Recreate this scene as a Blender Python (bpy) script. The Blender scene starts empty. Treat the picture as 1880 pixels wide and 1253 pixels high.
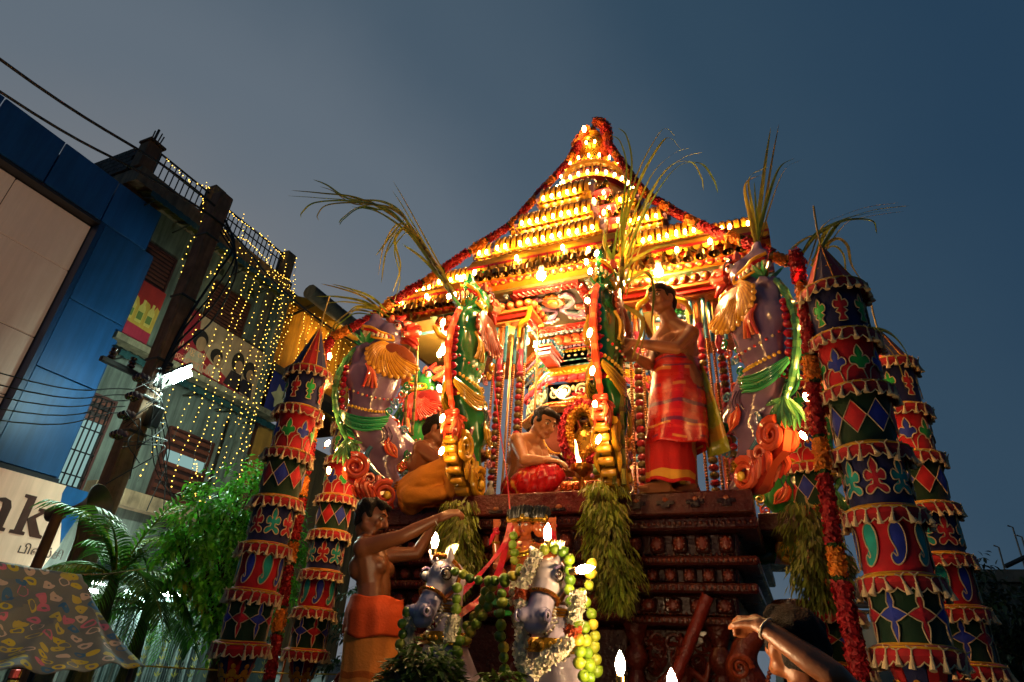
import bpy, bmesh, math, random
import numpy as np
from mathutils import Vector, Matrix, Euler

SC = bpy.context.scene
COL = SC.collection
rad = math.radians

# ------------------------------------------------------------------ camera
def make_camera():
    cd = bpy.data.cameras.new('camera')
    cd.sensor_width = 36.0
    cd.lens = 1100.0 / 1880.0 * 36.0
    cd.clip_start, cd.clip_end = 0.05, 600.0
    co = bpy.data.objects.new('camera', cd)
    COL.objects.link(co)
    th, ro, ps = rad(28.8), rad(4.0), rad(25.0)
    F0 = Vector((-math.sin(ps), math.cos(ps), 0)); R0 = Vector((math.cos(ps), math.sin(ps), 0)); Z = Vector((0, 0, 1))
    F = F0 * math.cos(th) + Z * math.sin(th)
    U0 = -F0 * math.sin(th) + Z * math.cos(th)
    R = R0 * math.cos(ro) + U0 * math.sin(ro)
    U = U0 * math.cos(ro) - R0 * math.sin(ro)
    M = Matrix((R, U, -F)).transposed().to_4x4()
    M.translation = Vector((0, 0, 1.6))
    co.matrix_world = M
    SC.camera = co
make_camera()

# ------------------------------------------------------------------ dusk sky
def make_world():
    w = bpy.data.worlds.new('World'); SC.world = w; w.use_nodes = True
    nt = w.node_tree; N = nt.nodes; L = nt.links
    N.clear()
    out = N.new('ShaderNodeOutputWorld'); bg = N.new('ShaderNodeBackground')
    sky = N.new('ShaderNodeTexSky'); sky.sky_type = 'NISHITA'; sky.sun_disc = False
    sky.sun_elevation = rad(-2.0); sky.sun_rotation = rad(-62.0)
    sky.air_density = 1.2; sky.dust_density = 2.5; sky.ozone_density = 3.0
    hs = N.new('ShaderNodeHueSaturation'); hs.inputs['Saturation'].default_value = 0.35; hs.inputs['Value'].default_value = 0.02
    tc = N.new('ShaderNodeTexCoord')
    # evenly falling dusk light: brightest low in the west, deep blue away from it
    dot = N.new('ShaderNodeVectorMath'); dot.operation = 'DOT_PRODUCT'
    az, el = rad(-66.0), rad(14.0)
    dot.inputs[1].default_value = (math.sin(az) * math.cos(el), math.cos(az) * math.cos(el), math.sin(el))
    nz = N.new('ShaderNodeTexNoise'); nz.inputs['Scale'].default_value = 2.1; nz.inputs['Detail'].default_value = 6.0; nz.inputs['Roughness'].default_value = 0.5
    ma = N.new('ShaderNodeMath'); ma.operation = 'MULTIPLY_ADD'; ma.inputs[1].default_value = 0.20; ma.inputs[2].default_value = -0.10
    ad = N.new('ShaderNodeMath'); ad.operation = 'ADD'
    mr = N.new('ShaderNodeMapRange'); mr.inputs['From Min'].default_value = -1.0; mr.inputs['From Max'].default_value = 1.0
    ramp = N.new('ShaderNodeValToRGB'); ramp.color_ramp.interpolation = 'EASE'
    els = ramp.color_ramp.elements
    els[0].position = 0.0; els[0].color = (0.020, 0.045, 0.080, 1)
    els[1].position = 1.0; els[1].color = (0.165, 0.18, 0.20, 1)
    for p, c in ((0.55, (0.018, 0.048, 0.090)), (0.68, (0.030, 0.064, 0.104)), (0.80, (0.062, 0.098, 0.138)), (0.90, (0.115, 0.148, 0.185))):
        e = els.new(p); e.color = (*c, 1)
    mx = N.new('ShaderNodeMix'); mx.data_type = 'RGBA'; mx.blend_type = 'ADD'; mx.inputs['Factor'].default_value = 1.0
    L.new(tc.outputs['Generated'], dot.inputs[0]); L.new(tc.outputs['Generated'], nz.inputs['Vector'])
    L.new(nz.outputs['Fac'], ma.inputs[0]); L.new(dot.outputs['Value'], ad.inputs[0]); L.new(ma.outputs[0], ad.inputs[1])
    # haze term: lighter toward the horizon all the way round
    sp = N.new('ShaderNodeSeparateXYZ'); L.new(tc.outputs['Generated'], sp.inputs[0])
    om = N.new('ShaderNodeMath'); om.operation = 'SUBTRACT'; om.inputs[0].default_value = 1.0; om.use_clamp = True; L.new(sp.outputs['Z'], om.inputs[1])
    pw = N.new('ShaderNodeMath'); pw.operation = 'POWER'; pw.inputs[1].default_value = 2.0; L.new(om.outputs[0], pw.inputs[0])
    hz = N.new('ShaderNodeMath'); hz.operation = 'MULTIPLY_ADD'; hz.inputs[1].default_value = 0.46; hz.inputs[2].default_value = -0.10; L.new(pw.outputs[0], hz.inputs[0])
    a2 = N.new('ShaderNodeMath'); a2.operation = 'ADD'; L.new(ad.outputs[0], a2.inputs[0]); L.new(hz.outputs[0], a2.inputs[1])
    L.new(a2.outputs[0], mr.inputs['Value']); L.new(mr.outputs[0], ramp.inputs['Fac'])
    L.new(sky.outputs['Color'], hs.inputs['Color'])
    L.new(ramp.outputs['Color'], mx.inputs['A']); L.new(hs.outputs['Color'], mx.inputs['B'])
    L.new(mx.outputs['Result'], bg.inputs['Color']); bg.inputs['Strength'].default_value = 1.0
    L.new(bg.outputs[0], out.inputs['Surface'])
make_world()

def make_sun():
    sd = bpy.data.lights.new('sun', 'SUN'); sd.energy = 0.03; sd.angle = rad(20); sd.color = (1.0, 0.78, 0.62)
    so = bpy.data.objects.new('sun', sd); COL.objects.link(so)
    az, el = rad(-62.0), rad(4.0)
    d = Vector((math.sin(az) * math.cos(el), math.cos(az) * math.cos(el), math.sin(el)))
    so.rotation_euler = d.to_track_quat('Z', 'Y').to_euler()
make_sun()

SC.view_settings.view_transform = 'Standard'; SC.view_settings.look = 'None'
SC.view_settings.exposure = 0.0; SC.view_settings.gamma = 1.0
SC.view_settings.use_curve_mapping = False
SC.render.engine = 'CYCLES'
cy = SC.cycles
cy.use_denoising = True
try:
    cy.denoiser = 'OPENIMAGEDENOISE'
except Exception:
    pass
cy.use_light_tree = True
cy.max_bounces = 6; cy.diffuse_bounces = 3; cy.glossy_bounces = 3; cy.transmission_bounces = 4; cy.transparent_max_bounces = 6
cy.sample_clamp_indirect = 4.0
cy.caustics_reflective = False; cy.caustics_refractive = False
cy.use_adaptive_sampling = True; cy.adaptive_threshold = 0.02

# ------------------------------------------------------------------ colours and materials
def H(h):
    h = h.lstrip('#'); o = []
    for i in (0, 2, 4):
        c = int(h[i:i+2], 16) / 255.0
        o.append(c / 12.92 if c <= 0.04045 else ((c + 0.055) / 1.055) ** 2.4)
    return (o[0], o[1], o[2])

def mat(name, rough=0.5, metal=0.0, coat=0.0, nscale=6.0, namt=0.25, bump=0.0, bscale=40.0, col=None, sss=0.0, sheen=0.0, trans=0.0, spec=0.5, rvar=0.15, streak=0.0):
    m = bpy.data.materials.new(name); m.use_nodes = True
    nt = m.node_tree; N = nt.nodes; L = nt.links
    p = N['Principled BSDF']
    p.inputs['Metallic'].default_value = metal
    p.inputs['Coat Weight'].default_value = coat; p.inputs['Coat Roughness'].default_value = 0.12
    p.inputs['Specular IOR Level'].default_value = spec
    if sss: p.inputs['Subsurface Weight'].default_value = sss; p.inputs['Subsurface Radius'].default_value = (0.02, 0.008, 0.004); p.inputs['Subsurface Scale'].default_value = 0.4
    if sheen: p.inputs['Sheen Weight'].default_value = sheen; p.inputs['Sheen Roughness'].default_value = 0.4
    tc = N.new('ShaderNodeTexCoord')
    nz = N.new('ShaderNodeTexNoise'); nz.inputs['Scale'].default_value = nscale; nz.inputs['Detail'].default_value = 5.0; nz.inputs['Roughness'].default_value = 0.6
    L.new(tc.outputs['Object'], nz.inputs['Vector'])
    if col is None:
        at = N.new('ShaderNodeAttribute'); at.attribute_name = 'Col'; cs = at.outputs['Color']
    else:
        rg = N.new('ShaderNodeRGB'); rg.outputs[0].default_value = (*col, 1); cs = rg.outputs[0]
    mr = N.new('ShaderNodeMapRange'); mr.inputs['From Min'].default_value = 0.25; mr.inputs['From Max'].default_value = 0.75
    mr.inputs['To Min'].default_value = 1.0 - namt; mr.inputs['To Max'].default_value = 1.0 + namt * 0.6
    L.new(nz.outputs['Fac'], mr.inputs['Value'])
    fac = mr.outputs[0]
    if streak:   # rain streaks running down the surface
        mp = N.new('ShaderNodeMapping'); mp.inputs['Scale'].default_value = (4.0, 4.0, 0.3); L.new(tc.outputs['Object'], mp.inputs['Vector'])
        n3 = N.new('ShaderNodeTexNoise'); n3.inputs['Scale'].default_value = 1.6; n3.inputs['Detail'].default_value = 6.0; n3.inputs['Roughness'].default_value = 0.65; L.new(mp.outputs[0], n3.inputs['Vector'])
        m3 = N.new('ShaderNodeMapRange'); m3.inputs['From Min'].default_value = 0.38; m3.inputs['From Max'].default_value = 0.62; m3.inputs['To Min'].default_value = 1.0 - streak; m3.inputs['To Max'].default_value = 1.05; L.new(n3.outputs['Fac'], m3.inputs['Value'])
        mm_ = N.new('ShaderNodeMath'); mm_.operation = 'MULTIPLY'; L.new(fac, mm_.inputs[0]); L.new(m3.outputs[0], mm_.inputs[1]); fac = mm_.outputs[0]
    mu = N.new('ShaderNodeVectorMath'); mu.operation = 'SCALE'
    L.new(cs, mu.inputs[0]); L.new(fac, mu.inputs['Scale'])
    L.new(mu.outputs[0], p.inputs['Base Color'])
    r2 = N.new('ShaderNodeMapRange'); r2.inputs['To Min'].default_value = max(0.03, rough - rvar); r2.inputs['To Max'].default_value = min(1, rough + rvar)
    L.new(nz.outputs['Fac'], r2.inputs['Value']); L.new(r2.outputs[0], p.inputs['Roughness'])
    if bump:
        n2 = N.new('ShaderNodeTexNoise'); n2.inputs['Scale'].default_value = bscale; n2.inputs['Detail'].default_value = 3.0
        L.new(tc.outputs['Object'], n2.inputs['Vector'])
        b = N.new('ShaderNodeBump'); b.inputs['Strength'].default_value = bump; b.inputs['Distance'].default_value = 0.01
        L.new(n2.outputs['Fac'], b.inputs['Height']); L.new(b.outputs[0], p.inputs['Normal'])
    if trans:
        tr = N.new('ShaderNodeBsdfTranslucent'); mxs = N.new('ShaderNodeMixShader'); mxs.inputs[0].default_value = trans
        L.new(mu.outputs[0], tr.inputs['Color']); out = N['Material Output']
        L.new(p.outputs[0], mxs.inputs[1]); L.new(tr.outputs[0], mxs.inputs[2]); L.new(mxs.outputs[0], out.inputs['Surface'])
    return m

def emit(name, col, strength):
    m = bpy.data.materials.new(name); m.use_nodes = True
    N = m.node_tree.nodes; L = m.node_tree.links
    N.clear(); o = N.new('ShaderNodeOutputMaterial'); e = N.new('ShaderNodeEmission')
    e.inputs[0].default_value = (*col, 1); e.inputs[1].default_value = strength
    L.new(e.outputs[0], o.inputs['Surface'])
    return m

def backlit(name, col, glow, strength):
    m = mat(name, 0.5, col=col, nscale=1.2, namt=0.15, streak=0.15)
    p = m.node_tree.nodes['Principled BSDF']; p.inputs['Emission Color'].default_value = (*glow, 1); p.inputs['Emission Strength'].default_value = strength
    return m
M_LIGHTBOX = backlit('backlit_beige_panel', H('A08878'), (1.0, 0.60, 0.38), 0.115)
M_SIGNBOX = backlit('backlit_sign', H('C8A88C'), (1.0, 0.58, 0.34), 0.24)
M_GLOSS = mat('painted_wood_gloss', 0.30, coat=0.35, nscale=9, namt=0.22, bump=0.12, bscale=60)
M_PAINT = mat('painted_wood', 0.50, nscale=8, namt=0.25, bump=0.15, bscale=70)
M_GOLD = mat('gilded_metal', 0.28, metal=0.75, nscale=14, namt=0.3, bump=0.2, bscale=90)
M_BRASS = mat('brass', 0.32, metal=0.9, nscale=20, namt=0.35)
M_DARKWOOD = mat('polished_dark_wood', 0.30, coat=0.12, nscale=10, namt=0.5, bump=0.8, bscale=55, rvar=0.12, spec=0.3)
M_CLOTH = mat('velvet_cloth', 0.75, sheen=0.35, nscale=12, namt=0.3, bump=0.25, bscale=220, spec=0.3)
M_COTTON = mat('cotton_cloth', 0.75, nscale=5, namt=0.22, bump=0.3, bscale=70, spec=0.3)
M_SATIN = mat('satin_cloth', 0.28, nscale=7, namt=0.3, bump=0.35, bscale=22, spec=0.6)
M_SKIN = mat('skin', 0.42, nscale=9, namt=0.16, bump=0.12, bscale=120, sss=0.12)
M_HAIR = mat('black_hair', 0.62, nscale=60, namt=0.6, bump=1.0, bscale=190, spec=0.2)
M_LEAF = mat('leaf', 0.45, nscale=5, namt=0.45, trans=0.32)
M_DRYLEAF = mat('cane_leaf', 0.45, nscale=10, namt=0.3, trans=0.25)
M_PETAL = mat('flower_petals', 0.7, nscale=25, namt=0.4, trans=0.15)
M_FRUIT = mat('lime_peel', 0.32, nscale=16, namt=0.3, bump=0.2, bscale=150)
M_PORC = mat('enamel_paint', 0.16, coat=0.6, nscale=8, namt=0.12, bump=0.08, bscale=35)
M_CONC = mat('old_concrete', 0.85, nscale=4, namt=0.5, bump=0.5, bscale=25, streak=0.4)
M_WALL = mat('stained_plaster', 0.85, nscale=1.6, namt=0.45, bump=0.3, bscale=18, streak=0.5)
M_PANEL = mat('cladding_panel', 0.42, nscale=0.8, namt=0.22, streak=0.22)
M_METAL = mat('grey_metal', 0.45, metal=0.4, nscale=6, namt=0.3, bump=0.1)
M_BLACK = mat('black_rubber', 0.55, nscale=10, namt=0.3)
M_PRINT = mat('printed_sheet', 0.45, nscale=3, namt=0.3, streak=0.25)
M_ROAD = mat('asphalt', 0.9, nscale=3, namt=0.4, bump=0.5, bscale=60, col=(0.05, 0.05, 0.052))
E_WARM = emit('filament_glow', (1.0, 0.47, 0.12), 150.0)
E_WARM2 = emit('round_bulb_glow', (1.0, 0.54, 0.21), 1750.0)
E_EDGE = emit('edge_bulb_glow', (1.0, 0.48, 0.14), 260.0)
E_WHITE = emit('candle_bulb_glow', (1.0, 0.64, 0.32), 400.0)
E_FAIRY = emit('fairy_light_glow', (1.0, 0.58, 0.08), 6.5)
E_STREET = emit('street_lamp_glow', (0.70, 1.0, 0.86), 1050.0)
E_TUBE = emit('shop_tube_glow', (0.78, 1.0, 0.92), 420.0)
E_FLAME = emit('flame_glow', (1.0, 0.62, 0.22), 30.0)

# ------------------------------------------------------------------ mesh tools
class MB:
    def __init__(s): s.v = []; s.f = []; s.c = []; s.m = []; s.mi = 0
    def add(s, vs, fs, col, M=None):
        b = len(s.v)
        if M is not None: vs = [M @ Vector(p) for p in vs]
        s.v.extend([tuple(p) for p in vs])
        multi = isinstance(col, list)
        for i, q in enumerate(fs):
            s.f.append(tuple(b + k for k in q)); s.c.append(col[i] if multi else col); s.m.append(s.mi)
        return s
    def box(s, c, d, col, M=None, taper=1.0):
        x, y, z = c; a, b, h = d[0] / 2, d[1] / 2, d[2] / 2; t = taper
        vs = [(x-a, y-b, z-h), (x+a, y-b, z-h), (x+a, y+b, z-h), (x-a, y+b, z-h), (x-a*t, y-b*t, z+h), (x+a*t, y-b*t, z+h), (x+a*t, y+b*t, z+h), (x-a*t, y+b*t, z+h)]
        return s.add(vs, [(0,3,2,1), (4,5,6,7), (0,1,5,4), (1,2,6,5), (2,3,7,6), (3,0,4,7)], col, M)
    def rbox(s, c, d, col, r, M=None):
        """box with chamfered edges (all twelve)"""
        x, y, z = c; a, b, h = d[0] / 2, d[1] / 2, d[2] / 2
        vs = []; 
        for sx in (-1, 1):
            for sy in (-1, 1):
                for sz in (-1, 1):
                    vs += [(x+sx*a, y+sy*(b-r), z+sz*(h-r)), (x+sx*(a-r), y+sy*b, z+sz*(h-r)), (x+sx*(a-r), y+sy*(b-r), z+sz*h)]
        I = lambda sx, sy, sz, k: ((sx > 0) * 4 + (sy > 0) * 2 + (sz > 0)) * 3 + k
        fs = []
        for k in range(3):
            for sg in (-1, 1):
                o = [(-1,-1), (1,-1), (1,1), (-1,1)]; q = []
                for u, v in o:
                    t = [0,0,0]; t[k] = sg; t[(k+1)%3] = u; t[(k+2)%3] = v; q.append(I(*t, k))
                fs.append(tuple(q if sg > 0 else q[::-1]))
        for k in range(3):
            i, j = (k+1) % 3, (k+2) % 3
            for u in (-1, 1):
                for v in (-1, 1):
                    t0 = [0,0,0]; t1 = [0,0,0]; t0[i] = t1[i] = u; t0[j] = t1[j] = v; t0[k] = -1; t1[k] = 1
                    q = (I(*t0, i), I(*t0, j), I(*t1, j), I(*t1, i)); fs.append(q if u * v > 0 else q[::-1])
        for sx in (-1, 1):
            for sy in (-1, 1):
                for sz in (-1, 1):
                    q = (I(sx,sy,sz,0), I(sx,sy,sz,1), I(sx,sy,sz,2)); fs.append(q if sx*sy*sz > 0 else q[::-1])
        return s.add(vs, fs, col, M)
    def tube(s, pts, r, col, seg=8, M=None, caps=True, closed=False):
        P = [Vector(p) for p in pts]; n = len(P)
        R = r if isinstance(r, (list, tuple)) else [r] * n
        vs = []; prev = None
        for i in range(n):
            a = P[i-1] if (i > 0 or closed) else P[i]; b = P[(i+1) % n] if (i < n-1 or closed) else P[i]
            t = (b - a); t = t.normalized() if t.length > 1e-9 else Vector((0,0,1))
            if prev is None:
                u = t.cross(Vector((0,0,1)) if abs(t.z) < 0.9 else Vector((1,0,0))).normalized()
            else:
                u = (prev - t * prev.dot(t)); u = u.normalized() if u.length > 1e-6 else t.orthogonal().normalized()
            prev = u; w = t.cross(u)
            rr = R[i]; rx, ry = rr if isinstance(rr, tuple) else (rr, rr)
            for k in range(seg):
                an = 2 * math.pi * k / seg
                vs.append(P[i] + u * math.cos(an) * rx + w * math.sin(an) * ry)
        fs = []; cl = []
        multi = isinstance(col, list)
        for i in range(n if closed else n-1):
            j = (i+1) % n
            for k in range(seg):
                k2 = (k+1) % seg
                fs.append((i*seg+k, i*seg+k2, j*seg+k2, j*seg+k)); cl.append(col[i % len(col)] if multi else col)
        if caps and not closed:
            fs.append(tuple(range(seg-1, -1, -1))); cl.append(col[0] if multi else col)
            fs.append(tuple((n-1)*seg+k for k in range(seg))); cl.append(col[-1] if multi else col)
        return s.add(vs, fs, cl, M)
    def lathe(s, prof, col, seg=16, M=None, sx=1.0, sy=1.0, a0=0.0, a1=2*math.pi, capb=True):
        full = abs(a1 - a0 - 2*math.pi) < 1e-6; n = seg if full else seg + 1
        vs = []
        for r, z in prof:
            for k in range(n):
                an = a0 + (a1 - a0) * k / seg
                vs.append((r * math.cos(an) * sx, r * math.sin(an) * sy, z))
        fs = []; cl = []; multi = isinstance(col, list)
        for i in range(len(prof)-1):
            for k in range(seg):
                k2 = (k+1) % n
                fs.append((i*n+k, i*n+k2, (i+1)*n+k2, (i+1)*n+k)); cl.append(col[i % len(col)] if multi else col)
        if capb and full:
            fs.append(tuple(range(n-1, -1, -1))); cl.append(col[0] if multi else col)
            fs.append(tuple((len(prof)-1)*n + k for k in range(n))); cl.append(col[-1] if multi else col)
        return s.add(vs, fs, cl, M)
    def ball(s, c, r, col, seg=10, rings=7, M=None):
        rx, ry, rz = r if isinstance(r, tuple) else (r, r, r)
        vs = [(c[0], c[1], c[2]-rz)]; fs = []
        for i in range(1, rings):
            ph = -math.pi/2 + math.pi*i/rings
            for k in range(seg):
                an = 2*math.pi*k/seg
                vs.append((c[0]+rx*math.cos(ph)*math.cos(an), c[1]+ry*math.cos(ph)*math.sin(an), c[2]+rz*math.sin(ph)))
        vs.append((c[0], c[1], c[2]+rz)); T = len(vs)-1
        for k in range(seg):
            fs.append((0, 1+(k+1)%seg, 1+k))
            fs.append((T, 1+(rings-2)*seg+k, 1+(rings-2)*seg+(k+1)%seg))
        for i in range(rings-2):
            for k in range(seg):
                a = 1+i*seg; fs.append((a+k, a+(k+1)%seg, a+seg+(k+1)%seg, a+seg+k))
        return s.add(vs, fs, col, M)
    def prism(s, poly, d0, d1, col, M=None, side=None, bev=0.0):
        """polygon in local xz, extruded along y from d0 to d1"""
        n = len(poly)
        ar = sum(poly[i][0]*poly[(i+1)%n][1]-poly[(i+1)%n][0]*poly[i][1] for i in range(n))
        if ar < 0: poly = poly[::-1]
        vs = [(x, d0, z) for x, z in poly] + [(x, d1, z) for x, z in poly]
        fs = [tuple(range(n)), tuple(range(2*n-1, n-1, -1))]; cl = [col, col]
        for i in range(n):
            j = (i+1) % n; fs.append((i, n+i, n+j, j)); cl.append(side or col)
        return s.add(vs, fs, cl, M)
    def leaf(s, p, d, n, L, W, col, droop=0.0, fold=0.25, seg=3):
        """pointed blade from p along d, n roughly its face normal"""
        p = Vector(p); d = Vector(d).normalized(); n = Vector(n); w = d.cross(n)
        if w.length < 1e-5: w = d.orthogonal()
        w.normalize(); n = w.cross(d)
        prof = {2: [0, 1, 0], 3: [0.25, 1, 0.65, 0], 4: [0.3, 0.9, 1, 0.6, 0]}.get(seg) or [0.5, 0.9, 1, 0.9, 0.7, 0.45, 0.0]
        k = len(prof) - 1; vs = []; fs = []
        for i, q in enumerate(prof):
            t = i / k; c = p + d * (L * t) + Vector((0, 0, -droop * L * t * t))
            h = n * (fold * W * q)
            if i == k: vs.append(c)
            else: vs += [c - w * (W * q) + h, c, c + w * (W * q) + h]
        for i in range(k):
            a = 3 * i
            if i < k - 1: fs += [(a, a+1, a+4, a+3), (a+1, a+2, a+5, a+4)]
            else: fs += [(a, a+1, a+3), (a+1, a+2, a+3)]
        return s.add(vs, fs, col)
    def mesh(s, name, mats, smooth=True):
        me = bpy.data.meshes.new(name); me.from_pydata(s.v, [], s.f)
        at = me.attributes.new('Col', 'FLOAT_COLOR', 'FACE')
        a = np.ones((len(s.f), 4), np.float32); a[:, :3] = np.array(s.c, np.float32).reshape(-1, 3)
        at.data.foreach_set('color', a.ravel())
        ms = mats if isinstance(mats, (list, tuple)) else [mats]
        for m in ms: me.materials.append(m)
        if len(ms) > 1: me.polygons.foreach_set('material_index', s.m)
        me.polygons.foreach_set('use_smooth', [smooth] * len(s.f))
        if smooth: me.set_sharp_from_angle(angle=rad(42))
        me.update()
        return me
    def obj(s, name, mats, parent=None, smooth=True, loc=None, rot=None):
        return put(name, s.mesh(name, mats, smooth), parent, loc, rot)

def put(name, me, parent=None, loc=None, rot=None, scale=None):
    o = bpy.data.objects.new(name, me); COL.objects.link(o)
    if parent is not None: o.parent = parent
    if loc is not None: o.location = loc
    if rot is not None: o.rotation_euler = rot
    if scale is not None: o.scale = scale
    return o

def empty(name, loc=(0, 0, 0), rz=0.0, scale=None):
    o = put(name, None, None, loc, (0, 0, rz), scale); o.empty_display_size = 0.1
    return o

def tag(o, label=None, cat=None, group=None, kind=None):
    if label: o['label'] = label
    if cat: o['category'] = cat
    if group: o['group'] = group
    if kind: o['kind'] = kind
    return o

def copy_tree(o, parent=None):
    c = o.copy(); COL.objects.link(c); c.parent = parent
    for ch in list(o.children): copy_tree(ch, c)
    return c

def catmull(P, n):
    P = [Vector(p) for p in P]; Q = [P[0]*2 - P[1]] + P + [P[-1]*2 - P[-2]]; out = []
    for i in range(1, len(Q)-2):
        a, b, c, d = Q[i-1], Q[i], Q[i+1], Q[i+2]
        for k in range(n):
            t = k / n
            out.append(0.5 * ((2*b) + (c-a)*t + (2*a-5*b+4*c-d)*t*t + (3*b-a-3*c+d)*t**3))
    out.append(P[-1]); return out

def frame(o, x, z=None):
    """matrix with local x along x, z near z, at o"""
    X = Vector(x).normalized(); Zv = Vector(z or (0, 0, 1)); Y = Zv.cross(X)
    if Y.length < 1e-5: Y = X.orthogonal()
    Y.normalize(); Zv = X.cross(Y)
    M = Matrix((X, Y, Zv)).transposed().to_4x4(); M.translation = Vector(o); return M

def zframe(o, z, x=None):
    Zv = Vector(z).normalized(); X = Vector(x or (1, 0, 0)); X = X - Zv * X.dot(Zv)
    if X.length < 1e-5: X = Zv.orthogonal()
    X.normalize(); Y = Zv.cross(X)
    M = Matrix((X, Y, Zv)).transposed().to_4x4(); M.translation = Vector(o); return M

# one continuous organic surface from round cones and ellipsoids, coloured by the nearest one
def cone(p0, r0, p1, r1, col): return ('c', Vector(p0), r0, Vector(p1), r1, col)
def ell(c, r, col, M=None): return ('e', Vector(c), r if isinstance(r, tuple) else (r, r, r), M or Matrix.Identity(3), None, col)

def chain(pts, rs, col):
    return [cone(pts[i], rs[i], pts[i+1], rs[i+1], col) for i in range(len(pts)-1)]

def organic(name, prims, voxel, material, parent=None, smooth=4, displace=0.0, seed=0, loc=None, colfn=None):
    mb = MB(); w = (1, 1, 1)
    for q in prims:
        if q[0] == 'c':
            _, a, ra, b, rb, _c = q
            d = b - a
            if d.length < 1e-6: mb.ball(a, ra, w, 10, 7); continue
            M = zframe(a, d); L = d.length; pr = []
            for i in range(0, 5):
                t = -math.pi/2 + math.pi/2 * i / 4 ; pr.append((max(1e-4, ra*math.cos(t)), ra*math.sin(t)))
            for i in range(0, 5):
                t = math.pi/2 * i / 4; pr.append((max(1e-4, rb*math.cos(t)), L + rb*math.sin(t)))
            mb.lathe(pr, w, 12, M)
        else:
            M = q[3].to_4x4(); M.translation = q[1]
            mb.ball((0, 0, 0), q[2], w, 14, 10, M)
    me = bpy.data.meshes.new(name + '_src'); me.from_pydata(mb.v, [], mb.f)
    o = bpy.data.objects.new(name + '_src', me); COL.objects.link(o)
    rm = o.modifiers.new('r', 'REMESH'); rm.mode = 'VOXEL'; rm.voxel_size = voxel
    if smooth:
        sm = o.modifiers.new('s', 'SMOOTH'); sm.iterations = smooth; sm.factor = 0.5
    dg = bpy.context.evaluated_depsgraph_get()
    nm = bpy.data.meshes.new_from_object(o.evaluated_get(dg))
    bpy.data.objects.remove(o); bpy.data.meshes.remove(me)
    n = len(nm.vertices); co = np.empty(n*3, np.float32); nm.vertices.foreach_get('co', co); co = co.reshape(-1, 3)
    best = np.full(n, 1e9, np.float32); cols = np.ones((n, 4), np.float32)
    for q in prims:
        if q[0] == 'c':
            _, a, ra, b, rb, c = q
            a = np.array(a); d = np.array(b) - a; dd = max(1e-9, float(d @ d))
            t = np.clip(((co - a) @ d) / dd, 0, 1)
            ds = np.linalg.norm(co - a - t[:, None]*d, axis=1) - (ra + (rb-ra)*t)
        else:
            c = q[5]; R = np.array(q[3]); p = (co - np.array(q[1])) @ R
            r = np.array(q[2]); ds = (np.linalg.norm(p / r, axis=1) - 1) * float(r.min())
        k = ds < best; best[k] = ds[k]; cols[k, :3] = c
    if displace:
        rng = np.random.RandomState(seed); nrm = np.empty(n*3, np.float32); nm.vertices.foreach_get('normal', nrm); nrm = nrm.reshape(-1, 3)
        d = np.zeros(n)
        for k in range(9):
            f = rng.normal(0, 1, 3); f = f / np.linalg.norm(f) * rng.uniform(40, 130); d += np.sin(co @ f + rng.uniform(0, 6.28))
        co += nrm * (d / 3.0 * displace)[:, None]; nm.vertices.foreach_set('co', co.ravel())
    if colfn is not None: cols[:, :3] = colfn(co, cols[:, :3])
    at = nm.attributes.new('Col', 'FLOAT_COLOR', 'POINT'); at.data.foreach_set('color', cols.ravel())
    nm.materials.clear(); nm.materials.append(material)
    nm.polygons.foreach_set('use_smooth', [True]*len(nm.polygons)); nm.name = name; nm.update()
    return put(name, nm, parent, loc)

RNG = random.Random(7)
def jit(c, a=0.12, rng=RNG):
    k = 1 + rng.uniform(-a, a); return (min(1, c[0]*k), min(1, c[1]*k*(1+rng.uniform(-a, a)*0.4)), min(1, c[2]*k))
# ------------------------------------------------------------------ ground
g = MB(); g.box((0, 100, -0.05), (500, 500, 0.1), (0.05, 0.05, 0.052)); tag(g.obj('ground', M_ROAD, smooth=False), kind='structure')
rd = MB(); rd.box((-2, 40, 0.004), (17, 160, 0.012), (0.045, 0.045, 0.047)); tag(rd.obj('road', M_ROAD, smooth=False), kind='structure')
pv = MB(); pv.box((-11.3, 40, 0.06), (1.6, 160, 0.14), (0.2, 0.19, 0.17)); tag(pv.obj('pavement', M_CONC, smooth=False), kind='structure')

# ------------------------------------------------------------------ temple chariot
YEL, GOLDY, ORG, RED, PINK = H('E0A81E'), H('D09A28'), H('DE5F22'), H('B01A1E'), H('D0465E')
GRN, DGRN, TEAL, PURP, CREAM, OLIVE = H('1F8A3E'), H('12492A'), H('2E7890'), H('7C6484'), H('E6D6AE'), H('6E641E')
WOODR, WOODD, MAROON, BROWN = H('4A150E'), H('2E1009'), H('6A0F14'), H('6A3A16')
CX, CY, ZP = -1.5, 4.95, 2.57
chariot = empty('temple_chariot', (CX, CY, 0))
tag(chariot, 'tall carved wooden temple chariot with lamp-lit stepped pyramid roof', 'temple chariot')
def cpart(mb, name, m, parent=None, smooth=True):
    """chariot part given in world coordinates"""
    me = mb.mesh(name, m, smooth)
    o = put(name, me, parent or chariot)
    o.matrix_parent_inverse = Matrix.Translation((-CX, -CY, 0)) if parent is None else Matrix.Identity(4)
    return o
def csub(me, name, parent, loc, rot=None, scale=None):
    return put(name, me, parent, loc, rot, scale)

def spiral(mb, c, r, turns, w, col, M, flip=1, a0=0.0, seg=6, taper=0.35):
    pts = []; rs = []; n = int(14 * turns)
    for i in range(n + 1):
        t = i / n; a = a0 + flip * t * turns * 2 * math.pi; rr = r * (1 - 0.82 * t)
        pts.append((c[0] + rr * math.cos(a), c[1], c[2] + rr * math.sin(a))); rs.append(w * (1 - (1 - taper) * t))
    mb.tube(pts, rs, col, seg, M)

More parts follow.
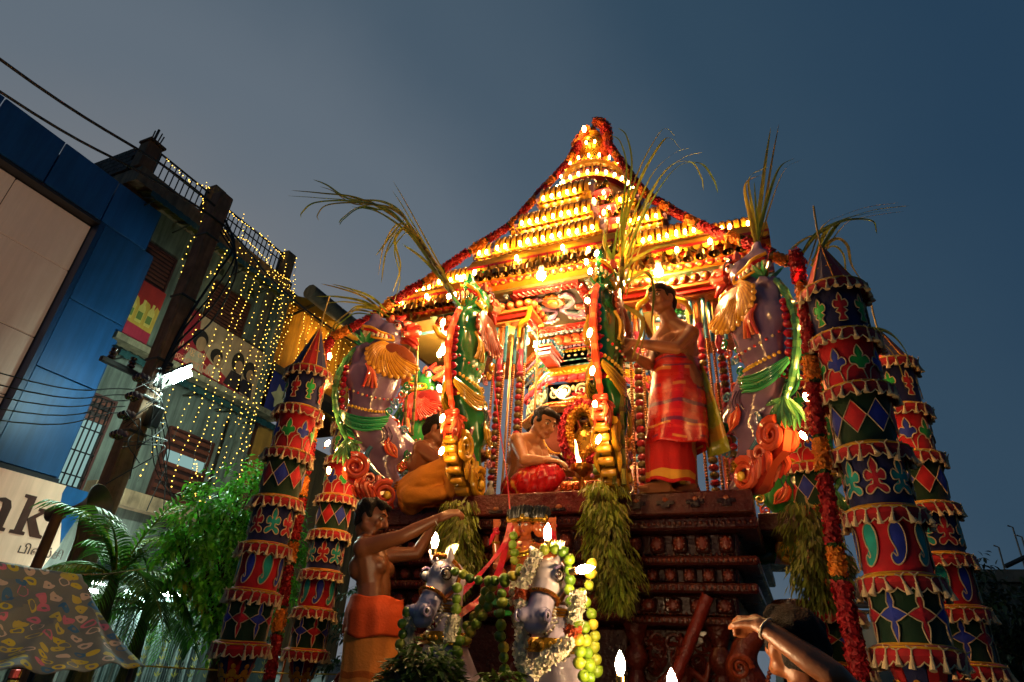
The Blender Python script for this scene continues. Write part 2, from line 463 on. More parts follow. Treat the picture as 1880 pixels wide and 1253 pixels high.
# --- platform beams and floor
def beam(x0, x1, y, z0, z1, depth, col, parent=None, name='platform_beam'):
    m = MB(); m.rbox(((x0+x1)/2, y+depth/2, (z0+z1)/2), (x1-x0, depth, z1-z0), col, 0.008)
    return cpart(m, name, M_DARKWOOD, parent, False)
m = MB(); m.box((CX, 5.0, 2.535), (2.6, 2.55, 0.06), WOODD); cpart(m, 'floor_boards', M_DARKWOOD, smooth=False)
beam(-1.98, -0.90, 3.48, 2.455, 2.59, 0.30, H('5A1C12'))
beam(-0.897, -0.13, 3.60, 2.455, 2.585, 0.30, H('451A0E'))
beam(-2.78, -1.983, 3.66, 2.455, 2.575, 0.30, H('451A0E'))
beam(-0.13, 0.10, 4.08, 2.45, 2.56, 1.6, H('2E0E09'))
beam(-3.05, -2.783, 4.08, 2.45, 2.56, 1.6, H('2E0E09'))
m = MB()
for i in range(4):
    x = -0.78 + i * 0.17
    m.box((x, 3.592, 2.52), (0.10, 0.02, 0.02), H('1A0705')); m.box((x, 3.588, 2.505), (0.05, 0.02, 0.03), H('1A0705')); m.ball((x, 3.595, 2.535), 0.018, H('7A3A1C'))
for i in range(5):
    x = -1.86 + i * 0.21
    m.box((x, 3.474, 2.475), (0.09, 0.02, 0.018), H('1A0705')); m.ball((x, 3.472, 2.49), (0.022, 0.012, 0.016), H('8A4A1C'))
cpart(m, 'beam_ornament', M_DARKWOOD)

# --- stepped base mouldings with carved blocks
def layer(z0, z1, hw, yf, col, prof=0.02):
    m = MB(); zc, h = (z0+z1)/2, z1-z0
    m.rbox((CX+0.02, yf+1.2, zc), (2*hw, 2.4, h), col, min(0.012, h*0.3))
    m.rbox((CX+0.05, yf+1.1, zc), (1.1, 2.5, h*0.96), col, min(0.012, h*0.3))
    return cpart(m, 'base_moulding', M_DARKWOOD, smooth=False)
LAY = [(2.38, 2.452, 1.36, 3.66), (2.24, 2.377, 1.24, 3.76), (2.19, 2.237, 1.34, 3.68), (2.10, 2.187, 1.22, 3.78), (2.045, 2.097, 1.32, 3.70), (1.93, 2.042, 1.20, 3.80),
       (1.88, 1.927, 1.27, 3.74), (1.0, 1.877, 1.06, 3.95), (0.90, 0.997, 1.2, 3.8), (0.55, 0.897, 1.0, 3.9)]
layers = [layer(*l, WOODD if i % 2 else H('3C140B')) for i, l in enumerate(LAY)]
mb_blk = MB(); mb_blk.rbox((0, 0, 0), (0.085, 0.06, 0.10), WOODD, 0.012); mb_blk.ball((0, -0.03, 0), (0.034, 0.02, 0.042), H('5A1E10'), 10, 6)
for k in range(8):
    a = k*math.pi/4; mb_blk.ball((0.026*math.cos(a), -0.038, 0.030*math.sin(a)), 0.008, H('6A2A14'), 6, 4)
me_blk = mb_blk.mesh('carved_block', M_DARKWOOD)
for li, zc, step in ((1, 2.312, 0.125), (3, 2.143, 0.105), (5, 1.985, 0.14)):
    hw, yf = LAY[li][2], LAY[li][3]
    n = int(2 * hw / step)
    for i in range(n):
        x = CX + 0.02 - hw + (i + 0.5) * 2 * hw / n
        inb = abs(x - CX - 0.05) < 0.55
        o = csub(me_blk, 'carved_block', layers[li], (x, yf - (0.16 if inb else 0.012), zc), None, (step/0.125, 1, 1.0 if li == 1 else 0.8))
# rows of dentil beads: fine carving, too many to pick apart
rng = random.Random(3); m = MB()
for (z, hw, yf, st, r) in ((2.415, 1.36, 3.655, 0.03, 0.010), (2.213, 1.34, 3.675, 0.026, 0.010), (2.07, 1.32, 3.695, 0.03, 0.011), (1.905, 1.27, 3.735, 0.028, 0.010), (2.255, 1.24, 3.755, 0.03, 0.008), (1.945, 1.2, 3.795, 0.03, 0.008)):
    n = int(2 * hw / st)
    for i in range(n):
        x = CX + 0.02 - hw + (i + .5) * st; yy = yf - (0.15 if abs(x - CX - .05) < .55 else 0.0)
        m.ball((x, yy, z + rng.uniform(-.002, .002)), (r, r*0.8, r*1.3), jit(H('5A2412'), 0.3, rng), 6, 4)
tag(cpart(m, 'bead_carving', M_DARKWOOD), kind='stuff')
# carved lower body: niche figures, turned posts, scroll brackets
def carved_field(x0, x1, z0, z1, y, n, seed, col):
    r_ = random.Random(seed); m = MB()
    I = Matrix.Identity(4)
    for i in range(n):
        x, z = r_.uniform(x0, x1), r_.uniform(z0, z1)
        q = r_.random()
        if q < 0.5: spiral(m, (x, y - 0.012, z), r_.uniform(0.025, 0.065), r_.choice((1, 1.4, 1.8)), r_.uniform(0.008, 0.015), jit(col, .25, r_), None, r_.choice((-1, 1)), r_.uniform(0, 6), 5)
        else: m.ball((x, y, z), (r_.uniform(.008, .03), r_.uniform(.01, .025), r_.uniform(.01, .03)), jit(col, .25, r_), 8, 5)
    return m
tag(cpart(carved_field(-2.5, -0.45, 1.05, 1.86, 3.945, 900, 5, H('52190C')), 'scroll_carving', M_DARKWOOD), kind='stuff')
tag(cpart(carved_field(-1.98, -0.9, 1.95, 2.40, 3.63, 260, 6, H('4A180C')), 'scroll_carving', M_DARKWOOD), kind='stuff')
def turned_post(x, y, z0, z1, r, col):
    m = MB(); h = z1 - z0; P = [(0.9, 0), (1.15, .04), (1.15, .08), (.7, .12), (1.05, .25), (1.25, .42), (1.0, .62), (.6, .72), (1.1, .78), (1.1, .82), (.65, .88), (1.0, .95), (1.2, 1)]
    m.lathe([(r*a, h*b) for a, b in P], col, 14, Matrix.Translation((x, y, z0)))
    for k in range(10):
        a = 2*math.pi*k/10
        for j in range(7): m.ball((x + r*1.22*math.cos(a), y + r*1.22*math.sin(a), z0 + h*(0.3+0.04*j)), 0.012, jit(col, .3), 6, 4)
    return cpart(m, 'turned_post', M_DARKWOOD)
for x in (-0.86, -0.40, -1.62, -2.3): turned_post(x, 3.80, 1.05, 1.88, 0.06, H('4A180E'))
# slanting strut and the curling wooden beast bracket at the right end
m = MB(); A, B = Vector((-0.80, 3.60, 1.25)), Vector((-0.42, 3.62, 2.02))
m.tube([A, A.lerp(B, .12), A.lerp(B, .14), A.lerp(B, .18), A.lerp(B, .2), B], [.03, .03, .042, .042, .032, .034], H('6A1E10'), 10); cpart(m, 'strut', M_DARKWOOD)
def wood_beast(cx, cy, cz, s, fl):
    c = H('5E2210'); q = []
    def P(u, w, v=0): return (cx + fl*u*s, cy + v, cz + w*s)
    q += chain([P(-.05,.55), P(.02,.40), P(.05,.22), P(-.02,.08), P(-.14,.0), P(-.24,.06), P(-.22,.16)], [.12*s,.13*s,.14*s,.12*s,.09*s,.07*s,.05*s], c)
    q += chain([P(-.05,.55), P(-.02,.68), P(.06,.76)], [.11*s,.09*s,.07*s], c)
    q += chain([P(.05,.28,-.06), P(.2,.2,-.08), P(.22,.02,-.08), P(.3,-.03,-.08)], [.07*s,.06*s,.045*s,.04*s], c)
    o = organic('beast_bracket', q, 0.014, M_DARKWOOD, chariot, 3); o.matrix_parent_inverse = Matrix.Translation((-CX, -CY, 0))
    m = MB(); M0 = None
    for (u, w, r, f) in ((-.13,.08,.10,1), (.06,.25,.11,-1), (-.05,.56,.08,1), (.22,.02,.07,-1)):
        x, _, z = P(u, w); spiral(m, (x, cy - .13*s, z), r*s, 1.8, .022*s, H('7A3014'), None, f*fl)
    for k in range(26):
        t = k/25; x = cx + fl*s*(.19 - .1*math.sin(t*3)); z = cz + s*(.02 + .62*t)
        m.ball((x, cy - .08*s, z), .016*s, H('8A4018'), 6, 4)
    cpart(m, 'beast_carving', M_DARKWOOD)
wood_beast(-0.25, 3.62, 1.28, 0.72, 1); wood_beast(-2.62, 3.66, 1.28, 0.72, -1); wood_beast(0.05, 3.95, 1.5, 0.55, 1)
# small carved dancing figure in the right niche
def figurine(x, y, z, s, col, flip=1):
    f = lambda a, b, c=0: (x + flip*a*s, y + c*s, z + b*s)
    q = [ell(f(0, .92), (.09*s, .09*s, .11*s), col), cone(f(0, .80), .05*s, f(0, .84), .05*s, col), cone(f(.02, .52), .10*s, f(0, .74), .13*s, col), cone(f(0, 1.0), .06*s, f(.02, 1.14), .03*s, col)]
    q += chain([f(.05, .5), f(.16, .3, -.05), f(.06, .04)], [.09*s, .07*s, .04*s], col) + chain([f(-.04, .5), f(-.2, .34, -.05), f(-.16, .06)], [.09*s, .07*s, .04*s], col)
    q += chain([f(.12, .74), f(.3, .62, -.04), f(.36, .84, -.06)], [.05*s, .04*s, .03*s], col) + chain([f(-.12, .74), f(-.3, .58, -.04), f(-.16, .5, -.1)], [.05*s, .04*s, .03*s], col)
    return q
for (x, z, s, fl) in ((-0.62, 1.35, .42, 1), (-1.42, 1.3, .42, -1), (-1.85, 1.32, .40, 1)):
    o = organic('niche_figure', figurine(x, 3.86, z, s, H('6A2410'), fl), 0.01, M_DARKWOOD, chariot, 2); o.matrix_parent_inverse = Matrix.Translation((-CX, -CY, 0))
# side pedestal blocks at the right edge (stacked turned discs)
m = MB()
for k, (r, z, h) in enumerate(((.12, 2.0, .05), (.10, 1.93, .06), (.115, 1.87, .05), (.10, 1.80, .05), (.13, 1.74, .05), (.11, 1.6, .12), (.13, 1.4, .18))):
    m.lathe([(r*.9, 0), (r, h*.2), (r, h*.8), (r*.9, h)], H('3A1A0C'), 14, Matrix.Translation((0.0, 4.05, z)))
cpart(m, 'corner_post', M_DARKWOOD)
# wheels under the body
for x in (-2.55, -0.45):
    m = MB(); Mw = Matrix.Translation((x, 4.5, 0.62)) @ Matrix.Rotation(rad(90), 4, 'Y')
    m.lathe([(.12, -.16), (.16, -.2), (.2, -.12), (.5, -.1), (.5, -.14), (.62, -.14), (.62, .14), (.5, .14), (.5, .1), (.2, .12), (.12, .16)], H('4A2010'), 28, Mw)
    cpart(m, 'wheel', M_DARKWOOD)

# --- bead columns
bead_r = MB(); bead_r.lathe([(.006, -.021), (.026, -.018), (.0335, -.006), (.0335, .006), (.026, .018), (.006, .021)], H('B0202C'), 14); me_bead_red = bead_r.mesh('bead', M_GLOSS)
bead_o = MB(); bead_o.lathe([(.006, -.021), (.026, -.018), (.0325, -.006), (.0325, .006), (.026, .018), (.006, .021)], H('6A5A1E'), 14); me_bead_olive = bead_o.mesh('bead', M_GLOSS)
mp = MB(); mp.lathe([(.012, 0), (.03, .01), (.03, .02), (.018, .035), (.030, .06), (.034, .09), (.028, .13), (.018, .17), (.02, .20), (.034, .22), (.034, .235), (.02, .245)], PINK, 14); me_vase = mp.mesh('vase_finial', M_GLOSS)
mp = MB()
mp.lathe([(.026, 0), (.024, .18), (.03, .19), (.03, .2)], H('B8641E'), 8)
me_post = mp.mesh('upper_post', M_GLOSS)
mc = MB()
mc.box((0, 0, .015), (.09, .09, .03), H('C87A28'))
for k in range(8):
    a = 2*math.pi*k/8
    for j, (rr, zz) in enumerate(((.05, .045), (.062, .07), (.05, .095))): mc.ball((rr*math.cos(a+j*.4), rr*math.sin(a+j*.4), zz), (.022, .022, .018), jit(GRN, .2), 7, 5)
mc.box((0, 0, .12), (.11, .11, .025), H('2E9A48')); me_cap = mc.mesh('lotus_capital', M_GLOSS)
def small_beads(n, pitch, r, col):
    m = MB(); m.tube([(0, 0, 0), (0, 0, n*pitch)], r*.4, jit(col, .1), 6)
    for i in range(n): m.ball((0, 0, (i+.5)*pitch), (r, r, r*.86), jit(col, .12), 8, 6)
    return m.mesh('small_bead_string', M_GLOSS)
me_str = small_beads(64, .0195, .0125, H('B0702A'))
me_rod = MB().tube([(0, 0, 0), (0, 0, .34)], .015, TEAL, 8).mesh('blue_rod', M_GLOSS)
core = MB().tube([(0, 0, 0), (0, 0, 1.18)], .012, MAROON, 6).mesh('core_rod', M_GLOSS)
NB = 22
def column(x, y, strings=((-.035, -.02), (.035, -.02)), beads=True, phase=0, z0=ZP):
    c = put('column', core, chariot, (x - CX, y - CY, z0))
    for i in range(NB):
        csub(me_bead_red if (i + phase) % 2 else me_bead_olive, 'bead', c, (0, 0, .03 + .0515*i), (0, 0, i))
    csub(me_vase, 'vase_finial', c, (0, 0, .03 + .0515*NB - .01))
    csub(me_post, 'upper_post', c, (0, 0, .03 + .0515*NB + .235))
    csub(me_cap, 'lotus_capital', c, (0, 0, .03 + .0515*NB + .43))
    for sx, sy in strings:
        csub(me_str, 'small_bead_string', c, (sx*1.35, sy*1.4, .0))
        csub(me_rod, 'blue_rod', c, (sx*1.35, sy*1.4, 1.25))
    return c
COLS = [(-1.955, 4.0, 0), (-1.80, 4.06, 1), (-0.965, 4.0, 1), (-0.83, 4.06, 0), (-0.36, 4.06, 0), (-0.23, 4.12, 1), (-2.40, 4.02, 1), (-2.26, 4.1, 0), (-0.55, 4.3, 1), (-2.72, 4.5, 0), (-1.95, 4.9, 1), (-0.75, 4.9, 0)]
for x, y, ph in COLS: column(x, y, phase=ph)
for x in (-2.6, -2.0, -1.0, -0.4):
    m = MB(); m.tube([(x, 5.9, ZP), (x, 5.9, 4.3)], .04, H('8A3A1A'), 10); cpart(m, 'back_column', M_GLOSS)
# thin iron rods
for x, y in ((-1.72, 4.22), (-0.72, 4.2), (-2.05, 4.4)):
    m = MB(); m.tube([(x, y, ZP), (x, y, 4.3)], .011, H('8A6A3A'), 8); cpart(m, 'iron_rod', M_METAL)

# --- petal cornice helper: a row of rounded petals along a line
def petal_row(m, p0, p1, n, w, h, out, col, col2, up=(0, 0, 1)):
    p0, p1 = Vector(p0), Vector(p1); d = (p1 - p0) / n; o = Vector(out)
    for i in range(n):
        c = p0 + d * (i + .5); u = d * .48
        M = Matrix((d.normalized(), o, Vector(up))).transposed().to_4x4(); M.translation = c
        L = d.length
        m.ball((0, 0, 0), (L*.48, w, h*.5), col, 10, 7, M)
        m.ball((0, w*.55, -h*.06), (L*.30, w*.6, h*.3), col2, 8, 5, M)

# --- architrave brackets above the columns (orange petals stepping outwards)
for i, (x, y, ax) in enumerate(((-1.88, 4.02, 1), (-0.90, 4.02, 1), (-0.30, 4.08, 1), (-2.33, 4.06, 1))):
    m = MB(); zz = 4.245
    m.box((x, y, zz), (.46, .30, .03), H('E0803A')); m.box((x, y, zz - .035), (.38, .24, .035), H('B82A20')); m.box((x, y, zz - .065), (.30, .18, .02), H('E08A40'))
    petal_row(m, (x - .24, y - .16, zz + .045), (x + .24, y - .16, zz + .045), 6, .03, .07, (0, -1, 0), H('D85A2A'), H('E8904A'))
    petal_row(m, (x + .24, y - .16, zz + .045), (x + .24, y + .16, zz + .045), 4, .03, .07, (1, 0, 0), H('D85A2A'), H('E8904A'))
    petal_row(m, (x - .24, y + .16, zz + .045), (x - .24, y - .16, zz + .045), 4, .03, .07, (-1, 0, 0), H('D85A2A'), H('E8904A'))
    cpart(m, 'petal_bracket', M_GLOSS)
    for sg in (-1, 1):   # yellow curved arms beside it
        m = MB(); m.tube(catmull([(x + sg*.10, y - .08, 4.02), (x + sg*.13, y - .13, 4.10), (x + sg*.20, y - .15, 4.14), (x + sg*.24, y - .2, 4.22)], 4), [.016]*4 + [.024]*4 + [.02]*5, H('E0B028'), 8); cpart(m, 'curved_arm', M_GLOSS)
# blue and pink stepped side consoles seen inside the right and left bays
for x, k in ((-1.70, .62), (-0.60, .8)):
    m = MB()
    Tm = Matrix.Translation((x, 4.45, 4.08)) @ Matrix.Scale(k, 4)
    m.box((0, 0, 0), (.24, .5, .03), H('C8869A'), Tm); m.box((0, 0, -.05), (.20, .44, .05), H('A8889A'), Tm); m.box((0, 0, .04), (.28, .56, .03), H('D05A3A'), Tm); m.box((0, 0, -.085), (.16, .4, .02), H('B83A2A'), Tm)
    petal_row(m, Tm @ Vector((-.14, -.28, .09)), Tm @ Vector((.14, -.28, .09)), 4, .02, .05, (0, -1, 0), H('2E6E94'), H('7AB0C0'))
    petal_row(m, Tm @ Vector((.14, -.28, .09)), Tm @ Vector((.14, .28, .09)), 7, .02, .05, (1, 0, 0), H('2E6E94'), H('7AB0C0'))
    cpart(m, 'petal_console', M_GLOSS)

# --- ceiling
ZC = 4.35
m = MB(); m.box((CX, 4.12, ZC + .02), (1.3, .74, .03), H('54491C')); m.box((CX - 1.16, 4.35, ZC + .02), (1.0, .8, .03), H('54491C')); m.box((CX + 1.16, 4.35, ZC + .02), (1.0, .8, .03), H('54491C'))
cpart(m, 'ceiling_board', M_PAINT, smooth=False)
def strip(x0, y0, x1, y1, w, t, col, zc=ZC, mt=M_GLOSS, name='ceiling_moulding'):
    m = MB(); d = Vector((x1-x0, y1-y0, 0)); L = d.length
    M = frame(((x0+x1)/2, (y0+y1)/2, zc), d); m.rbox((0, 0, 0), (L, w, t), col, min(w, t)*.25, M); return m, M, L
def twist_strip(x0, y0, x1, y1, w):
    m, M, L = strip(x0, y0, x1, y1, w, .03, H('A81E1C')); n = int(L / .042)
    for i in range(n):
        x = -L/2 + (i+.5)*L/n
        m.tube([(x-.022, -w*.36, -.016), (x-.004, -w*.12, -.026), (x+.004, w*.12, -.026), (x+.022, w*.36, -.016)], [.006, .012, .012, .006], H('C84434') if i % 2 else H('B83028'), 6, M)
        m.ball((x + .012, -w*.2, -.016), .009, H('D8604A'), 6, 4, M)
    return cpart(m, 'red_carved_frame', M_GLOSS)
px0, px1, py0, py1 = -1.78, -1.22, 3.80, 4.42
for a in ((px0, py0, px0, py1), (px1, py0, px1, py1)): twist_strip(*a, .085)
for a in ((px0, py1, px1, py1), (px0, py0 - .0, px1, py0 - .0)): twist_strip(*a, .085)
def bead_strip(x0, y0, x1, y1, w, base, bcol, n=None, zc=ZC - .004):
    m, M, L = strip(x0, y0, x1, y1, w, .022, base, zc); n = n or int(L / .05)
    for i in range(n): m.ball((-L/2 + (i+.5)*L/n, 0, -.012), (L/n*.36, w*.3, .012), bcol, 8, 5, M)
    return cpart(m, 'beaded_moulding', M_GLOSS)
for a in ((px0 - .075, 3.78, px0 - .075, 4.55), (px1 + .075, 3.78, px1 + .075, 4.55)): bead_strip(*a, .045, H('5A6A70'), H('A8A890'))
bead_strip(px0 - .1, 4.50, px1 + .1, 4.50, .05, H('4A5A66'), H('7A8A90'))
# lotus panel
m = MB(); m.box((CX, 4.11, ZC), (.50, .56, .012), H('2C2A12')); pan = cpart(m, 'lotus_panel', M_PAINT, smooth=False)
m = MB(); Mp = Matrix.Translation((CX, 4.10, ZC - .012)) @ Matrix.Rotation(rad(90), 4, 'X')   # local xz -> world x,-?y
def U(x, y): return (CX + x, 4.10 + y, ZC - .014)
m.lathe([(.001, -.030), (.04, -.028), (.055, -.012), (.058, 0)], H('E8A02A'), 18, Matrix.Translation(U(0, -.12)))
m.lathe([(.060, -.016), (.085, -.016), (.095, -.004), (.095, 0)], H('D86A1E'), 18, Matrix.Translation(U(0, -.12)))
for k in range(10):
    a = 2*math.pi*k/10; m.ball(U(.078*math.cos(a), -.12 + .078*math.sin(a)), (.026, .026, .012), H('E8B440'), 8, 5)
for s in (-1, 1):
    for j, (w, c) in enumerate(((.020, H('8A6A94')), (.016, H('B090A8')), (.014, H('6A9098')))):
        o = j * .028
        m.tube(catmull([U(s*(.02+o), .0), U(s*(.10+o*.6), -.02-o), U(s*(.17), -.09-o*.4), U(s*(.16-o), -.18+o*.2), U(s*(.10-o), -.2+o*.5)], 5), w, c, 6)
        m.tube(catmull([U(s*(.02), .01+o*.5), U(s*(.06+o), .09), U(s*(.14), .16-o), U(s*(.2-o), .12-o*.2), U(s*.2, .06)], 5), w, c, 6)
    m.ball(U(s*.19, .02), (.05, .045, .018), H('D8583A'), 10, 6); m.ball(U(s*.215, .035), (.03, .03, .02), H('E88A5A'), 8, 5)
    for k in range(5): m.ball(U(s*(.06 + .035*k), .20 - .018*abs(k-2)), (.022, .03, .012), H('C0A0A8'), 7, 5)
cpart(m, 'lotus_relief', M_GLOSS)
# side ceiling panels with pale scrolls
for x in (-2.06, -0.94, -2.5, -0.5):
    m = MB(); m.box((x, 4.15, ZC - .002), (.30, .5, .012), H('3E5A2A')); cpart(m, 'scroll_panel', M_PAINT, smooth=False)
    m = MB()
    for s in (-1, 1):
        for yy in (4.02, 4.28):
            pts = [(x + s*(.02 + .10*math.sin(t*1.1)) , yy + .1*math.cos(t*1.7)*(1 - t/4), ZC - .012) for t in [k*.3 for k in range(11)]]
            m.tube(pts, [.016*(1 - k/14) for k in range(11)], H('C8C090'), 6)
        m.ball((x + s*.1, 4.15, ZC - .012), (.035, .05, .012), H('B8B86A'), 8, 5)
    m.ball((x, 4.15, ZC - .012), (.04, .04, .02), H('E0D8A0'), 10, 6); cpart(m, 'scroll_relief', M_GLOSS)
# octagonal canopy rings over the shrine
OC = Vector((CX - .02, 5.18, 0))
def octa(r, z): return [Vector((OC.x + r*math.cos(math.pi/8 + k*math.pi/4), OC.y + r*math.sin(math.pi/8 + k*math.pi/4), z)) for k in range(8)]
def oct_ring(r0, z0, r1, z1, col, name, relief=None, rc=None, rc2=None, n=5):
    m = MB(); a, b = octa(r0, z0), octa(r1, z1); vs = a + b
    m.add(vs, [(k, (k+1) % 8, 8+(k+1) % 8, 8+k) for k in range(8)] + [((k+1) % 8, k, 8+k, 8+(k+1) % 8) for k in range(8)], col)
    if relief:
        for k in range(8):
            p0, p1 = (a[k]+b[k])/2, (a[(k+1) % 8]+b[(k+1) % 8])/2; mid = (p0+p1)/2; out = Vector((mid.x-OC.x, mid.y-OC.y, 0)).normalized()
            up = (b[k]-a[k]).normalized(); h = (b[k]-a[k]).length
            tdir = (p1-p0).normalized(); out2 = tdir.cross(up)
            if relief == 'petal': petal_row(m, p0, p1, n, .025, h*.95, out2 if out2.z < 0 or abs(out2.z) < .2 else -out2, rc, rc2, up)
            else:
                for i in range(n):
                    c = p0.lerp(p1, (i+.5)/n); m.ball(c, (.018, .018, .012), rc, 8, 5)
    return cpart(m, name, M_GLOSS)
# recessed rings (the inside of the little dome)
oct_ring(.60, 4.36, .52, 4.42, H('B84A2A'), 'canopy_ring', 'petal', H('C8542E'), H('E09048'), 5)
oct_ring(.52, 4.42, .50, 4.50, H('3A4A2A'), 'canopy_ring'); oct_ring(.50, 4.50, .30, 4.56, H('8A7A3A'), 'canopy_ring', 'petal', H('3E8A90'), H('9AC0B0'), 4)
oct_ring(.30, 4.56, .02, 4.60, H('C85A3A'), 'canopy_ring', 'petal', H('D85A4A'), H('E8A05A'), 2)
# hanging fascias facing the street
oct_ring(.66, 4.33, .68, 4.25, H('B8502A'), 'canopy_fascia', 'petal', H('C0522A'), H('E8984A'), 6)
oct_ring(.655, 4.24, .655, 4.205, H('6A4A7A'), 'canopy_fascia', 'bead', H('9A84A8'), n=12)
oct_ring(.645, 4.20, .645, 4.16, H('7A7A2E'), 'canopy_fascia', 'bead', H('B8A83A'), n=12)
oct_ring(.67, 4.155, .67, 4.085, H('2E6480'), 'canopy_fascia', 'bead', H('DADCC8'), n=8)
oct_ring(.65, 4.08, .65, 4.04, H('6A6E6A'), 'canopy_fascia'); oct_ring(.62, 4.04, .60, 3.96, H('D0A81E'), 'canopy_fascia', 'bead', H('E8C030'), n=11)
oct_ring(.63, 3.955, .66, 3.88, H('C83A48'), 'canopy_fascia', 'petal', H('C83E4E'), H('E07A6A'), 5)
# scroll frieze under the petals
a = octa(.62, 3.875); b = octa(.62, 3.70)
for k in range(8):
    if (a[k]+a[(k+1) % 8]).y / 2 > OC.y + .2: continue
    m = MB(); p = [a[k], a[(k+1) % 8], b[(k+1) % 8], b[k]]
    m.add(p, [(0, 1, 2, 3), (3, 2, 1, 0)], H('3A4A4E'))
    mid = (p[0]+p[1]+p[2]+p[3])/4; t = (p[1]-p[0]).normalized(); out = t.cross(Vector((0, 0, -1)))
    if out.dot(mid - Vector((OC.x, OC.y, mid.z))) < 0: out = -out
    M = Matrix((t, -out, Vector((0, 0, 1)))).transposed().to_4x4(); M.translation = mid
    for s in (-1, 1):
        spiral(m, (s*.075, -.012, .0), .06, 1.6, .015, H('C8CCA8'), M, s, math.pi/2 - s*1.2); spiral(m, (s*.17, -.012, -.02), .045, 1.4, .012, H('AEBCA0'), M, -s, 1.0)
        m.tube([tuple(q) for q in catmull([(0, -.012, -.06), (s*.06, -.012, -.075), (s*.13, -.012, -.05), (s*.2, -.012, .05)], 4)], .010, H('D8D8B8'), 6, M)
    m.ball((0, -.012, .03), (.02, .012, .03), H('E0C890'), 8, 5, M); cpart(m, 'scroll_frieze', M_GLOSS)
oct_ring(.64, 3.70, .67, 3.645, H('D8641E'), 'canopy_trim', 'bead', H('E8A04A'), n=14); oct_ring(.67, 3.64, .62, 3.60, H('E8B070'), 'canopy_trim'); oct_ring(.62, 3.60, .45, 3.58, H('2A2A14'), 'canopy_trim')
# back wall of the shrine
m = MB(); m.box((CX, 5.72, 3.4), (1.5, .06, 1.75), H('8A2A14')); cpart(m, 'shrine_back_wall', M_PAINT, smooth=False)
m = MB()
for i in range(5):
    x = CX - .6 + i*.3
    petal_row(m, (x-.13, 5.68, 3.50), (x+.13, 5.68, 3.50), 3, .03, .08, (0, -1, 0), H('2E6E94'), H('8AB0B8'))
    m.box((x, 5.68, 3.2), (.2, .03, .45), H('C88A2A')); m.box((x, 5.665, 3.2), (.14, .03, .38), H('7A1E18'))
cpart(m, 'wall_ornament', M_GLOSS)
# ------------------------------------------------------------------ chariot roof
# bulbs: pear shaped clear bulb on a brown cap, one object each
def bulb_mesh(name, r, emat, cap=H('8A5A28')):
    m = MB(); m.mi = 0
    m.lathe([(r*.45, -.030), (r*.5, -.016), (r*.42, -.008)], cap, 8)
    m.mi = 1
    m.lathe([(r*.35, -.009), (r*.62, .0), (r, .016), (r*.96, .030), (r*.6, .043), (r*.12, .050)], (1, .8, .4), 8)
    return m.mesh(name, [M_PAINT, emat])
me_bulb = bulb_mesh('light_bulb', .0125, E_WARM)
def bulb(p, label, group, rot=None, me=None, s=1.0):
    o = put('light_bulb', me or me_bulb, None, p, rot, (s, s, s)); return tag(o, label, 'light bulb', group)

def rib_mesh(h, d, w):
    """one convex roof rib: quarter curve rising h and going back d, width w"""
    m = MB(); n = 6; pts = []
    for i in range(n+1):
        t = i/n*math.pi/2*1.08; pts.append((-d*(1-math.cos(t))*0 - d*math.cos(t)*0, 0))
    prof = []
    for i in range(n+1):
        t = i/n; a = t*math.pi/2; prof.append((d*(1-math.cos(a)) - .012*math.sin(a*2), h*math.sin(a*.98)))
    vs = []; fs = []
    for (y, z) in prof:
        for (x, o) in ((-w/2, 0), (-w*.3, -.012), (w*.3, -.012), (w/2, 0)): vs.append((x, y + o, z - o*.4))
    for i in range(n):
        for k in range(3): fs.append((i*4+k, i*4+k+1, i*4+k+5, i*4+k+4))
    m.add(vs, fs, GOLDY)
    return m.mesh('roof_rib', M_GLOSS)
me_pot = MB().lathe([(.012, 0), (.02, .01), (.012, .02), (.03, .035), (.040, .055), (.036, .075), (.016, .095), (.022, .105), (.010, .12), (.002, .15)], H('D8A030'), 14).mesh('gilded_pot', M_GOLD)

ROWLAB = {0: 'bulb in the lowest lamp row along the chariot eave', 1: 'bulb in the second lamp row up the chariot roof', 2: 'bulb in the third lamp row up the chariot roof', 3: 'bulb in the lamp row below the roof drum'}
rngb = random.Random(21)
def bulb_row(x0, x1, y, z, row, step=.068):
    n = max(2, int(abs(x1-x0)/step))
    for i in range(n):
        if rngb.random() < .07: continue
        x = x0 + (i+.5)*(x1-x0)/n + rngb.uniform(-.006, .006)
        bulb((x, y - .012, z + rngb.uniform(-.004, .004)), ROWLAB[row], 'bulbs in roof lamp row %d' % (row+1), (rngb.uniform(-.25, .15), rngb.uniform(-.2, .2), 0))

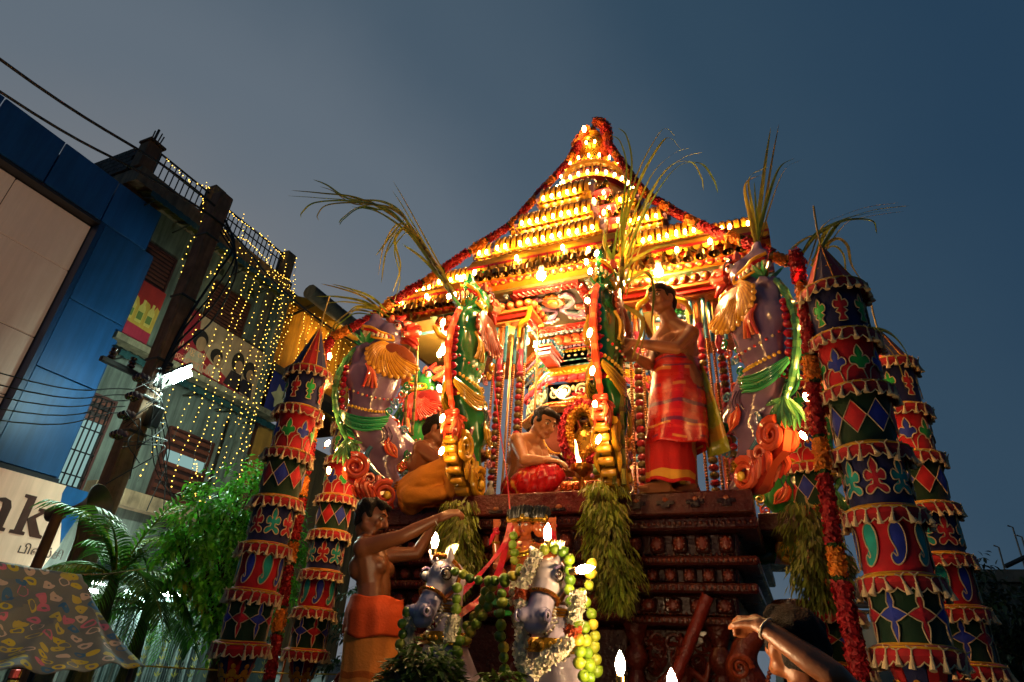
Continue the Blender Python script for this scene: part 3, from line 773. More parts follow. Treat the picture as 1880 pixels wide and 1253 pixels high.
def tier(x0, x1, y0, z0, z1, z2, setback, row, ends=(True, True), trim=RED, name='roof_tier', bulbs=True, back=None):
    """one storey: fascia z0..z1 with trim and lamp row, then a row of curved ribs z1..z2 going back by setback"""
    yb = back or (y0 + setback + .5); m = MB(); cx, L = (x0+x1)/2, x1-x0; h = z1-z0
    m.rbox((cx, (y0+yb)/2, (z0+z1)/2), (L, yb-y0, h), H('DCA61E'), .01)
    m.rbox((cx, y0 + .02 - .02, z0 + h*.18), (L+.012, .05, h*.22), trim, .006)
    m.rbox((cx, y0 - .004, z0 + h*.40), (L+.008, .04, h*.12), H('E8C860'), .004)
    m.rbox((cx, y0 - .006, z1 - .012), (L+.02, .03, .024), H('E8B428'), .006)
    t = cpart(m, name, M_GLOSS, smooth=False)
    m = MB(); m.box((cx, (y0+setback*.35+yb)/2, (z1+z2)/2-.006), (L-.03, yb-y0-setback*.35, z2-z1-.012), H('8A5018')); 
    cpart(m, 'roof_core', M_PAINT, smooth=False)
    n = max(2, int(L / .052)); w = L/n
    me = rib_mesh(z2-z1, setback, w*.74)
    for i in range(n): csub(me, 'roof_rib', t, (x0 + (i+.5)*w, y0 - .005, z1))
    # lamp sockets rail
    m = MB(); ns = int(L/.068)
    for i in range(ns): m.ball((x0 + (i+.5)*L/ns, y0 - .030, z1 - .048), (.020, .022, .016), H('C88A28'), 8, 5)
    cpart(m, 'lamp_rail', M_GLOSS)
    if bulbs: bulb_row(x0 + .02, x1 - .02, y0 - .036, z1 - .012, row)
    for s, e in ((x0, ends[0]), (x1, ends[1])):
        if not e: continue
        m = MB(); sg = -1 if s == x0 else 1; hh = z2-z1
        setback = .13; poly = [(0, 0), (setback*1.1, 0), (setback*1.15, hh*.7), (setback*.8, hh*1.1), (setback*.4, hh*1.15), (setback*.05, hh*.75), (-.03, hh*.35)]
        M = Matrix.Translation((s, y0 + .02, z1 - .01)) @ Matrix.Rotation(rad(90), 4, 'Z')
        m.prism(poly, -sg*.0 - .035, .035, H('8A6A88'), M, H('A080A0'))
        spiral(m, (setback*.45, -.04, hh*.55), hh*.38, 1.5, .012, H('C8A890'), M); spiral(m, (setback*.45, .04, hh*.55), hh*.38, 1.5, .012, H('C8A890'), M)
        cpart(m, 'gable_end', M_GLOSS)
    return t

# eaves: centre bay and wings
def eave(x0, x1, y, zt=4.65, yb=None):
    m = MB(); cx, L = (x0+x1)/2, x1-x0; yb = yb or y + .6
    prof = [(y + .16, 4.36), (y + .15, 4.43), (y - .02, 4.53), (y - .02, 4.56), (y - .05, 4.57), (y - .05, 4.60), (y - .02, 4.61), (y - .02, 4.66), (y + .01, 4.68), (y + .01, 4.71), (yb, 4.71), (yb, 4.40)]
    cols = [H('6A4A6A'), H('B86414'), H('8A1A14'), H('E0B030'), H('B01E24'), H('E8C060'), H('D8A020'), H('E0A828'), H('DCA61E'), BROWN, BROWN, BROWN]
    n = len(prof); vs = [(x0, a, b) for a, b in prof] + [(x1, a, b) for a, b in prof]
    fs = [(i, (i+1) % n, n+(i+1) % n, n+i) for i in range(n)] + [tuple(range(n-1, -1, -1)), tuple(range(n, 2*n))]
    m.add(vs, fs, cols + [H('C88A20'), H('C88A20')])
    e = cpart(m, 'roof_eave', M_GLOSS, smooth=False)
    # scalloped brackets under the lip
    k = int(L/.068); mm = MB(); mm.prism([(-.028, 0), (.028, 0), (.022, -.028), (0, -.044), (-.022, -.028)], 0, .02, H('D8A428'), None, H('B87A18')); me = mm.mesh('scallop', M_GLOSS)
    for i in range(k): csub(me, 'scallop', e, (x0 + (i+.5)*L/k, y - .052, 4.575))
    mm = MB(); mm.box((0, 0, 0), (.03, .012, .018), GRN); me2 = mm.mesh('green_tile', M_GLOSS)
    for i in range(int(L/.1)): csub(me2, 'green_tile', e, (x0 + (i+.5)*.1, y - .028, 4.545))
    m = MB(); petal_row(m, (x0 + .03, y + .06, 4.475), (x1 - .03, y + .06, 4.475), int(L/.075), .010, .055, Vector((0, -.5, -.86)), H('B02A1C'), H('E0A030'), Vector((0, -.86, .5))); tag(cpart(m, 'slope_petals', M_GLOSS), kind='stuff')
    # painted bead cornice on the inner face
    m = MB()
    for (yy, zz, c1, c2, w) in ((y + .145, 4.405, H('9A7A98'), H('DAD0C0'), .085), (y + .19, 4.368, H('4A86A0'), H('C8C8A8'), .085)):
        m.rbox((cx, yy + .02, zz), (L, .05, .034), c1, .006)
        for i in range(int(L/w)): m.ball((x0 + (i+.5)*w, yy - .004, zz), (w*.4, .012, .013), c2, 8, 5)
    cpart(m, 'bead_cornice', M_GLOSS)
    return e
eave(-2.17, -0.83, 3.70, yb=4.6)
eave(-3.22, -2.174, 3.95, yb=5.4); eave(-0.826, 0.22, 3.95, yb=5.4)
m = MB(); m.box((-2.15, 3.84, 4.61), (.05, .26, .18), H('C8901E')); m.box((-.85, 3.84, 4.61), (.05, .26, .18), H('C8901E')); cpart(m, 'eave_return', M_GLOSS, smooth=False)

# eave drip bulbs
me_edge = bulb_mesh('light_bulb', .0145, E_EDGE)
for (x, y, z) in ((-1.084, 3.62, 4.492), (-1.102, 3.62, 4.38), (-2.08, 3.62, 4.5), (-1.7, 3.62, 4.56), (-1.3, 3.62, 4.57), (-.45, 3.87, 4.52), (-.2, 3.87, 4.54), (-2.7, 3.87, 4.54), (-2.4, 3.87, 4.5), (-3.0, 3.87, 4.55)):
    bulb((x, y, z), 'stray bulb hanging among the bells under the chariot eave', 'stray bulbs among the bells', None, me_edge)
# storeys, centre bay then wings
tier(-1.99, -1.02, 3.76, 4.715, 4.80, 4.975, .05, 0, trim=H('E0A030'), back=4.7)
tier(-1.85, -1.14, 3.92, 4.98, 5.165, 5.345, .05, 1, trim=H('E8B838'), back=4.8)
tier(-1.73, -1.22, 4.11, 5.35, 5.60, 5.79, .05, 2, trim=GRN, back=4.9)
m = MB(); m.rbox((-1.475, 4.62, 5.87), (.44, .66, .16), H('DCA61E'), .01); m.rbox((-1.475, 4.62, 5.83), (.47, .69, .04), RED, .006); cpart(m, 'roof_tier', M_GLOSS, smooth=False)
for (x0, x1) in ((-2.74, -2.0), (-1.01, -0.26)):
    tier(x0, x1, 4.05, 4.715, 4.80, 4.97, .05, 0, (x0 < -2, x0 > -2), H('E0A030'), back=5.5)
for (x0, x1) in ((-2.42, -1.86), (-1.13, -0.58)):
    tier(x0, x1, 4.20, 4.975, 5.165, 5.335, .05, 1, (x0 < -2, x0 > -2), GRN, back=5.5)
for (x0, x1) in ((-2.14, -1.74), (-1.21, -0.84)):
    tier(x0, x1, 4.37, 5.34, 5.60, 5.77, .05, 2, (x0 < -2, x0 > -1.7), H('E8B838'), back=5.4)
tier(-3.14, -2.76, 4.10, 4.715, 4.79, 4.93, .05, 0, (True, False), RED, back=5.5); tier(-.24, .14, 4.10, 4.715, 4.79, 4.93, .05, 0, (False, True), RED, back=5.5)
# pink pavilion niches on the flank of the projecting bay
for (x, y, z, s) in ((-0.93, 3.90, 4.72, .85), (-1.05, 4.06, 4.985, .95), (-1.14, 4.24, 5.355, .95)):
    m = MB()
    m.rbox((x, y, z + .05*s), (.17*s, .17*s, .10*s), H('D8A428'), .01); m.rbox((x, y, z + .125*s), (.21*s, .21*s, .03*s), H('D04A5A'), .008)
    for a in (-1, 1):
        for b in (-1, 1): m.rbox((x + a*.06*s, y + b*.06*s, z + .2*s), (.03*s, .03*s, .12*s), H('C83A48'), .006)
    m.box((x, y, z + .2*s), (.07*s, .07*s, .12*s), H('E8B060')); m.rbox((x, y, z + .27*s), (.22*s, .22*s, .03*s), H('D8566A'), .008); m.rbox((x, y, z + .295*s), (.16*s, .16*s, .025*s), H('E88A78'), .006)
    n = cpart(m, 'pavilion_niche', M_GLOSS, smooth=False)
    for dx, dy in ((-.06, -.06), (.06, -.06), (.06, .06), (0, 0)): csub(me_pot, 'gilded_pot', n, (x + dx*s, y + dy*s, z + .308*s), None, (s, s, s))
    for k in range(2): bulb((x + (.05 if k else -.09)*s, y - .115*s, z + (.19 if k else .33)*s), 'bulb on the pink pavilion niches of the roof', 'bulbs on the pavilion niches')
# drum with little purple balls between gold posts
DX, DY = -1.43, 4.95
def ring(r0, z0, r1, z1, col, name, seg=40):
    m = MB(); m.lathe([(r0, z0), (r1, z1)], col, seg, Matrix.Translation((DX, DY, 0)), capb=True); return cpart(m, name, M_GLOSS)
m = MB(); T = Matrix.Translation((DX, DY, 0))
m.lathe([(.44, 5.95), (.44, 6.10), (.40, 6.12), (.42, 6.16), (.46, 6.19), (.46, 6.24), (.40, 6.26), (.38, 6.30)], [H('D8A428'), H('C83A3A'), H('E0B030'), H('C8444A'), H('E8C050'), H('D8A020'), H('B83A2A')], 44, T)
m.lathe([(.37, 6.30), (.33, 6.34), (.33, 6.46), (.36, 6.48), (.37, 6.52)], [H('E8B838'), H('5A1A22'), H('D8A428'), H('E0B030')], 44, T)
m.lathe([(.37, 6.52), (.34, 6.56), (.20, 6.66), (.13, 6.74), (.10, 6.80)], [H('C8444A'), H('E0A828'), H('D8982A'), H('E8B030')], 44, T)
drum = cpart(m, 'roof_drum', M_GLOSS)
mm = MB(); mm.ball((0, 0, 0), (.03, .03, .036), H('B09AC0'), 10, 7); mm.lathe([(.0305, -.005), (.031, 0), (.0305, .005)], H('C83A4A'), 10); me_db = mm.mesh('drum_ball', M_GLOSS)
mm = MB(); mm.rbox((0, 0, 0), (.02, .03, .125), H('D8A428'), .005); me_dp = mm.mesh('drum_post', M_GLOSS)
for k in range(24):
    a = 2*math.pi*(k+.5)/24
    if math.sin(a) > .35: continue
    csub(me_db, 'drum_ball', drum, (DX + .34*math.cos(a), DY + .34*math.sin(a), 6.395)); a2 = 2*math.pi*k/24
    csub(me_dp, 'drum_post', drum, (DX + .355*math.cos(a2), DY + .355*math.sin(a2), 6.40), (0, 0, a2 + math.pi/2))
for k in range(30):
    a = math.pi + math.pi*(k+.5)/30
    if k % 2 == 0: bulb((DX + .47*math.cos(a), DY + .47*math.sin(a), 6.215), 'bulb in the curved row round the roof drum foot', 'bulbs round the drum foot')
    if k % 3 == 1: bulb((DX + .37*math.cos(a), DY + .37*math.sin(a), 6.56), 'bulb in the ring above the purple drum balls', 'bulbs above the drum')
    if k % 5 == 2: bulb((DX + .17*math.cos(a), DY + .17*math.sin(a), 6.71), 'bulb in the small ring round the finial neck', 'bulbs at the finial neck')
# lotus petals and gold finial pot
m = MB()
for k in range(16):
    a = 2*math.pi*k/16
    for (r0, z0, r1, z1, w) in ((.33, 6.54, .23, 6.64, .05), (.22, 6.63, .14, 6.74, .035)):
        p0 = (DX + r0*math.cos(a), DY + r0*math.sin(a), z0); p1 = (DX + r1*math.cos(a), DY + r1*math.sin(a), z1)
        m.tube([p0, tuple((Vector(p0)+Vector(p1))/2 + Vector((math.cos(a), math.sin(a), .6))*.02), p1], [w*.6, w, w*.3], H('E0A22A'), 6)
cpart(m, 'lotus_petals', M_GOLD)
m = MB(); m.lathe([(.10, 6.80), (.13, 6.83), (.08, 6.86), (.06, 6.90), (.10, 6.94), (.15, 7.0), (.17, 7.07), (.15, 7.14), (.08, 7.19), (.06, 7.22), (.11, 7.25), (.10, 7.28), (.04, 7.32), (.05, 7.36), (.01, 7.46)], H('D8A030'), 24, Matrix.Translation((DX, DY, 0)))
cpart(m, 'finial_pot', M_GOLD)
bulb((DX - .04, DY - .22, 7.14), 'bright candle shaped bulb on the golden roof finial', 'finial bulb', None, None, 1.8)
for k in range(3): bulb((DX - .12 + .1*k, DY - .2, 6.93 + .02*(k % 2)), 'bulb in the small ring round the finial neck', 'bulbs at the finial neck')

# ------------------------------------------------------------------ brass bells hanging from the eave
mm = MB(); mm.lathe([(.034, -.052), (.032, -.046), (.026, -.030), (.023, -.012), (.018, .0), (.008, .006)], H('9A7428'), 14, capb=False)
mm.lathe([(.030, -.050), (.022, -.028), (.002, -.006)], H('3A2810'), 14, capb=False); mm.tube([(0, 0, -.01), (0, 0, -.058)], .003, H('6A4A1A'), 6); mm.ball((0, 0, -.060), .007, H('8A6424'), 7, 5)
mm.tube([(0, 0, .0), (0, 0, .045)], .0035, H('5A4018'), 6); me_bell = mm.mesh('brass_bell', M_BRASS)
def bells(x0, x1, y, step, side):
    n = int((x1-x0)/step)
    for i in range(n):
        x = x0 + (i+.5)*(x1-x0)/n
        o = put('brass_bell', me_bell, None, (x, y - .03, 4.515 + rngb.uniform(-.008, .004)), (rngb.uniform(-.12, .12), rngb.uniform(-.12, .12), 0), (1.3,)*3)
        tag(o, 'small brass bell under the eave %s' % side, 'bell', 'bells under the eave %s' % side)
bells(-2.15, -0.86, 3.66, .072, 'of the projecting bay'); bells(-3.2, -2.2, 3.92, .078, 'on the old building side'); bells(-.8, .16, 3.92, .095, 'above the standing man')

# ------------------------------------------------------------------ big round bulbs under the ceiling
mm = MB(); mm.mi = 0; mm.lathe([(.012, .0), (.02, -.005), (.022, -.05), (.014, -.06)], H('C8C0A8'), 12); mm.mi = 1; mm.ball((0, 0, -.092), (.034, .034, .038), (1, .9, .6), 14, 9)
me_round = mm.mesh('hanging_bulb', [M_PAINT, E_WARM2])
for p, lab in (((-1.45, 3.56, 4.40), 'bright round bulb hanging in front of the lotus ceiling panel'), ((-0.592, 3.82, 4.42), 'bright round bulb above the head of the standing man'),
               ((-2.02, 3.94, 4.32), 'round bulb beside the green beast with the bristly mane'), ((-1.83, 4.2, 4.22), 'round bulb under the green lotus capital of the bead column'),
               ((-2.62, 4.15, 4.22), 'round bulb behind the mauve beast near the seated bare-backed man'), ((-0.68, 4.32, 4.18), 'round bulb glowing just behind the neck of the standing man'),
               ((-1.62, 4.62, 3.86), 'round bulb hung before the scroll frieze over the shrine'), ((-0.45, 4.5, 4.28), 'round bulb deep under the ceiling behind the bead columns'), ((-1.2, 4.75, 4.28), 'round bulb inside the eight-sided canopy')):
    o = put('hanging_bulb', me_round, None, p); tag(o, lab, 'light bulb', 'round bulbs under the chariot ceiling')
# ------------------------------------------------------------------ rampant carved beasts at the chariot corners
me_roll = [MB().lathe([(.008, -.046), (.02, -.044), (.025, -.034), (.025, .034), (.02, .044), (.008, .046)], c, 14).mesh('edge_roll', M_PORC) for c in (H('B03A22'), H('A87A1E'), H('D06A3A'))]
me_rb = MB().ball((0, 0, 0), (.028, .04, .026), H('A8142A'), 12, 8).mesh('red_bead', M_PORC)
def yali(loc, outward, pal, label, detail=True, bulbs=()):
    root = empty('beast_sculpture', loc, math.atan2(outward[1], outward[0])); tag(root, label, 'sculpture', 'rampant beasts at the chariot corners')
    c, mane, stemc, scroll, swag, fin, drape = pal
    L = lambda u, v, y=0: (u, y, v)
    q = chain([L(.28,1.36), L(.31,1.22), L(.32,1.05), L(.34,.90), L(.36,.76), L(.33,.66), L(.22,.56), L(.15,.46)], [.10,.15,.20,.19,.15,.155,.19,.155], c)
    q += chain([L(.15,.46), L(.17,.36), L(.10,.25), L(.03,.18), L(.0,.09)], [.14,.10,.075,.055,.05], c)
    q += chain([L(.06,.55), L(-.03,.52), L(-.04,.46)], [.09,.05,.04], c)
    q += chain([L(.0,.07), L(-.05,.05), L(-.1,.035)], [.06,.055,.04], c) + chain([L(.02,.05), L(.06,.03)], [.05,.04], c)
    q += [ell(L(.49,1.0), (.085,.13,.12), c), ell(L(.47,.92), (.06,.12,.06), c)] + chain([L(.47,1.05), L(.50,1.17), L(.505,1.23)], [.07,.055,.05], c)
    for k in range(3): q += chain([L(.50,1.24,(k-1)*.06), L(.46,1.285,(k-1)*.08), L(.43,1.25,(k-1)*.08)], [.028,.022,.014], c)
    q += [ell(L(.29,1.44), (.11,.17,.11), c)] + chain([L(.30,1.47), L(.40,1.50), L(.46,1.47)], [.09,.07,.055], c) + chain([L(.42,1.52), L(.44,1.57), L(.41,1.585)], [.05,.035,.025], c)
    q += chain([L(.27,1.34), L(.37,1.32), L(.45,1.345)], [.06,.045,.03], c)
    b = organic('body', q, .016, M_PORC, root, 4); b.scale = (1, .52, 1)
    # mouth: gums, lips, teeth, tongue
    for s in (-1, 1):
        m = MB(); y = s*.062
        m.tube(catmull([L(.50,1.42,s*.02), L(.44,1.405,y), L(.37,1.38,y), L(.29,1.385,y)], 4), .013, H('B81E24'), 6)
        m.tube(catmull([L(.52,1.45,s*.02), L(.45,1.43,y*1.08), L(.37,1.405,y*1.1), L(.28,1.40,y*1.1), L(.25,1.36,y)], 4), .012, H('E0A428'), 6)
        m.tube(catmull([L(.47,1.36,s*.02), L(.40,1.345,y), L(.31,1.35,y), L(.25,1.36,y)], 4), .011, H('E0A428'), 6)
        m.obj('lips', M_PORC, root)
    m = MB()
    for k in range(6):
        t = k/5
        for s in (-1, 1): m.ball(L(.49 - .17*t, 1.395 - .02*t, s*(.02 + .045*min(1, t*2))), (.017, .012, .026), H('E8DCA8'), 8, 6)
    m.obj('teeth', M_PORC, root)
    for s in (-1, 1):
        m = MB(); m.ball(L(.24,1.49,s*.075), (.034,.02,.034), H('E8D8C8'), 12, 8); m.ball(L(.245,1.49,s*.092), (.019,.01,.019), H('B84A1E'), 10, 6); m.ball(L(.247,1.49,s*.100), (.010,.006,.010), (.01,.01,.01), 8, 5)
        m.tube(catmull([L(.19,1.50,s*.08), L(.22,1.535,s*.088), L(.28,1.53,s*.085)], 4), .009, H('3A2A3E'), 6)
        m.obj('eye', M_PORC, root)
    m = MB()   # crest and ear flames
    for s in (-1, 1):
        for k in range(6):
            a = rad(60 + 26*k); r0, r1 = .10, .20 + .03*(k % 2)
            p = [L(.24 + r*math.cos(a + (r-.1)*2.4), 1.46 + r*math.sin(a + (r-.1)*2.4)*.72, s*(.05 - .02*k/6)) for r in (r0, (r0+r1)/2, r1)]
            m.tube(p, [.03, .028, .012], H('C83028') if k % 2 else H('D85A3A'), 7)
    for s in (-1, 1): m.tube(catmull([L(.18,1.44,s*.06), L(.11,1.46,s*.07), L(.05,1.52,s*.06), L(.10,1.55,s*.05), L(.15,1.52,s*.05)], 4), [.03]*8 + [.022]*9, H('D8583A'), 7)
    m.obj('crest', M_PORC, root)
    # mane fan on both flanks
    for s in (-1, 1):
        m = MB(); O = Vector(L(.27, 1.31, s*.075))
        m.ball(L(.23,1.17,s*.075), (.20,.035,.16), mane[2], 18, 8)
        N = 26
        for k in range(N):
            t = k/(N-1); a = rad(-168 + 176*t)
            E = Vector(L(.235 + .215*math.cos(a), 1.185 + .168*math.sin(a), s*.105)); Mid = (O + E)/2; per = Vector((-(E-O).z, 0, (E-O).x))
            P = catmull([O, O.lerp(E, .35) + per*.16 + Vector((0, s*.02, 0)), O.lerp(E, .7) + per*.12 + Vector((0, s*.015, 0)), E], 4)
            col = mane[0] if k % 2 else mane[1]
            m.tube(P, [.005]*3 + [.009]*5 + [.013]*4 + [.010], col, 6)
            if k % 2: m.ball(E, (.022, .014, .022), mane[0], 8, 6)
        m.obj('mane', M_GLOSS, root)
    # bead chain
    bp = catmull([L(.575,1.05), L(.57,.90), L(.545,.72), L(.47,.62), L(.36,.54), L(.27,.47)], 6)
    acc = 0; last = None
    for i, p in enumerate(bp):
        if last is None or (p-last).length > .047:
            o = put('red_bead', me_rb, root, p, (0, 0, 0)); last = p
    for s in (-1, 1):   # painted frill of curls down the inner back, collar and belt
        m = MB()
        for k, (u, v) in enumerate(((.09, .98), (.13, .90), (.18, .82), (.20, .74), (.14, .66), (.06, .61), (.00, .42), (.03, .34), (.0, .26))):
            spiral(m, (u - .015, s*.055, v), .034, 1.4, .011, (swag[0], drape[0], fin[1])[k % 3], None, 1 if k % 2 else -1, 1.5 + k)
        tag(m.obj('back_curls', M_PORC, root), kind='stuff'); m = MB()
        for k in range(13):
            t = k/12; m.ball(L(.50 - .30*t, .735 - .035*math.sin(t*3.14), s*(.035 + .065*math.sin(t*3.14))), .013, H('D8B040'), 8, 5)
            m.ball(L(.52 - .40*t, .865 - .06*math.sin(t*3.14), s*(.03 + .085*math.sin(t*3.14))), .010, H('E0CFA0') if k % 2 else H('B82A2A'), 8, 5)
        m.obj('bead_belt', M_PORC, root); m = MB()
        for k in range(5): m.tube([L(.37 + .05*math.cos(a)*(1-.16*k), .955 + .04*math.sin(a)*(1-.16*k), s*.112) for a in [j*.7 for j in range(9)]], .0035, H('4A3A56') if k % 2 == 0 else H('A890B0'), 5, None, False, True)
        for k in range(3): m.tube(catmull([L(.24 - .03*k, .60, s*.095), L(.20 - .03*k, .53, s*.105), L(.22 - .03*k, .46, s*.09)], 4), .004, H('43344E'), 5)
        m.obj('painted_swirls', M_PORC, root)
    # stem with leaf
    m = MB(); P = catmull([L(.46,1.26), L(.545,1.22), L(.62,1.0), L(.615,.80), L(.54,.60), L(.45,.46)], 6)
    m.tube(P, [.014 + .01*math.sin(i/len(P)*math.pi) + (.006 if i % 3 == 0 else 0) for i in range(len(P))], [stemc[0], stemc[1], stemc[0]], 8)
    for s in (-1, 1):
        for k in range(6):
            a = rad(200 + 22*k); m.tube(catmull([L(.46,.47,s*.01), L(.46 + .07*math.cos(a), .42 + .05*math.sin(a), s*.04), L(.455 + .12*math.cos(a), .40 + .12*math.sin(a), s*.03)], 3), [.010, .014, .016, .016, .014, .010, .004], stemc[k % 2], 6)
        for k in range(5):
            a = rad(-10 + 30*k); m.tube(catmull([L(.44,.47,s*.01), L(.40 + .03*math.cos(a), .42 + .03*math.sin(a), s*.05), L(.36 + .05*math.cos(a), .40 + .06*math.sin(a), s*.04)], 3), [.009, .013, .015, .015, .012, .009, .004], stemc[(k+1) % 2], 6)
    for s in (-1, 1):
        for k in range(4): m.leaf(L(.47,1.29,s*.02), (-.3+.25*k, s*.2, .25), (0, s, 0), .12, .02, H('2E8A48'))
    m.obj('leaf_stem', M_PORC, root)
    for s in (-1, 1):   # swag round the waist
        m = MB()
        for k in range(6):
            o = .018*k
            P = catmull([L(.55, .68 - o*.3, s*.03), L(.48, .64 - o*.9, s*.085), L(.37, .63 - o*1.1, s*.105), L(.27, .65 - o, s*.105), L(.19, .69 - o*1.2, s*.075)], 4)
            m.tube(P, .010, swag[k % 2], 6)
        for k in range(14):
            t = k/13; m.ball(L(.53 - .33*t, .575 - .10*math.sin(t*3.1)*.25 + .02*t, s*(.06 + .05*math.sin(t*3.1))), .010, swag[0], 6, 4)
        m.obj('swag', M_PORC, root)
    for s in (-1, 1):
        m = MB()
        for k in range(5):
            o = .018*k; m.tube(catmull([L(.24 + o*.4, .46, s*.05), L(.285 + o*.3, .40 - o*.2, s*.055), L(.28 + o*.4, .33 - o*.3, s*.05), L(.21 + o*.2, .26 - o*.2, s*.045), L(.13, .21, s*.04)], 4), .010, fin[k % 2], 6)
        m.obj('fin', M_PORC, root)
    for s in (-1, 1):
        m = MB()
        for k in range(4): m.tube(catmull([L(.435, 1.09, s*.085), L(.41 - .012*k, 1.02, s*.115), L(.415 - .022*k, .95, s*.118), L(.43 - .035*k, .88 + .01*(k % 2), s*.108)], 4), [.010]*4 + [.015]*5 + [.012]*4, drape[k % 2], 6)
        m.obj('drape', M_PORC, root); m = MB()
        for k in range(4): m.tube(catmull([L(.165 - .004*k, .52 - .01*k, s*.085), L(.185 - .022*k, .46, s*.10), L(.15 - .02*k, .395 + .01*k, s*.10), L(.075, .375, s*.085)], 4), [.007]*4 + [.013]*5 + [.006]*4, drape[k % 2], 6)
        m.obj('haunch_leaf', M_PORC, root)

    # scroll work at the foot
    m = MB(); poly = [(.44,.28), (.38,.36), (.30,.33), (.22,.24), (.14,.17), (.07,.12), (.02,.0), (.16,-.01), (.22,.03), (.30,.12), (.40,.17)]
    m.prism(poly, -.028, .028, scroll[1], None, scroll[0])
    for s in (-1, 1):
        spiral(m, (.365, s*.06, .265), .095, 2.0, .026, scroll[0], None, 1, 1.0, 8); spiral(m, (.12, s*.06, .095), .10, 2.0, .026, scroll[0], None, -1, 2.0, 8)
        spiral(m, (.245, s*.055, .19), .07, 1.5, .020, scroll[2], None, 1, 2.6, 7); m.ball((.10, s*.07, .09), (.03, .02, .03), H('D8B030'), 10, 6)
        for k in range(5): m.tube(catmull([(.31 - .03*k, s*.05, .20 - .02*k), (.335 - .03*k, s*.07, .13), (.30 - .04*k, s*.06, .07 - .01*k)], 3), [.012, .018, .02, .018, .016, .012, .006], scroll[k % 3], 6)
    m.obj('scroll_base', M_PORC, root)
    for k, (u, v) in enumerate(() if pal is not PAL_G else ((.475, .47), (.485, .41), (.48, .35), (.465, .29), (.45, .23), (.42, .17), (.37, .115), (.31, .065), (.24, .02))):
        put('edge_roll', me_roll[(1 if pal is PAL_G or k > 3 else 2) if k > 2 else 0], root, (u, 0, v), (rad(90), 0, 0))
    m = MB()
    for k in range(3): m.lathe([(.052 - .004*k, .15 + .022*k), (.064 - .004*k, .16 + .022*k), (.052 - .004*k, .17 + .022*k)], H('D0A030'), 14, Matrix.Translation((.012, 0, 0)), 1, .75)
    m.obj('anklet', M_GOLD, root)
    Mw = Matrix.Translation(loc) @ Matrix.Rotation(root.rotation_euler[2], 4, 'Z')
    for (u, v) in bulbs:
        bulb(tuple(Mw @ Vector((u, 0, v))), 'small bulb wired along the edge of a corner beast', 'bulbs along the corner beasts', (rngb.uniform(-.4, .4), rngb.uniform(-.4, .4), 0), me_edge)
    return root
MV = H('6E5A78'); GR = H('1E6E3A'); s2 = .7071
GOLDM = (H('D8A028'), H('B87A1A'), H('7A3A10')); BRISM = (H('8A3A20'), H('5A2414'), H('3A140C')); REDM = (H('C84436'), H('A02A22'), H('6A1A14'))
PAL_M = (MV, GOLDM, (H('3E7A48'), H('5E9A58')), (H('C85234'), H('A83424'), H('D8765A')), (H('1E7A44'), H('3E9A60')), (H('2E5A74'), H('5A8490')), (H('C84A2A'), H('DE7A4A')))
PAL_G = (GR, BRISM, (H('B03A22'), H('D85A38')), (H('B0821E'), H('8A5A10'), H('CDA53C')), (H('A88A2A'), H('8A6A1A')), (H('7A3A4A'), H('B87A88')), (H('B08A2E'), H('8A641C')))
EB = ((.72, 1.10), (.73, .86), (.68, .58), (.60, .40), (.54, .20))
yali((-2.62, 3.80, ZP + .02), (-s2, -s2), PAL_M, 'mauve rampant beast with golden mane beside the orange-clad climbing man', True, EB)
yali((-0.20, 3.80, ZP + .02), (s2, -s2), PAL_M, 'mauve rampant beast with golden mane behind the red flower garland pillar', True, EB)
EG = ((.70, 1.22), (.74, .98), (.72, .76), (.66, .54), (.60, .36), (.56, .16), (.56, 1.46))
yali((-1.88, 3.66, ZP + .02), (0, -1), PAL_G, 'green rampant beast with bristly brown mane beside the seated bare-backed man', True, EG)
yali((-0.885, 3.68, ZP + .02), (0, -1), PAL_G, 'green rampant beast gripped beside the standing man in red', True, EG)
PAL_2 = (H('2A7A3A'), REDM, (H('3E7A48'), H('5E9A58')), (H('C89A28'), H('9A6A14'), H('E0BC50')), (H('A88A2A'), H('8A6A1A')), (H('2E5A74'), H('5A8490')), (H('C84A2A'), H('DE7A4A')))
yali((-2.72, 4.55, ZP + .02), (-1, 0), PAL_2, 'beast with red mane half hidden behind the mauve one near the palm')
yali((-0.10, 4.50, ZP - .25), (1, 0), PAL_2, 'green beast with golden scrolls half hidden behind the tall cloth drums')
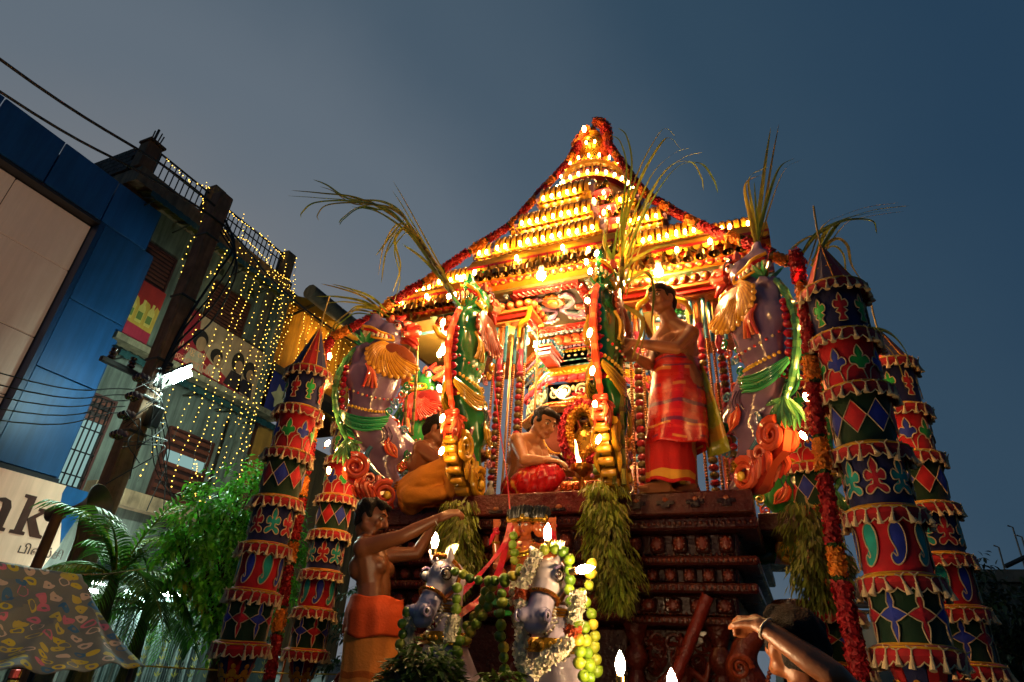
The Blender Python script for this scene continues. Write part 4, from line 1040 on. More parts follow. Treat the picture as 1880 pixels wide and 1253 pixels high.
# measured curves (metres)
CANE_LEAF = {'left': [[(-2.361, 3.45, 4.526), (-2.805, 3.475, 5.136), (-3.421, 3.5, 5.639), (-3.989, 3.525, 5.907), (-4.482, 3.55, 6.12)], [(-2.424, 3.45, 4.597), (-2.909, 3.42, 5.25), (-3.374, 3.39, 5.495), (-3.841, 3.36, 5.594), (-3.953, 3.33, 5.474), (-3.918, 3.3, 5.369)], [(-2.642, 3.45, 4.948), (-2.873, 3.49, 5.298), (-3.163, 3.53, 5.552), (-3.635, 3.57, 5.763), (-4.039, 3.61, 6.115), (-4.315, 3.65, 6.32)], [(-2.574, 3.45, 4.869), (-2.777, 3.417, 5.019), (-2.852, 3.383, 4.769), (-2.812, 3.35, 4.391)], [(-2.724, 3.45, 5.094), (-2.855, 3.467, 4.953), (-2.751, 3.483, 4.638), (-2.797, 3.5, 4.373)], [(-2.766, 3.45, 5.17), (-2.925, 3.5, 5.06), (-3.106, 3.55, 4.889)], [(-2.231, 3.45, 4.333), (-2.531, 3.483, 4.823), (-2.875, 3.517, 5.387), (-3.075, 3.55, 5.684)], [(-3.07, 3.45, 5.355), (-3.314, 3.417, 5.431), (-3.453, 3.383, 5.307), (-3.456, 3.35, 5.214)], [(-2.116, 3.45, 4.204), (-2.432, 3.45, 4.657), (-2.713, 3.45, 5.028), (-3.151, 3.45, 5.446), (-3.519, 3.45, 5.647)], [(-2.138, 3.45, 4.182), (-2.375, 3.483, 4.496), (-2.594, 3.517, 4.743), (-2.819, 3.55, 4.944)]], 'corner': [[(-2.851, 3.55, 4.193), (-3.089, 3.517, 4.356), (-3.382, 3.483, 4.451), (-3.607, 3.45, 4.475)], [(-2.828, 3.55, 4.216), (-3.099, 3.583, 4.457), (-3.403, 3.617, 4.63), (-3.649, 3.65, 4.753)], [(-2.973, 3.55, 4.242), (-3.22, 3.55, 4.316), (-3.378, 3.55, 4.232), (-3.435, 3.55, 4.102), (-3.42, 3.55, 4.044)], [(-2.92, 3.55, 4.26), (-3.21, 3.6, 4.373), (-3.36, 3.65, 4.344)]], 'middle': [[(-0.77, 3.38, 4.162), (-0.722, 3.36, 4.527), (-0.583, 3.34, 4.89), (-0.425, 3.32, 5.14), (-0.353, 3.3, 5.133), (-0.29, 3.28, 4.978)], [(-0.782, 3.38, 3.98), (-0.678, 3.405, 4.399), (-0.481, 3.43, 4.884), (-0.292, 3.455, 5.067), (-0.154, 3.48, 5.1)], [(-0.737, 3.38, 4.201), (-0.56, 3.35, 4.574), (-0.345, 3.32, 4.846), (-0.172, 3.29, 4.812), (-0.097, 3.26, 4.606), (-0.08, 3.23, 4.452)], [(-0.775, 3.38, 4.258), (-0.729, 3.405, 4.669), (-0.678, 3.43, 5.119), (-0.716, 3.455, 5.459), (-0.787, 3.48, 5.607)], [(-0.817, 3.38, 4.126), (-0.892, 3.38, 4.386), (-0.868, 3.38, 4.584)], [(-0.758, 3.38, 4.159), (-0.548, 3.413, 4.323), (-0.291, 3.447, 4.33), (-0.083, 3.48, 4.278)], [(-0.78, 3.38, 4.071), (-0.636, 3.347, 4.153), (-0.426, 3.313, 4.17), (-0.191, 3.28, 3.999)], [(-0.745, 3.38, 3.972), (-0.605, 3.347, 4.009), (-0.552, 3.313, 3.844), (-0.579, 3.28, 3.541)], [(-0.768, 3.38, 3.8), (-0.637, 3.33, 3.62), (-0.706, 3.28, 3.329)], [(-0.794, 3.38, 3.805), (-0.837, 3.38, 4.083), (-0.803, 3.38, 4.413), (-0.72, 3.38, 4.752)], [(-0.766, 3.38, 3.887), (-0.703, 3.397, 4.205), (-0.639, 3.413, 4.445), (-0.529, 3.43, 4.738)]], 'crown': [[(0.11, 3.7, 4.323), (0.103, 3.667, 4.545), (0.103, 3.633, 4.828), (0.229, 3.6, 4.864)], [(0.099, 3.7, 4.326), (0.179, 3.733, 4.681), (0.272, 3.767, 5.117), (0.362, 3.8, 5.503)], [(0.12, 3.7, 4.345), (0.213, 3.7, 4.643), (0.35, 3.7, 4.971), (0.471, 3.7, 5.04)], [(0.113, 3.7, 4.347), (0.125, 3.75, 4.71), (0.134, 3.8, 4.968)]], 'far': [[(0.399, 3.5, 3.931), (0.541, 3.525, 4.218), (0.68, 3.55, 4.29), (0.844, 3.575, 4.332), (1.027, 3.6, 4.331)], [(0.351, 3.5, 4.027), (0.466, 3.475, 4.154), (0.628, 3.45, 4.201), (0.765, 3.425, 4.143), (0.766, 3.4, 4.018)], [(0.405, 3.5, 3.972), (0.552, 3.5, 4.107), (0.617, 3.5, 4.048), (0.616, 3.5, 3.882), (0.676, 3.5, 3.671)], [(0.296, 3.5, 4.084), (0.408, 3.55, 4.182), (0.545, 3.6, 4.23)], [(0.442, 3.5, 4.006), (0.598, 3.467, 4.201), (0.719, 3.433, 4.206), (0.884, 3.4, 4.175)], [(0.593, 3.5, 3.462), (0.724, 3.6, 3.459), (0.802, 3.7, 3.391), (0.833, 3.8, 3.292)]]}
CANE_STALK = {'left': [[(-2.008, 3.45, 3.931), (-2.231, 3.45, 4.333), (-2.574, 3.45, 4.869)], [(-2.072, 3.5, 4.021), (-2.31, 3.5, 4.41), (-2.567, 3.5, 4.814)]], 'middle': [[(-0.801, 3.38, 2.58), (-0.802, 3.38, 3.238), (-0.787, 3.38, 3.803), (-0.764, 3.38, 4.208)], [(-0.868, 3.42, 2.595), (-0.84, 3.42, 3.261), (-0.816, 3.42, 3.66), (-0.836, 3.42, 4.11)]], 'pair': [[(-2.784, 3.98, 3.262), (-2.848, 3.98, 3.824), (-2.928, 3.98, 4.579)], [(-2.736, 4.02, 3.272), (-2.784, 4.02, 3.834), (-2.887, 4.02, 4.62)]]}
LIME_PATH = {'across': [[(-1.367, 2.5, 1.972), (-1.27, 2.5, 1.946), (-1.177, 2.5, 1.939), (-1.088, 2.5, 1.955), (-1.025, 2.5, 1.984)]], 'drop': [[(-1.319, 2.45, 1.899), (-1.306, 2.45, 1.75), (-1.289, 2.45, 1.65), (-1.276, 2.45, 1.582)]], 'diag': [[(-1.221, 2.55, 1.939), (-1.245, 2.55, 1.857), (-1.284, 2.55, 1.791), (-1.324, 2.55, 1.726)], [(-1.184, 2.52, 1.914), (-1.208, 2.52, 1.833), (-1.248, 2.52, 1.762), (-1.3, 2.52, 1.694)]], 'vert': [[(-1.127, 2.5, 1.929), (-1.128, 2.5, 1.801), (-1.114, 2.5, 1.68), (-1.093, 2.5, 1.594)]], 'right': [[(-0.913, 2.42, 2.046), (-0.842, 2.42, 2.046), (-0.804, 2.42, 1.982), (-0.798, 2.42, 1.881), (-0.793, 2.42, 1.822)], [(-0.773, 2.36, 1.817), (-0.726, 2.36, 1.762), (-0.713, 2.36, 1.673), (-0.701, 2.36, 1.579)], [(-0.738, 2.32, 1.759), (-0.733, 2.32, 1.67), (-0.717, 2.32, 1.586)]], 'right2': [[(-0.737, 2.5, 2.005), (-0.742, 2.5, 1.932), (-0.774, 2.5, 1.881), (-0.738, 2.5, 1.802), (-0.725, 2.5, 1.679), (-0.717, 2.5, 1.589)]], 'left': [[(-1.559, 2.45, 1.796), (-1.568, 2.45, 1.72), (-1.569, 2.45, 1.647)]], 'statue': [[(-1.247, 2.85, 2.193), (-1.236, 2.85, 2.101), (-1.215, 2.85, 2.05), (-1.179, 2.85, 2.025)]]}
JASMINE_PATH = [[(-0.934, 2.4, 2.039), (-0.982, 2.4, 1.937), (-0.999, 2.4, 1.855), (-0.986, 2.4, 1.757), (-0.994, 2.4, 1.662), (-0.95, 2.4, 1.591)], [(-0.735, 2.32, 1.879), (-0.747, 2.32, 1.777), (-0.783, 2.32, 1.686), (-0.861, 2.32, 1.638), (-0.918, 2.32, 1.583)], [(-1.12, 2.6, 1.988), (-1.104, 2.6, 1.854), (-1.088, 2.6, 1.769)], [(-1.56, 2.48, 1.788), (-1.553, 2.48, 1.712), (-1.556, 2.48, 1.649)], [(-1.31, 2.42, 1.789), (-1.313, 2.42, 1.727), (-1.312, 2.42, 1.677)]]
RIBBON_PATH = [[(-1.664, 3.3, 3.352), (-1.532, 3.2, 2.911), (-1.421, 3.1, 2.598), (-1.342, 3.0, 2.368)], [(-1.315, 2.95, 2.284), (-1.288, 2.833, 2.151), (-1.339, 2.717, 2.005), (-1.39, 2.6, 1.882)], [(-1.307, 2.95, 2.27), (-1.3, 2.817, 2.02), (-1.325, 2.683, 1.882), (-1.354, 2.55, 1.8)]]
# ------------------------------------------------------------------ hanging cloth drums (tiered tubes)
def lobes(n, r0, r1, pts=48, ph=0.0):
    return [((r0 + (r1-r0)*abs(math.cos(n*t/2)))*math.sin(t+ph), (r0 + (r1-r0)*abs(math.cos(n*t/2)))*math.cos(t+ph)) for t in [2*math.pi*k/pts for k in range(pts)]]
SHAPES = {
 'diamond': [(0,-.52), (.40,0), (0,.52), (-.40,0)],
 'star': [(0,.55), (.07,.38), (.11,.24), (.07,.14), (.20,.10), (.42,0), (.20,-.10), (.07,-.14), (.11,-.24), (.07,-.38), (0,-.55), (-.07,-.38), (-.11,-.24), (-.07,-.14), (-.20,-.10), (-.42,0), (-.20,.10), (-.07,.14), (-.11,.24), (-.07,.38)],
 'clover': [(0,.50), (.10,.34), (.10,.22), (.24,.26), (.34,.12), (.28,-.02), (.12,-.04), (.26,-.16), (.14,-.22), (.10,-.30), (.20,-.48), (-.20,-.48), (-.10,-.30), (-.14,-.22), (-.26,-.16), (-.12,-.04), (-.28,-.02), (-.34,.12), (-.24,.26), (-.10,.22), (-.10,.34)],
 'trefoil': [(0,.50), (.12,.34), (.18,.16), (.12,.04), (.28,.10), (.42,-.02), (.40,-.18), (.24,-.22), (.16,-.30), (.12,-.38), (-.12,-.38), (-.16,-.30), (-.24,-.22), (-.40,-.18), (-.42,-.02), (-.28,.10), (-.12,.04), (-.18,.16), (-.12,.34)],
 'fleur': [(0,.54), (.14,.36), (.14,.20), (.08,.08), (.26,.20), (.40,.08), (.36,-.08), (.24,-.10), (.12,-.08), (.14,-.20), (.28,-.22), (.40,-.30), (.40,-.42), (.26,-.46), (.12,-.38), (0,-.30), (-.12,-.38), (-.26,-.46), (-.40,-.42), (-.40,-.30), (-.28,-.22), (-.14,-.20), (-.12,-.08), (-.24,-.10), (-.36,-.08), (-.40,.08), (-.26,.20), (-.08,.08), (-.14,.20), (-.14,.36)],
 'paisley': [(.02,.50), (.20,.44), (.30,.26), (.30,.02), (.22,-.22), (.04,-.42), (-.16,-.50), (-.30,-.44), (-.34,-.30), (-.24,-.22), (-.16,-.30), (-.10,-.26), (-.14,-.10), (-.24,.08), (-.24,.30), (-.14,.44)],
}
for k_ in SHAPES:
    if k_ in ('diamond',): continue
    SHAPES[k_] = [(p.x, p.y) for p in catmull([(a, b, 0) for a, b in SHAPES[k_]] + [(*SHAPES[k_][0], 0)], 2)[:-1]] if k_ != 'star' else SHAPES[k_]
def motif(shape, w, h, R, fill, line=H('C8B48A')):
    """embroidered patch lying on a cylinder of radius R, facing local -y, centred at origin on the axis"""
    m = MB(); P = SHAPES[shape]; r = R + .0055
    def Q(x, z, rr): a = x*w/R; return (rr*math.sin(a), -rr*math.cos(a), z*h)
    n = len(P); vs = [Q(0, 0, r+.004)] + [Q(x*.5, z*.5, r+.003) for x, z in P] + [Q(x, z, r) for x, z in P]; fs = []; cl = []
    for i in range(n):
        j = (i+1) % n; fs += [(0, 1+i, 1+j), (1+i, 1+n+i, 1+n+j, 1+j)]
    ar = sum(P[i][0]*P[(i+1) % n][1]-P[(i+1) % n][0]*P[i][1] for i in range(n))
    if ar < 0: fs = [f[::-1] for f in fs]
    m.add(vs, fs, fill)
    m.tube([Q(x, z, r+.002) for x, z in P], .0032, line, 5, None, False, True)
    return m.mesh('motif', M_CLOTH)
NAVY, RD, DKG, BLU, TL, GN = H('1A2152'), H('BC1824'), H('0D321C'), H('2438A4'), H('169A90'), H('22A846')
RT = .132
TIERS = [(NAVY, 'clover', H('C8222A'), GN, .10, .17), (RD, 'trefoil', GN, BLU, .105, .15), (DKG, 'diamond', BLU, H('C8222A'), .125, .16), (NAVY, 'fleur', TL, H('B81E2E'), .105, .17), (RD, 'paisley', TL, BLU, .10, .18), (DKG, 'star', BLU, H('B81E2E'), .125, .20)]
MOT = [(motif(s, w, h, RT, a), motif(s, w, h, RT, b)) for (_, s, a, b, w, h) in TIERS]
def drum_body(col, h):
    m = MB(); n = 48; rows = 9; ph = [RNG.uniform(0, 6.28) for _ in range(5)]; vs = []
    for j in range(rows):
        t = j/(rows-1); z = -h*(1-t)
        for k in range(n):
            a = 2*math.pi*k/n; r = RT*(1 - .02*(1-t) + .012*math.sin(2*a + ph[0] + t*2) + .010*math.sin(5*a + ph[1] - t*4) + .007*math.sin(t*9 + 3*a + ph[2]) + .005*math.sin(13*a + ph[3])*(1-t))
            vs.append((r*math.cos(a), r*math.sin(a), z))
    m.add(vs, [(j*n+k, j*n+(k+1) % n, (j+1)*n+(k+1) % n, (j+1)*n+k) for j in range(rows-1) for k in range(n)], col); return m
mt = MB(); mt.tube([(0, 0, .022), (0, 0, 0)], .0035, H('C8B890'), 6); mt.tube([(-.018, 0, .028), (-.009, 0, .024), (0, 0, .018), (.009, 0, .024), (.018, 0, .028)], .003, H('C0AE84'), 5)
mt.lathe([(.004, .0), (.007, -.004), (.005, -.009), (.013, -.04), (.014, -.046)], H('CDB98E'), 8); me_tassel = mt.mesh('tassel', M_COTTON)
def valance_mesh():
    m = MB(); n = 72; vs = []; R0, R1 = RT + .002, RT + .036
    rows = [(R0, .012, 0), (R0 + .02, .008, 0), (R1, -.004, 0), (R1 + .004, -.03, 0), (R1 + .002, -.052, 1)]
    for (r, z, sc) in rows:
        for k in range(n):
            a = 2*math.pi*k/n; dz = (-.018*abs(math.sin(a*10)) if sc else 0); vs.append((r*math.cos(a), r*math.sin(a), z + dz + .004*math.sin(a*3)))
    cols = [H('A8181E'), H('9A1418'), H('B01A22'), H('98121A')]; fs = []; cl = []
    for i in range(len(rows)-1):
        for k in range(n):
            k2 = (k+1) % n; fs.append((i*n+k, (i+1)*n+k, (i+1)*n+k2, i*n+k2)); cl.append(cols[i])
    m.add(vs, fs, cl)
    m.tube([((R1+.004)*math.cos(2*math.pi*k/160), (R1+.004)*math.sin(2*math.pi*k/160), -.053 - .018*abs(math.sin(2*math.pi*k/160*10))) for k in range(160)], .0028, H('D0BE92'), 5, None, False, True)
    m.tube([(R1*math.cos(2*math.pi*k/40), R1*math.sin(2*math.pi*k/40), -.002) for k in range(40)], .005, H('C8961E'), 6, None, False, True)
    m.tube([((R0+.004)*math.cos(2*math.pi*k/40), (R0+.004)*math.sin(2*math.pi*k/40), .012) for k in range(40)], .006, H('C8961E'), 6, None, False, True)
    return m.mesh('valance', M_CLOTH)
me_val = valance_mesh()
def gold_emblem(m, M, s):
    for a, b, r in ((0, .5, .10), (0, .25, .16), (-.16, .12, .09), (.16, .12, .09), (0, -.05, .13), (0, -.3, .08), (0, -.48, .05)): m.ball((a*s, 0, b*s), (r*s, .004, r*s), H('C88A1E'), 10, 5, M)
def cloth_drum(x, y, rims, ztip, rz, label, lean=0.0):
    root = empty('cloth_drum', (x, y, rims[0]), rz); tag(root, label, 'hanging cloth drum', 'tiered cloth drums hanging at the chariot corners'); root.rotation_euler[1] = lean
    Z = lambda z: z - rims[0]
    for i in range(len(rims)-1):
        h = rims[i]-rims[i+1]; ti = TIERS[i]
        t = drum_body(ti[0], h).obj('drum_tier', M_CLOTH, root, True, (0, 0, Z(rims[i])))
        if i == 1:
            m = MB()
            for k in range(8):
                a = k*math.pi/4
                pts = [(RT*1.012*math.sin(a + t_*.36), -RT*1.012*math.cos(a + t_*.36), -h + .015 + h*.30*math.sqrt(max(0, 1 - t_*t_))) for t_ in [-1+.25*j for j in range(9)]]
                m.tube(pts, .003, H('C8B48A'), 5)
            m.obj('arch_piping', M_CLOTH, t)
        for k in range(8):
            a = k*math.pi/4 + .2*i
            put('motif', MOT[i][k % 2], t, (0, 0, -h*.54), (0, 0, a))
    for i, z in enumerate(rims):
        v = put('valance', me_val, root, (0, 0, Z(z)), (RNG.uniform(-.03, .03), RNG.uniform(-.03, .03), RNG.uniform(0, 1)))
        for k in range(20):
            if RNG.random() < .05: continue
            a = 2*math.pi*k/20 + .13 + RNG.uniform(-.04, .04)
            put('tassel', me_tassel, v, ((RT+.042)*math.cos(a), (RT+.042)*math.sin(a), -.03), (RNG.uniform(-.3, .3), RNG.uniform(-.3, .3), a + math.pi/2 + RNG.uniform(-.3, .3)), (1, 1, RNG.uniform(.8, 1.25)))
    n = 8; H0 = ztip - rims[0]
    for k in range(n):
        m = MB(); a0, a1 = 2*math.pi*k/n, 2*math.pi*(k+1)/n; am = (a0+a1)/2; R = RT + .01
        m.add([(R*math.cos(a0), R*math.sin(a0), .01), (R*math.cos(am), R*math.sin(am), .01), (R*math.cos(a1), R*math.sin(a1), .01), (.006*math.cos(am), .006*math.sin(am), H0)], [(0, 1, 3), (1, 2, 3)], NAVY if k % 2 else H('B81E1E'))
        m.tube([(R*math.cos(a0), R*math.sin(a0), .012), (.006*math.cos(a0), .006*math.sin(a0), H0)], .004, H('C8841E'), 5)
        nv = Vector((math.cos(am)*H0, math.sin(am)*H0, R)).normalized(); c = Vector((R*.62*math.cos(am)*.93, R*.62*math.sin(am)*.93, H0*.36)) + nv*.006
        up = Vector((-math.cos(am)*R, -math.sin(am)*R, H0)).normalized(); xx = up.cross(nv)
        M = Matrix((xx, nv, up)).transposed().to_4x4(); M.translation = c; gold_emblem(m, M, .12); m.obj('cone_panel', M_CLOTH, root, False)
    zb = Z(rims[-1])
    for k in range(n):
        m = MB(); a0, a1 = 2*math.pi*k/n, 2*math.pi*(k+1)/n; am = (a0+a1)/2; R = RT - .005
        m.add([(R*math.cos(a1), R*math.sin(a1), zb), (R*math.cos(am), R*math.sin(am), zb), (R*math.cos(a0), R*math.sin(a0), zb), (.02*math.cos(am), .02*math.sin(am), zb-.42)], [(0, 1, 3), (1, 2, 3)], NAVY if k % 2 else H('A81A1E'))
        c = Vector((R*.55*math.cos(am), R*.55*math.sin(am), zb-.19)); nv = Vector((math.cos(am), math.sin(am), -.35)).normalized(); up = Vector((math.cos(am)*.35, math.sin(am)*.35, 1)).normalized(); xx = up.cross(nv)
        M = Matrix((xx, nv, up)).transposed().to_4x4(); M.translation = c + nv*.008; gold_emblem(m, M, .15); m.obj('tail_panel', M_CLOTH, root, False)
    m = MB(); m.tube([(0, 0, H0-.02), (0, 0, H0+.12), (.01, 0, H0+.3)], .006, H('8A7A4A'), 6); m.obj('cord', M_COTTON, root)
    return root
cloth_drum(-3.16, 3.15, [3.50, 3.185, 2.857, 2.53, 2.222, 1.94, 1.648], 3.90, .25, 'tiered cloth drum at the end of the chariot nearest the leafy tree')
cloth_drum(-3.45, 4.10, [3.44, 3.127, 2.80, 2.506, 2.20, 1.92, 1.642], 3.80, .7, 'smaller-looking cloth drum half hidden behind the orange-clad man')
cloth_drum(0.435, 3.20, [3.53, 3.225, 2.925, 2.625, 2.335, 2.045, 1.775], 3.86, .05, 'large tiered cloth drum nearest the camera at the dark sky side')
cloth_drum(0.79, 4.20, [3.508, 3.19, 2.89, 2.585, 2.30, 2.037, 1.771], 3.80, .5, 'cloth drum standing just behind the large one against the dark trees')
cloth_drum(0.22, 4.50, [3.55, 3.25, 2.95, 2.65, 2.35, 2.04, 1.743], 3.9, .9, 'cloth drum mostly hidden behind the hanging marigold garland')

# ------------------------------------------------------------------ flower garlands
def petals(m, path, r, col, dens, rng, size=.02):
    P = [Vector(p) for p in path]
    for i in range(len(P)-1):
        a, b = P[i], P[i+1]; d = b-a; L = d.length
        if L < 1e-6: continue
        t = d/L; u = t.orthogonal().normalized(); w = t.cross(u)
        for _ in range(max(1, int(dens*L))):
            an = rng.uniform(0, 6.283); k = rng.random(); o = u*math.cos(an) + w*math.sin(an)
            rr = r*rng.uniform(.72, 1.08)
            p = a + d*k + o*rr; n = (o + Vector((rng.uniform(-.8, .8), rng.uniform(-.8, .8), rng.uniform(-.8, .8)))).normalized()
            e1 = n.orthogonal().normalized(); e2 = n.cross(e1); s = size*rng.uniform(.6, 1.2)
            c = jit(col, .3, rng); q = rng.uniform(0, 6.28); e1, e2 = e1*math.cos(q)+e2*math.sin(q), e2*math.cos(q)-e1*math.sin(q)
            m.add([p - e1*s, p - e2*s*.8 + n*s*.3, p + e1*s, p + e2*s*.8 + n*s*.3], [(0, 1, 2, 3)], c)
def resample(P, step):
    P = [Vector(p) for p in P]; out = [P[0]]; acc = 0
    for i in range(len(P)-1):
        d = P[i+1]-P[i]; L = d.length; s = step - acc
        while s <= L: out.append(P[i] + d*(s/L)); s += step
        acc = L - (s - step)
    return out
FC = {'red_section': H('A01018'), 'orange_section': H('D8801A'), 'leaf_ring': H('2A4A18'), 'yellow_section': H('E0A828'), 'white_section': H('E0D8B8'), 'rust_section': H('B84A14')}
def garland(path, r, pattern, label, group, seed, dens=1700, size=.014, name='flower_garland', wob=.1):
    rng = random.Random(seed); P = resample(catmull(path, 8), .02)
    root = empty(name, P[0]); tag(root, label, 'garland', group); i = 0; k = 0; T = Matrix.Translation(-P[0])
    while i < len(P)-1:
        nm, L = pattern[k % len(pattern)]; j = min(len(P)-1, i + max(1, int(L*rng.uniform(.85, 1.2)/.02)))
        seg = P[i:j+1]; m = MB(); rr = r*(1.05 if nm != 'leaf_ring' else .85)*rng.uniform(.92, 1.08)
        m.tube(seg, rr*.8, FC[nm], 8); petals(m, seg, rr, FC[nm], dens*(r/.05), rng, size)
        m.v = [tuple(Vector(v)-P[0]) for v in m.v]
        m.obj(nm, M_PETAL, root, False); i = j; k += 1
    return root
PAT = [('red_section', .30), ('leaf_ring', .03), ('orange_section', .17), ('leaf_ring', .03)]
garland([(-1.524, 4.75, 7.0), (-1.632, 4.6, 6.566), (-1.835, 4.35, 5.969), (-1.976, 4.05, 5.368), (-2.167, 3.88, 5.061), (-2.386, 3.80, 4.849), (-2.603, 3.73, 4.644), (-2.831, 3.68, 4.477), (-3.028, 3.62, 4.277), (-3.243, 3.56, 4.13), (-3.39, 3.54, 4.04), (-3.40, 3.5, 3.72), (-3.32, 3.5, 3.15), (-3.28, 3.5, 2.6), (-3.24, 3.5, 2.02), (-3.2, 3.5, 1.45)], .035, PAT, 'red and marigold garland draped from roof top to the leafy tree side', 'long garlands down the roof edges', 1)
garland([(-1.203, 4.75, 6.883), (-1.051, 4.6, 6.447), (-0.769, 4.35, 5.677), (-0.56, 4.18, 5.287), (-0.373, 4.02, 4.96), (-0.167, 3.88, 4.663), (-0.019, 3.80, 4.496), (0.115, 3.74, 4.328), (0.235, 3.66, 4.147), (.335, 3.6, 4.04), (.345, 3.55, 4.0)], .037, PAT, 'red and marigold garland draped from roof top down to the dark sky side', 'long garlands down the roof edges', 2)
garland([(.318, 3.42, 4.0), (.30, 3.28, 3.75), (.285, 3.2, 3.40), (.235, 3.16, 2.75), (.205, 3.14, 2.19), (.206, 3.14, 1.75), (.22, 3.14, 1.25)], .034, [('red_section', .34), ('leaf_ring', .03), ('orange_section', .15), ('leaf_ring', .03)], 'hanging pillar of red flowers and marigolds before the big cloth drum', 'long garlands down the roof edges', 6)
garland([(DX-.18, DY-.02, 6.86), (DX-.19, DY-.08, 7.05), (DX-.12, DY-.1, 7.2), (DX-.02, DY-.1, 7.32)], .05, [('rust_section', .2), ('orange_section', .15)], 'rust coloured flower garland round the left of the roof finial', 'finial garlands', 3)
garland([(DX+.14, DY-.02, 6.9), (DX+.19, DY-.06, 7.1), (DX+.17, DY-.08, 7.3), (DX+.08, DY-.06, 7.42), (DX+.02, DY-.05, 7.46)], .06, [('rust_section', .3), ('red_section', .15)], 'dark orange flower garland curling over the finial top', 'finial garlands', 4)

# ------------------------------------------------------------------ sugarcane bunches
def cane_ribbon(m, path, w, rng, col):
    P = catmull(path, 7); n = len(P); vs = []; fs = []
    side = Vector((rng.uniform(-.4, .4), rng.uniform(-1, -.3), rng.uniform(-.2, .5)))
    for i, p in enumerate(P):
        t = i/(n-1); ww = w*min(1, .35 + t*3)*(1 - t)**.55 + .0006
        d = (P[min(n-1, i+1)] - P[max(0, i-1)]).normalized(); u = d.cross(side); u = u.normalized() if u.length > 1e-5 else d.orthogonal(); nn = u.cross(d)
        tw = rng.uniform(-.06, .06) + t*.8; u = u*math.cos(tw) + nn*math.sin(tw)
        vs += [p - u*ww, p + nn*ww*.3, p + u*ww]
    for i in range(n-1):
        a = 3*i; fs += [(a, a+1, a+4, a+3), (a+1, a+2, a+5, a+4)]
    m.add(vs, fs, [jit(col, .2, rng) for _ in fs])
CL = {'left': 'sugarcane leaves arching out over the mauve beast against the grey sky', 'corner': 'short sugarcane leaves at the garland bend nearest the old building', 'middle': 'tall sugarcane bunch held by the standing man in red', 'crown': 'upright sugarcane leaves rising from the garland corner into the sky', 'far': 'sugarcane leaves drooping over the big cloth drum', 'pair': 'two pale cane stalks hanging behind the mauve beast'}
for key in ('left', 'corner', 'middle', 'crown', 'far', 'pair'):
    rng = random.Random(hash(key) % 1000 if False else len(key)*7)
    base = Vector((CANE_STALK.get(key) or CANE_LEAF.get(key))[0][0]); root = empty('sugarcane_bunch', base); tag(root, CL[key], 'sugarcane', 'sugarcane bunches tied to the chariot')
    for st in CANE_STALK.get(key, []):
        m = MB(); P = resample(catmull([Vector(p)-base for p in st], 6), .03)
        m.tube(P, [.013 + (.003 if i % 4 == 0 else 0) for i in range(len(P))], [H('6A6A22'), H('7A7228'), H('8A8030'), H('55401A')], 8); m.obj('stalk', M_DRYLEAF, root)
    for lf in CANE_LEAF.get(key, []):
        for rep in range(2):
            m = MB(); o = Vector((rng.uniform(-.02, .02), rng.uniform(-.03, .03), rng.uniform(-.02, .02)))*rep*1.5
            cane_ribbon(m, [Vector(p)-base + o*(1+k*.5) for k, p in enumerate(lf)], rng.uniform(.012, .020)*(1 if rep == 0 else .6), rng, rng.choice((H('7A8226'), H('8A8A2A'), H('8A7A24'), H('5A6E1E')))); m.obj('leaf', M_DRYLEAF, root)

# ------------------------------------------------------------------ hanging leaf bundles
def leaf_bundle(top, h, w, d, n, label, seed, col=H('848C2C'), name='leaf_bundle', lean=0.0):
    rng = random.Random(seed); root = empty(name, top); tag(root, label, 'leaf bundle', 'neem leaf bundles on the chariot'); m = MB()
    for i in range(n):
        t = rng.random(); a = rng.uniform(0, 6.283); env = (.82 + .18*math.sin(min(1, t*1.6)*math.pi*.5))*(1 if t < .75 else 1 - (t-.75)*2.2)
        rr = math.sqrt(rng.uniform(.35, 1)); lump = 1 + .32*math.sin(a*3 + t*9 + seed) + .22*math.sin(a*5 - t*17 + seed*2)
        p = (math.cos(a)*w*env*rr*lump + lean*t, math.sin(a)*d*env*rr*lump, -t*h + .03*(1-rr) + (0.04 if t < .1 else 0))
        dr = Vector((math.cos(a)*.45 + rng.uniform(-.35, .35), math.sin(a)*.45 + rng.uniform(-.35, .35), -rng.uniform(.5, 1.1)))
        m.leaf(p, dr, (math.cos(a) + rng.uniform(-.5, .5), math.sin(a) + rng.uniform(-.5, .5), rng.uniform(-.2, .6)), rng.uniform(.028, .075), rng.uniform(.005, .011), jit(col, .5, rng), rng.uniform(0, .35), .3, 2)
    tag(m.obj('foliage', M_LEAF, root, False), kind='stuff')
    m = MB()
    for k in range(7):
        a = k*.9; m.tube(catmull([(0, 0, .03), (math.cos(a)*w*.5, math.sin(a)*d*.5, -h*.3), (math.cos(a)*w*.5 + lean*.7, math.sin(a)*d*.5, -h*.8)], 3), .004, H('5A4A1E'), 5)
    m.tube([(0, .08, .10), (0, .03, .05), (0, 0, .02)], .006, H('8A7A4A'), 6); m.obj('stems', M_DRYLEAF, root)
leaf_bundle((-0.94, 3.38, 2.55), .62, .115, .09, 2400, 'big bundle of yellowish neem leaves hanging in the middle of the platform', 1, lean=.09)
leaf_bundle((-1.86, 3.38, 2.48), .50, .12, .09, 1700, 'neem leaf bundle hanging above the first horse head', 2, lean=.03)
leaf_bundle((0.14, 3.50, 2.42), .45, .12, .12, 1700, 'dark neem leaf bundle hanging at the corner near the big cloth drum', 3, H('646C22'))
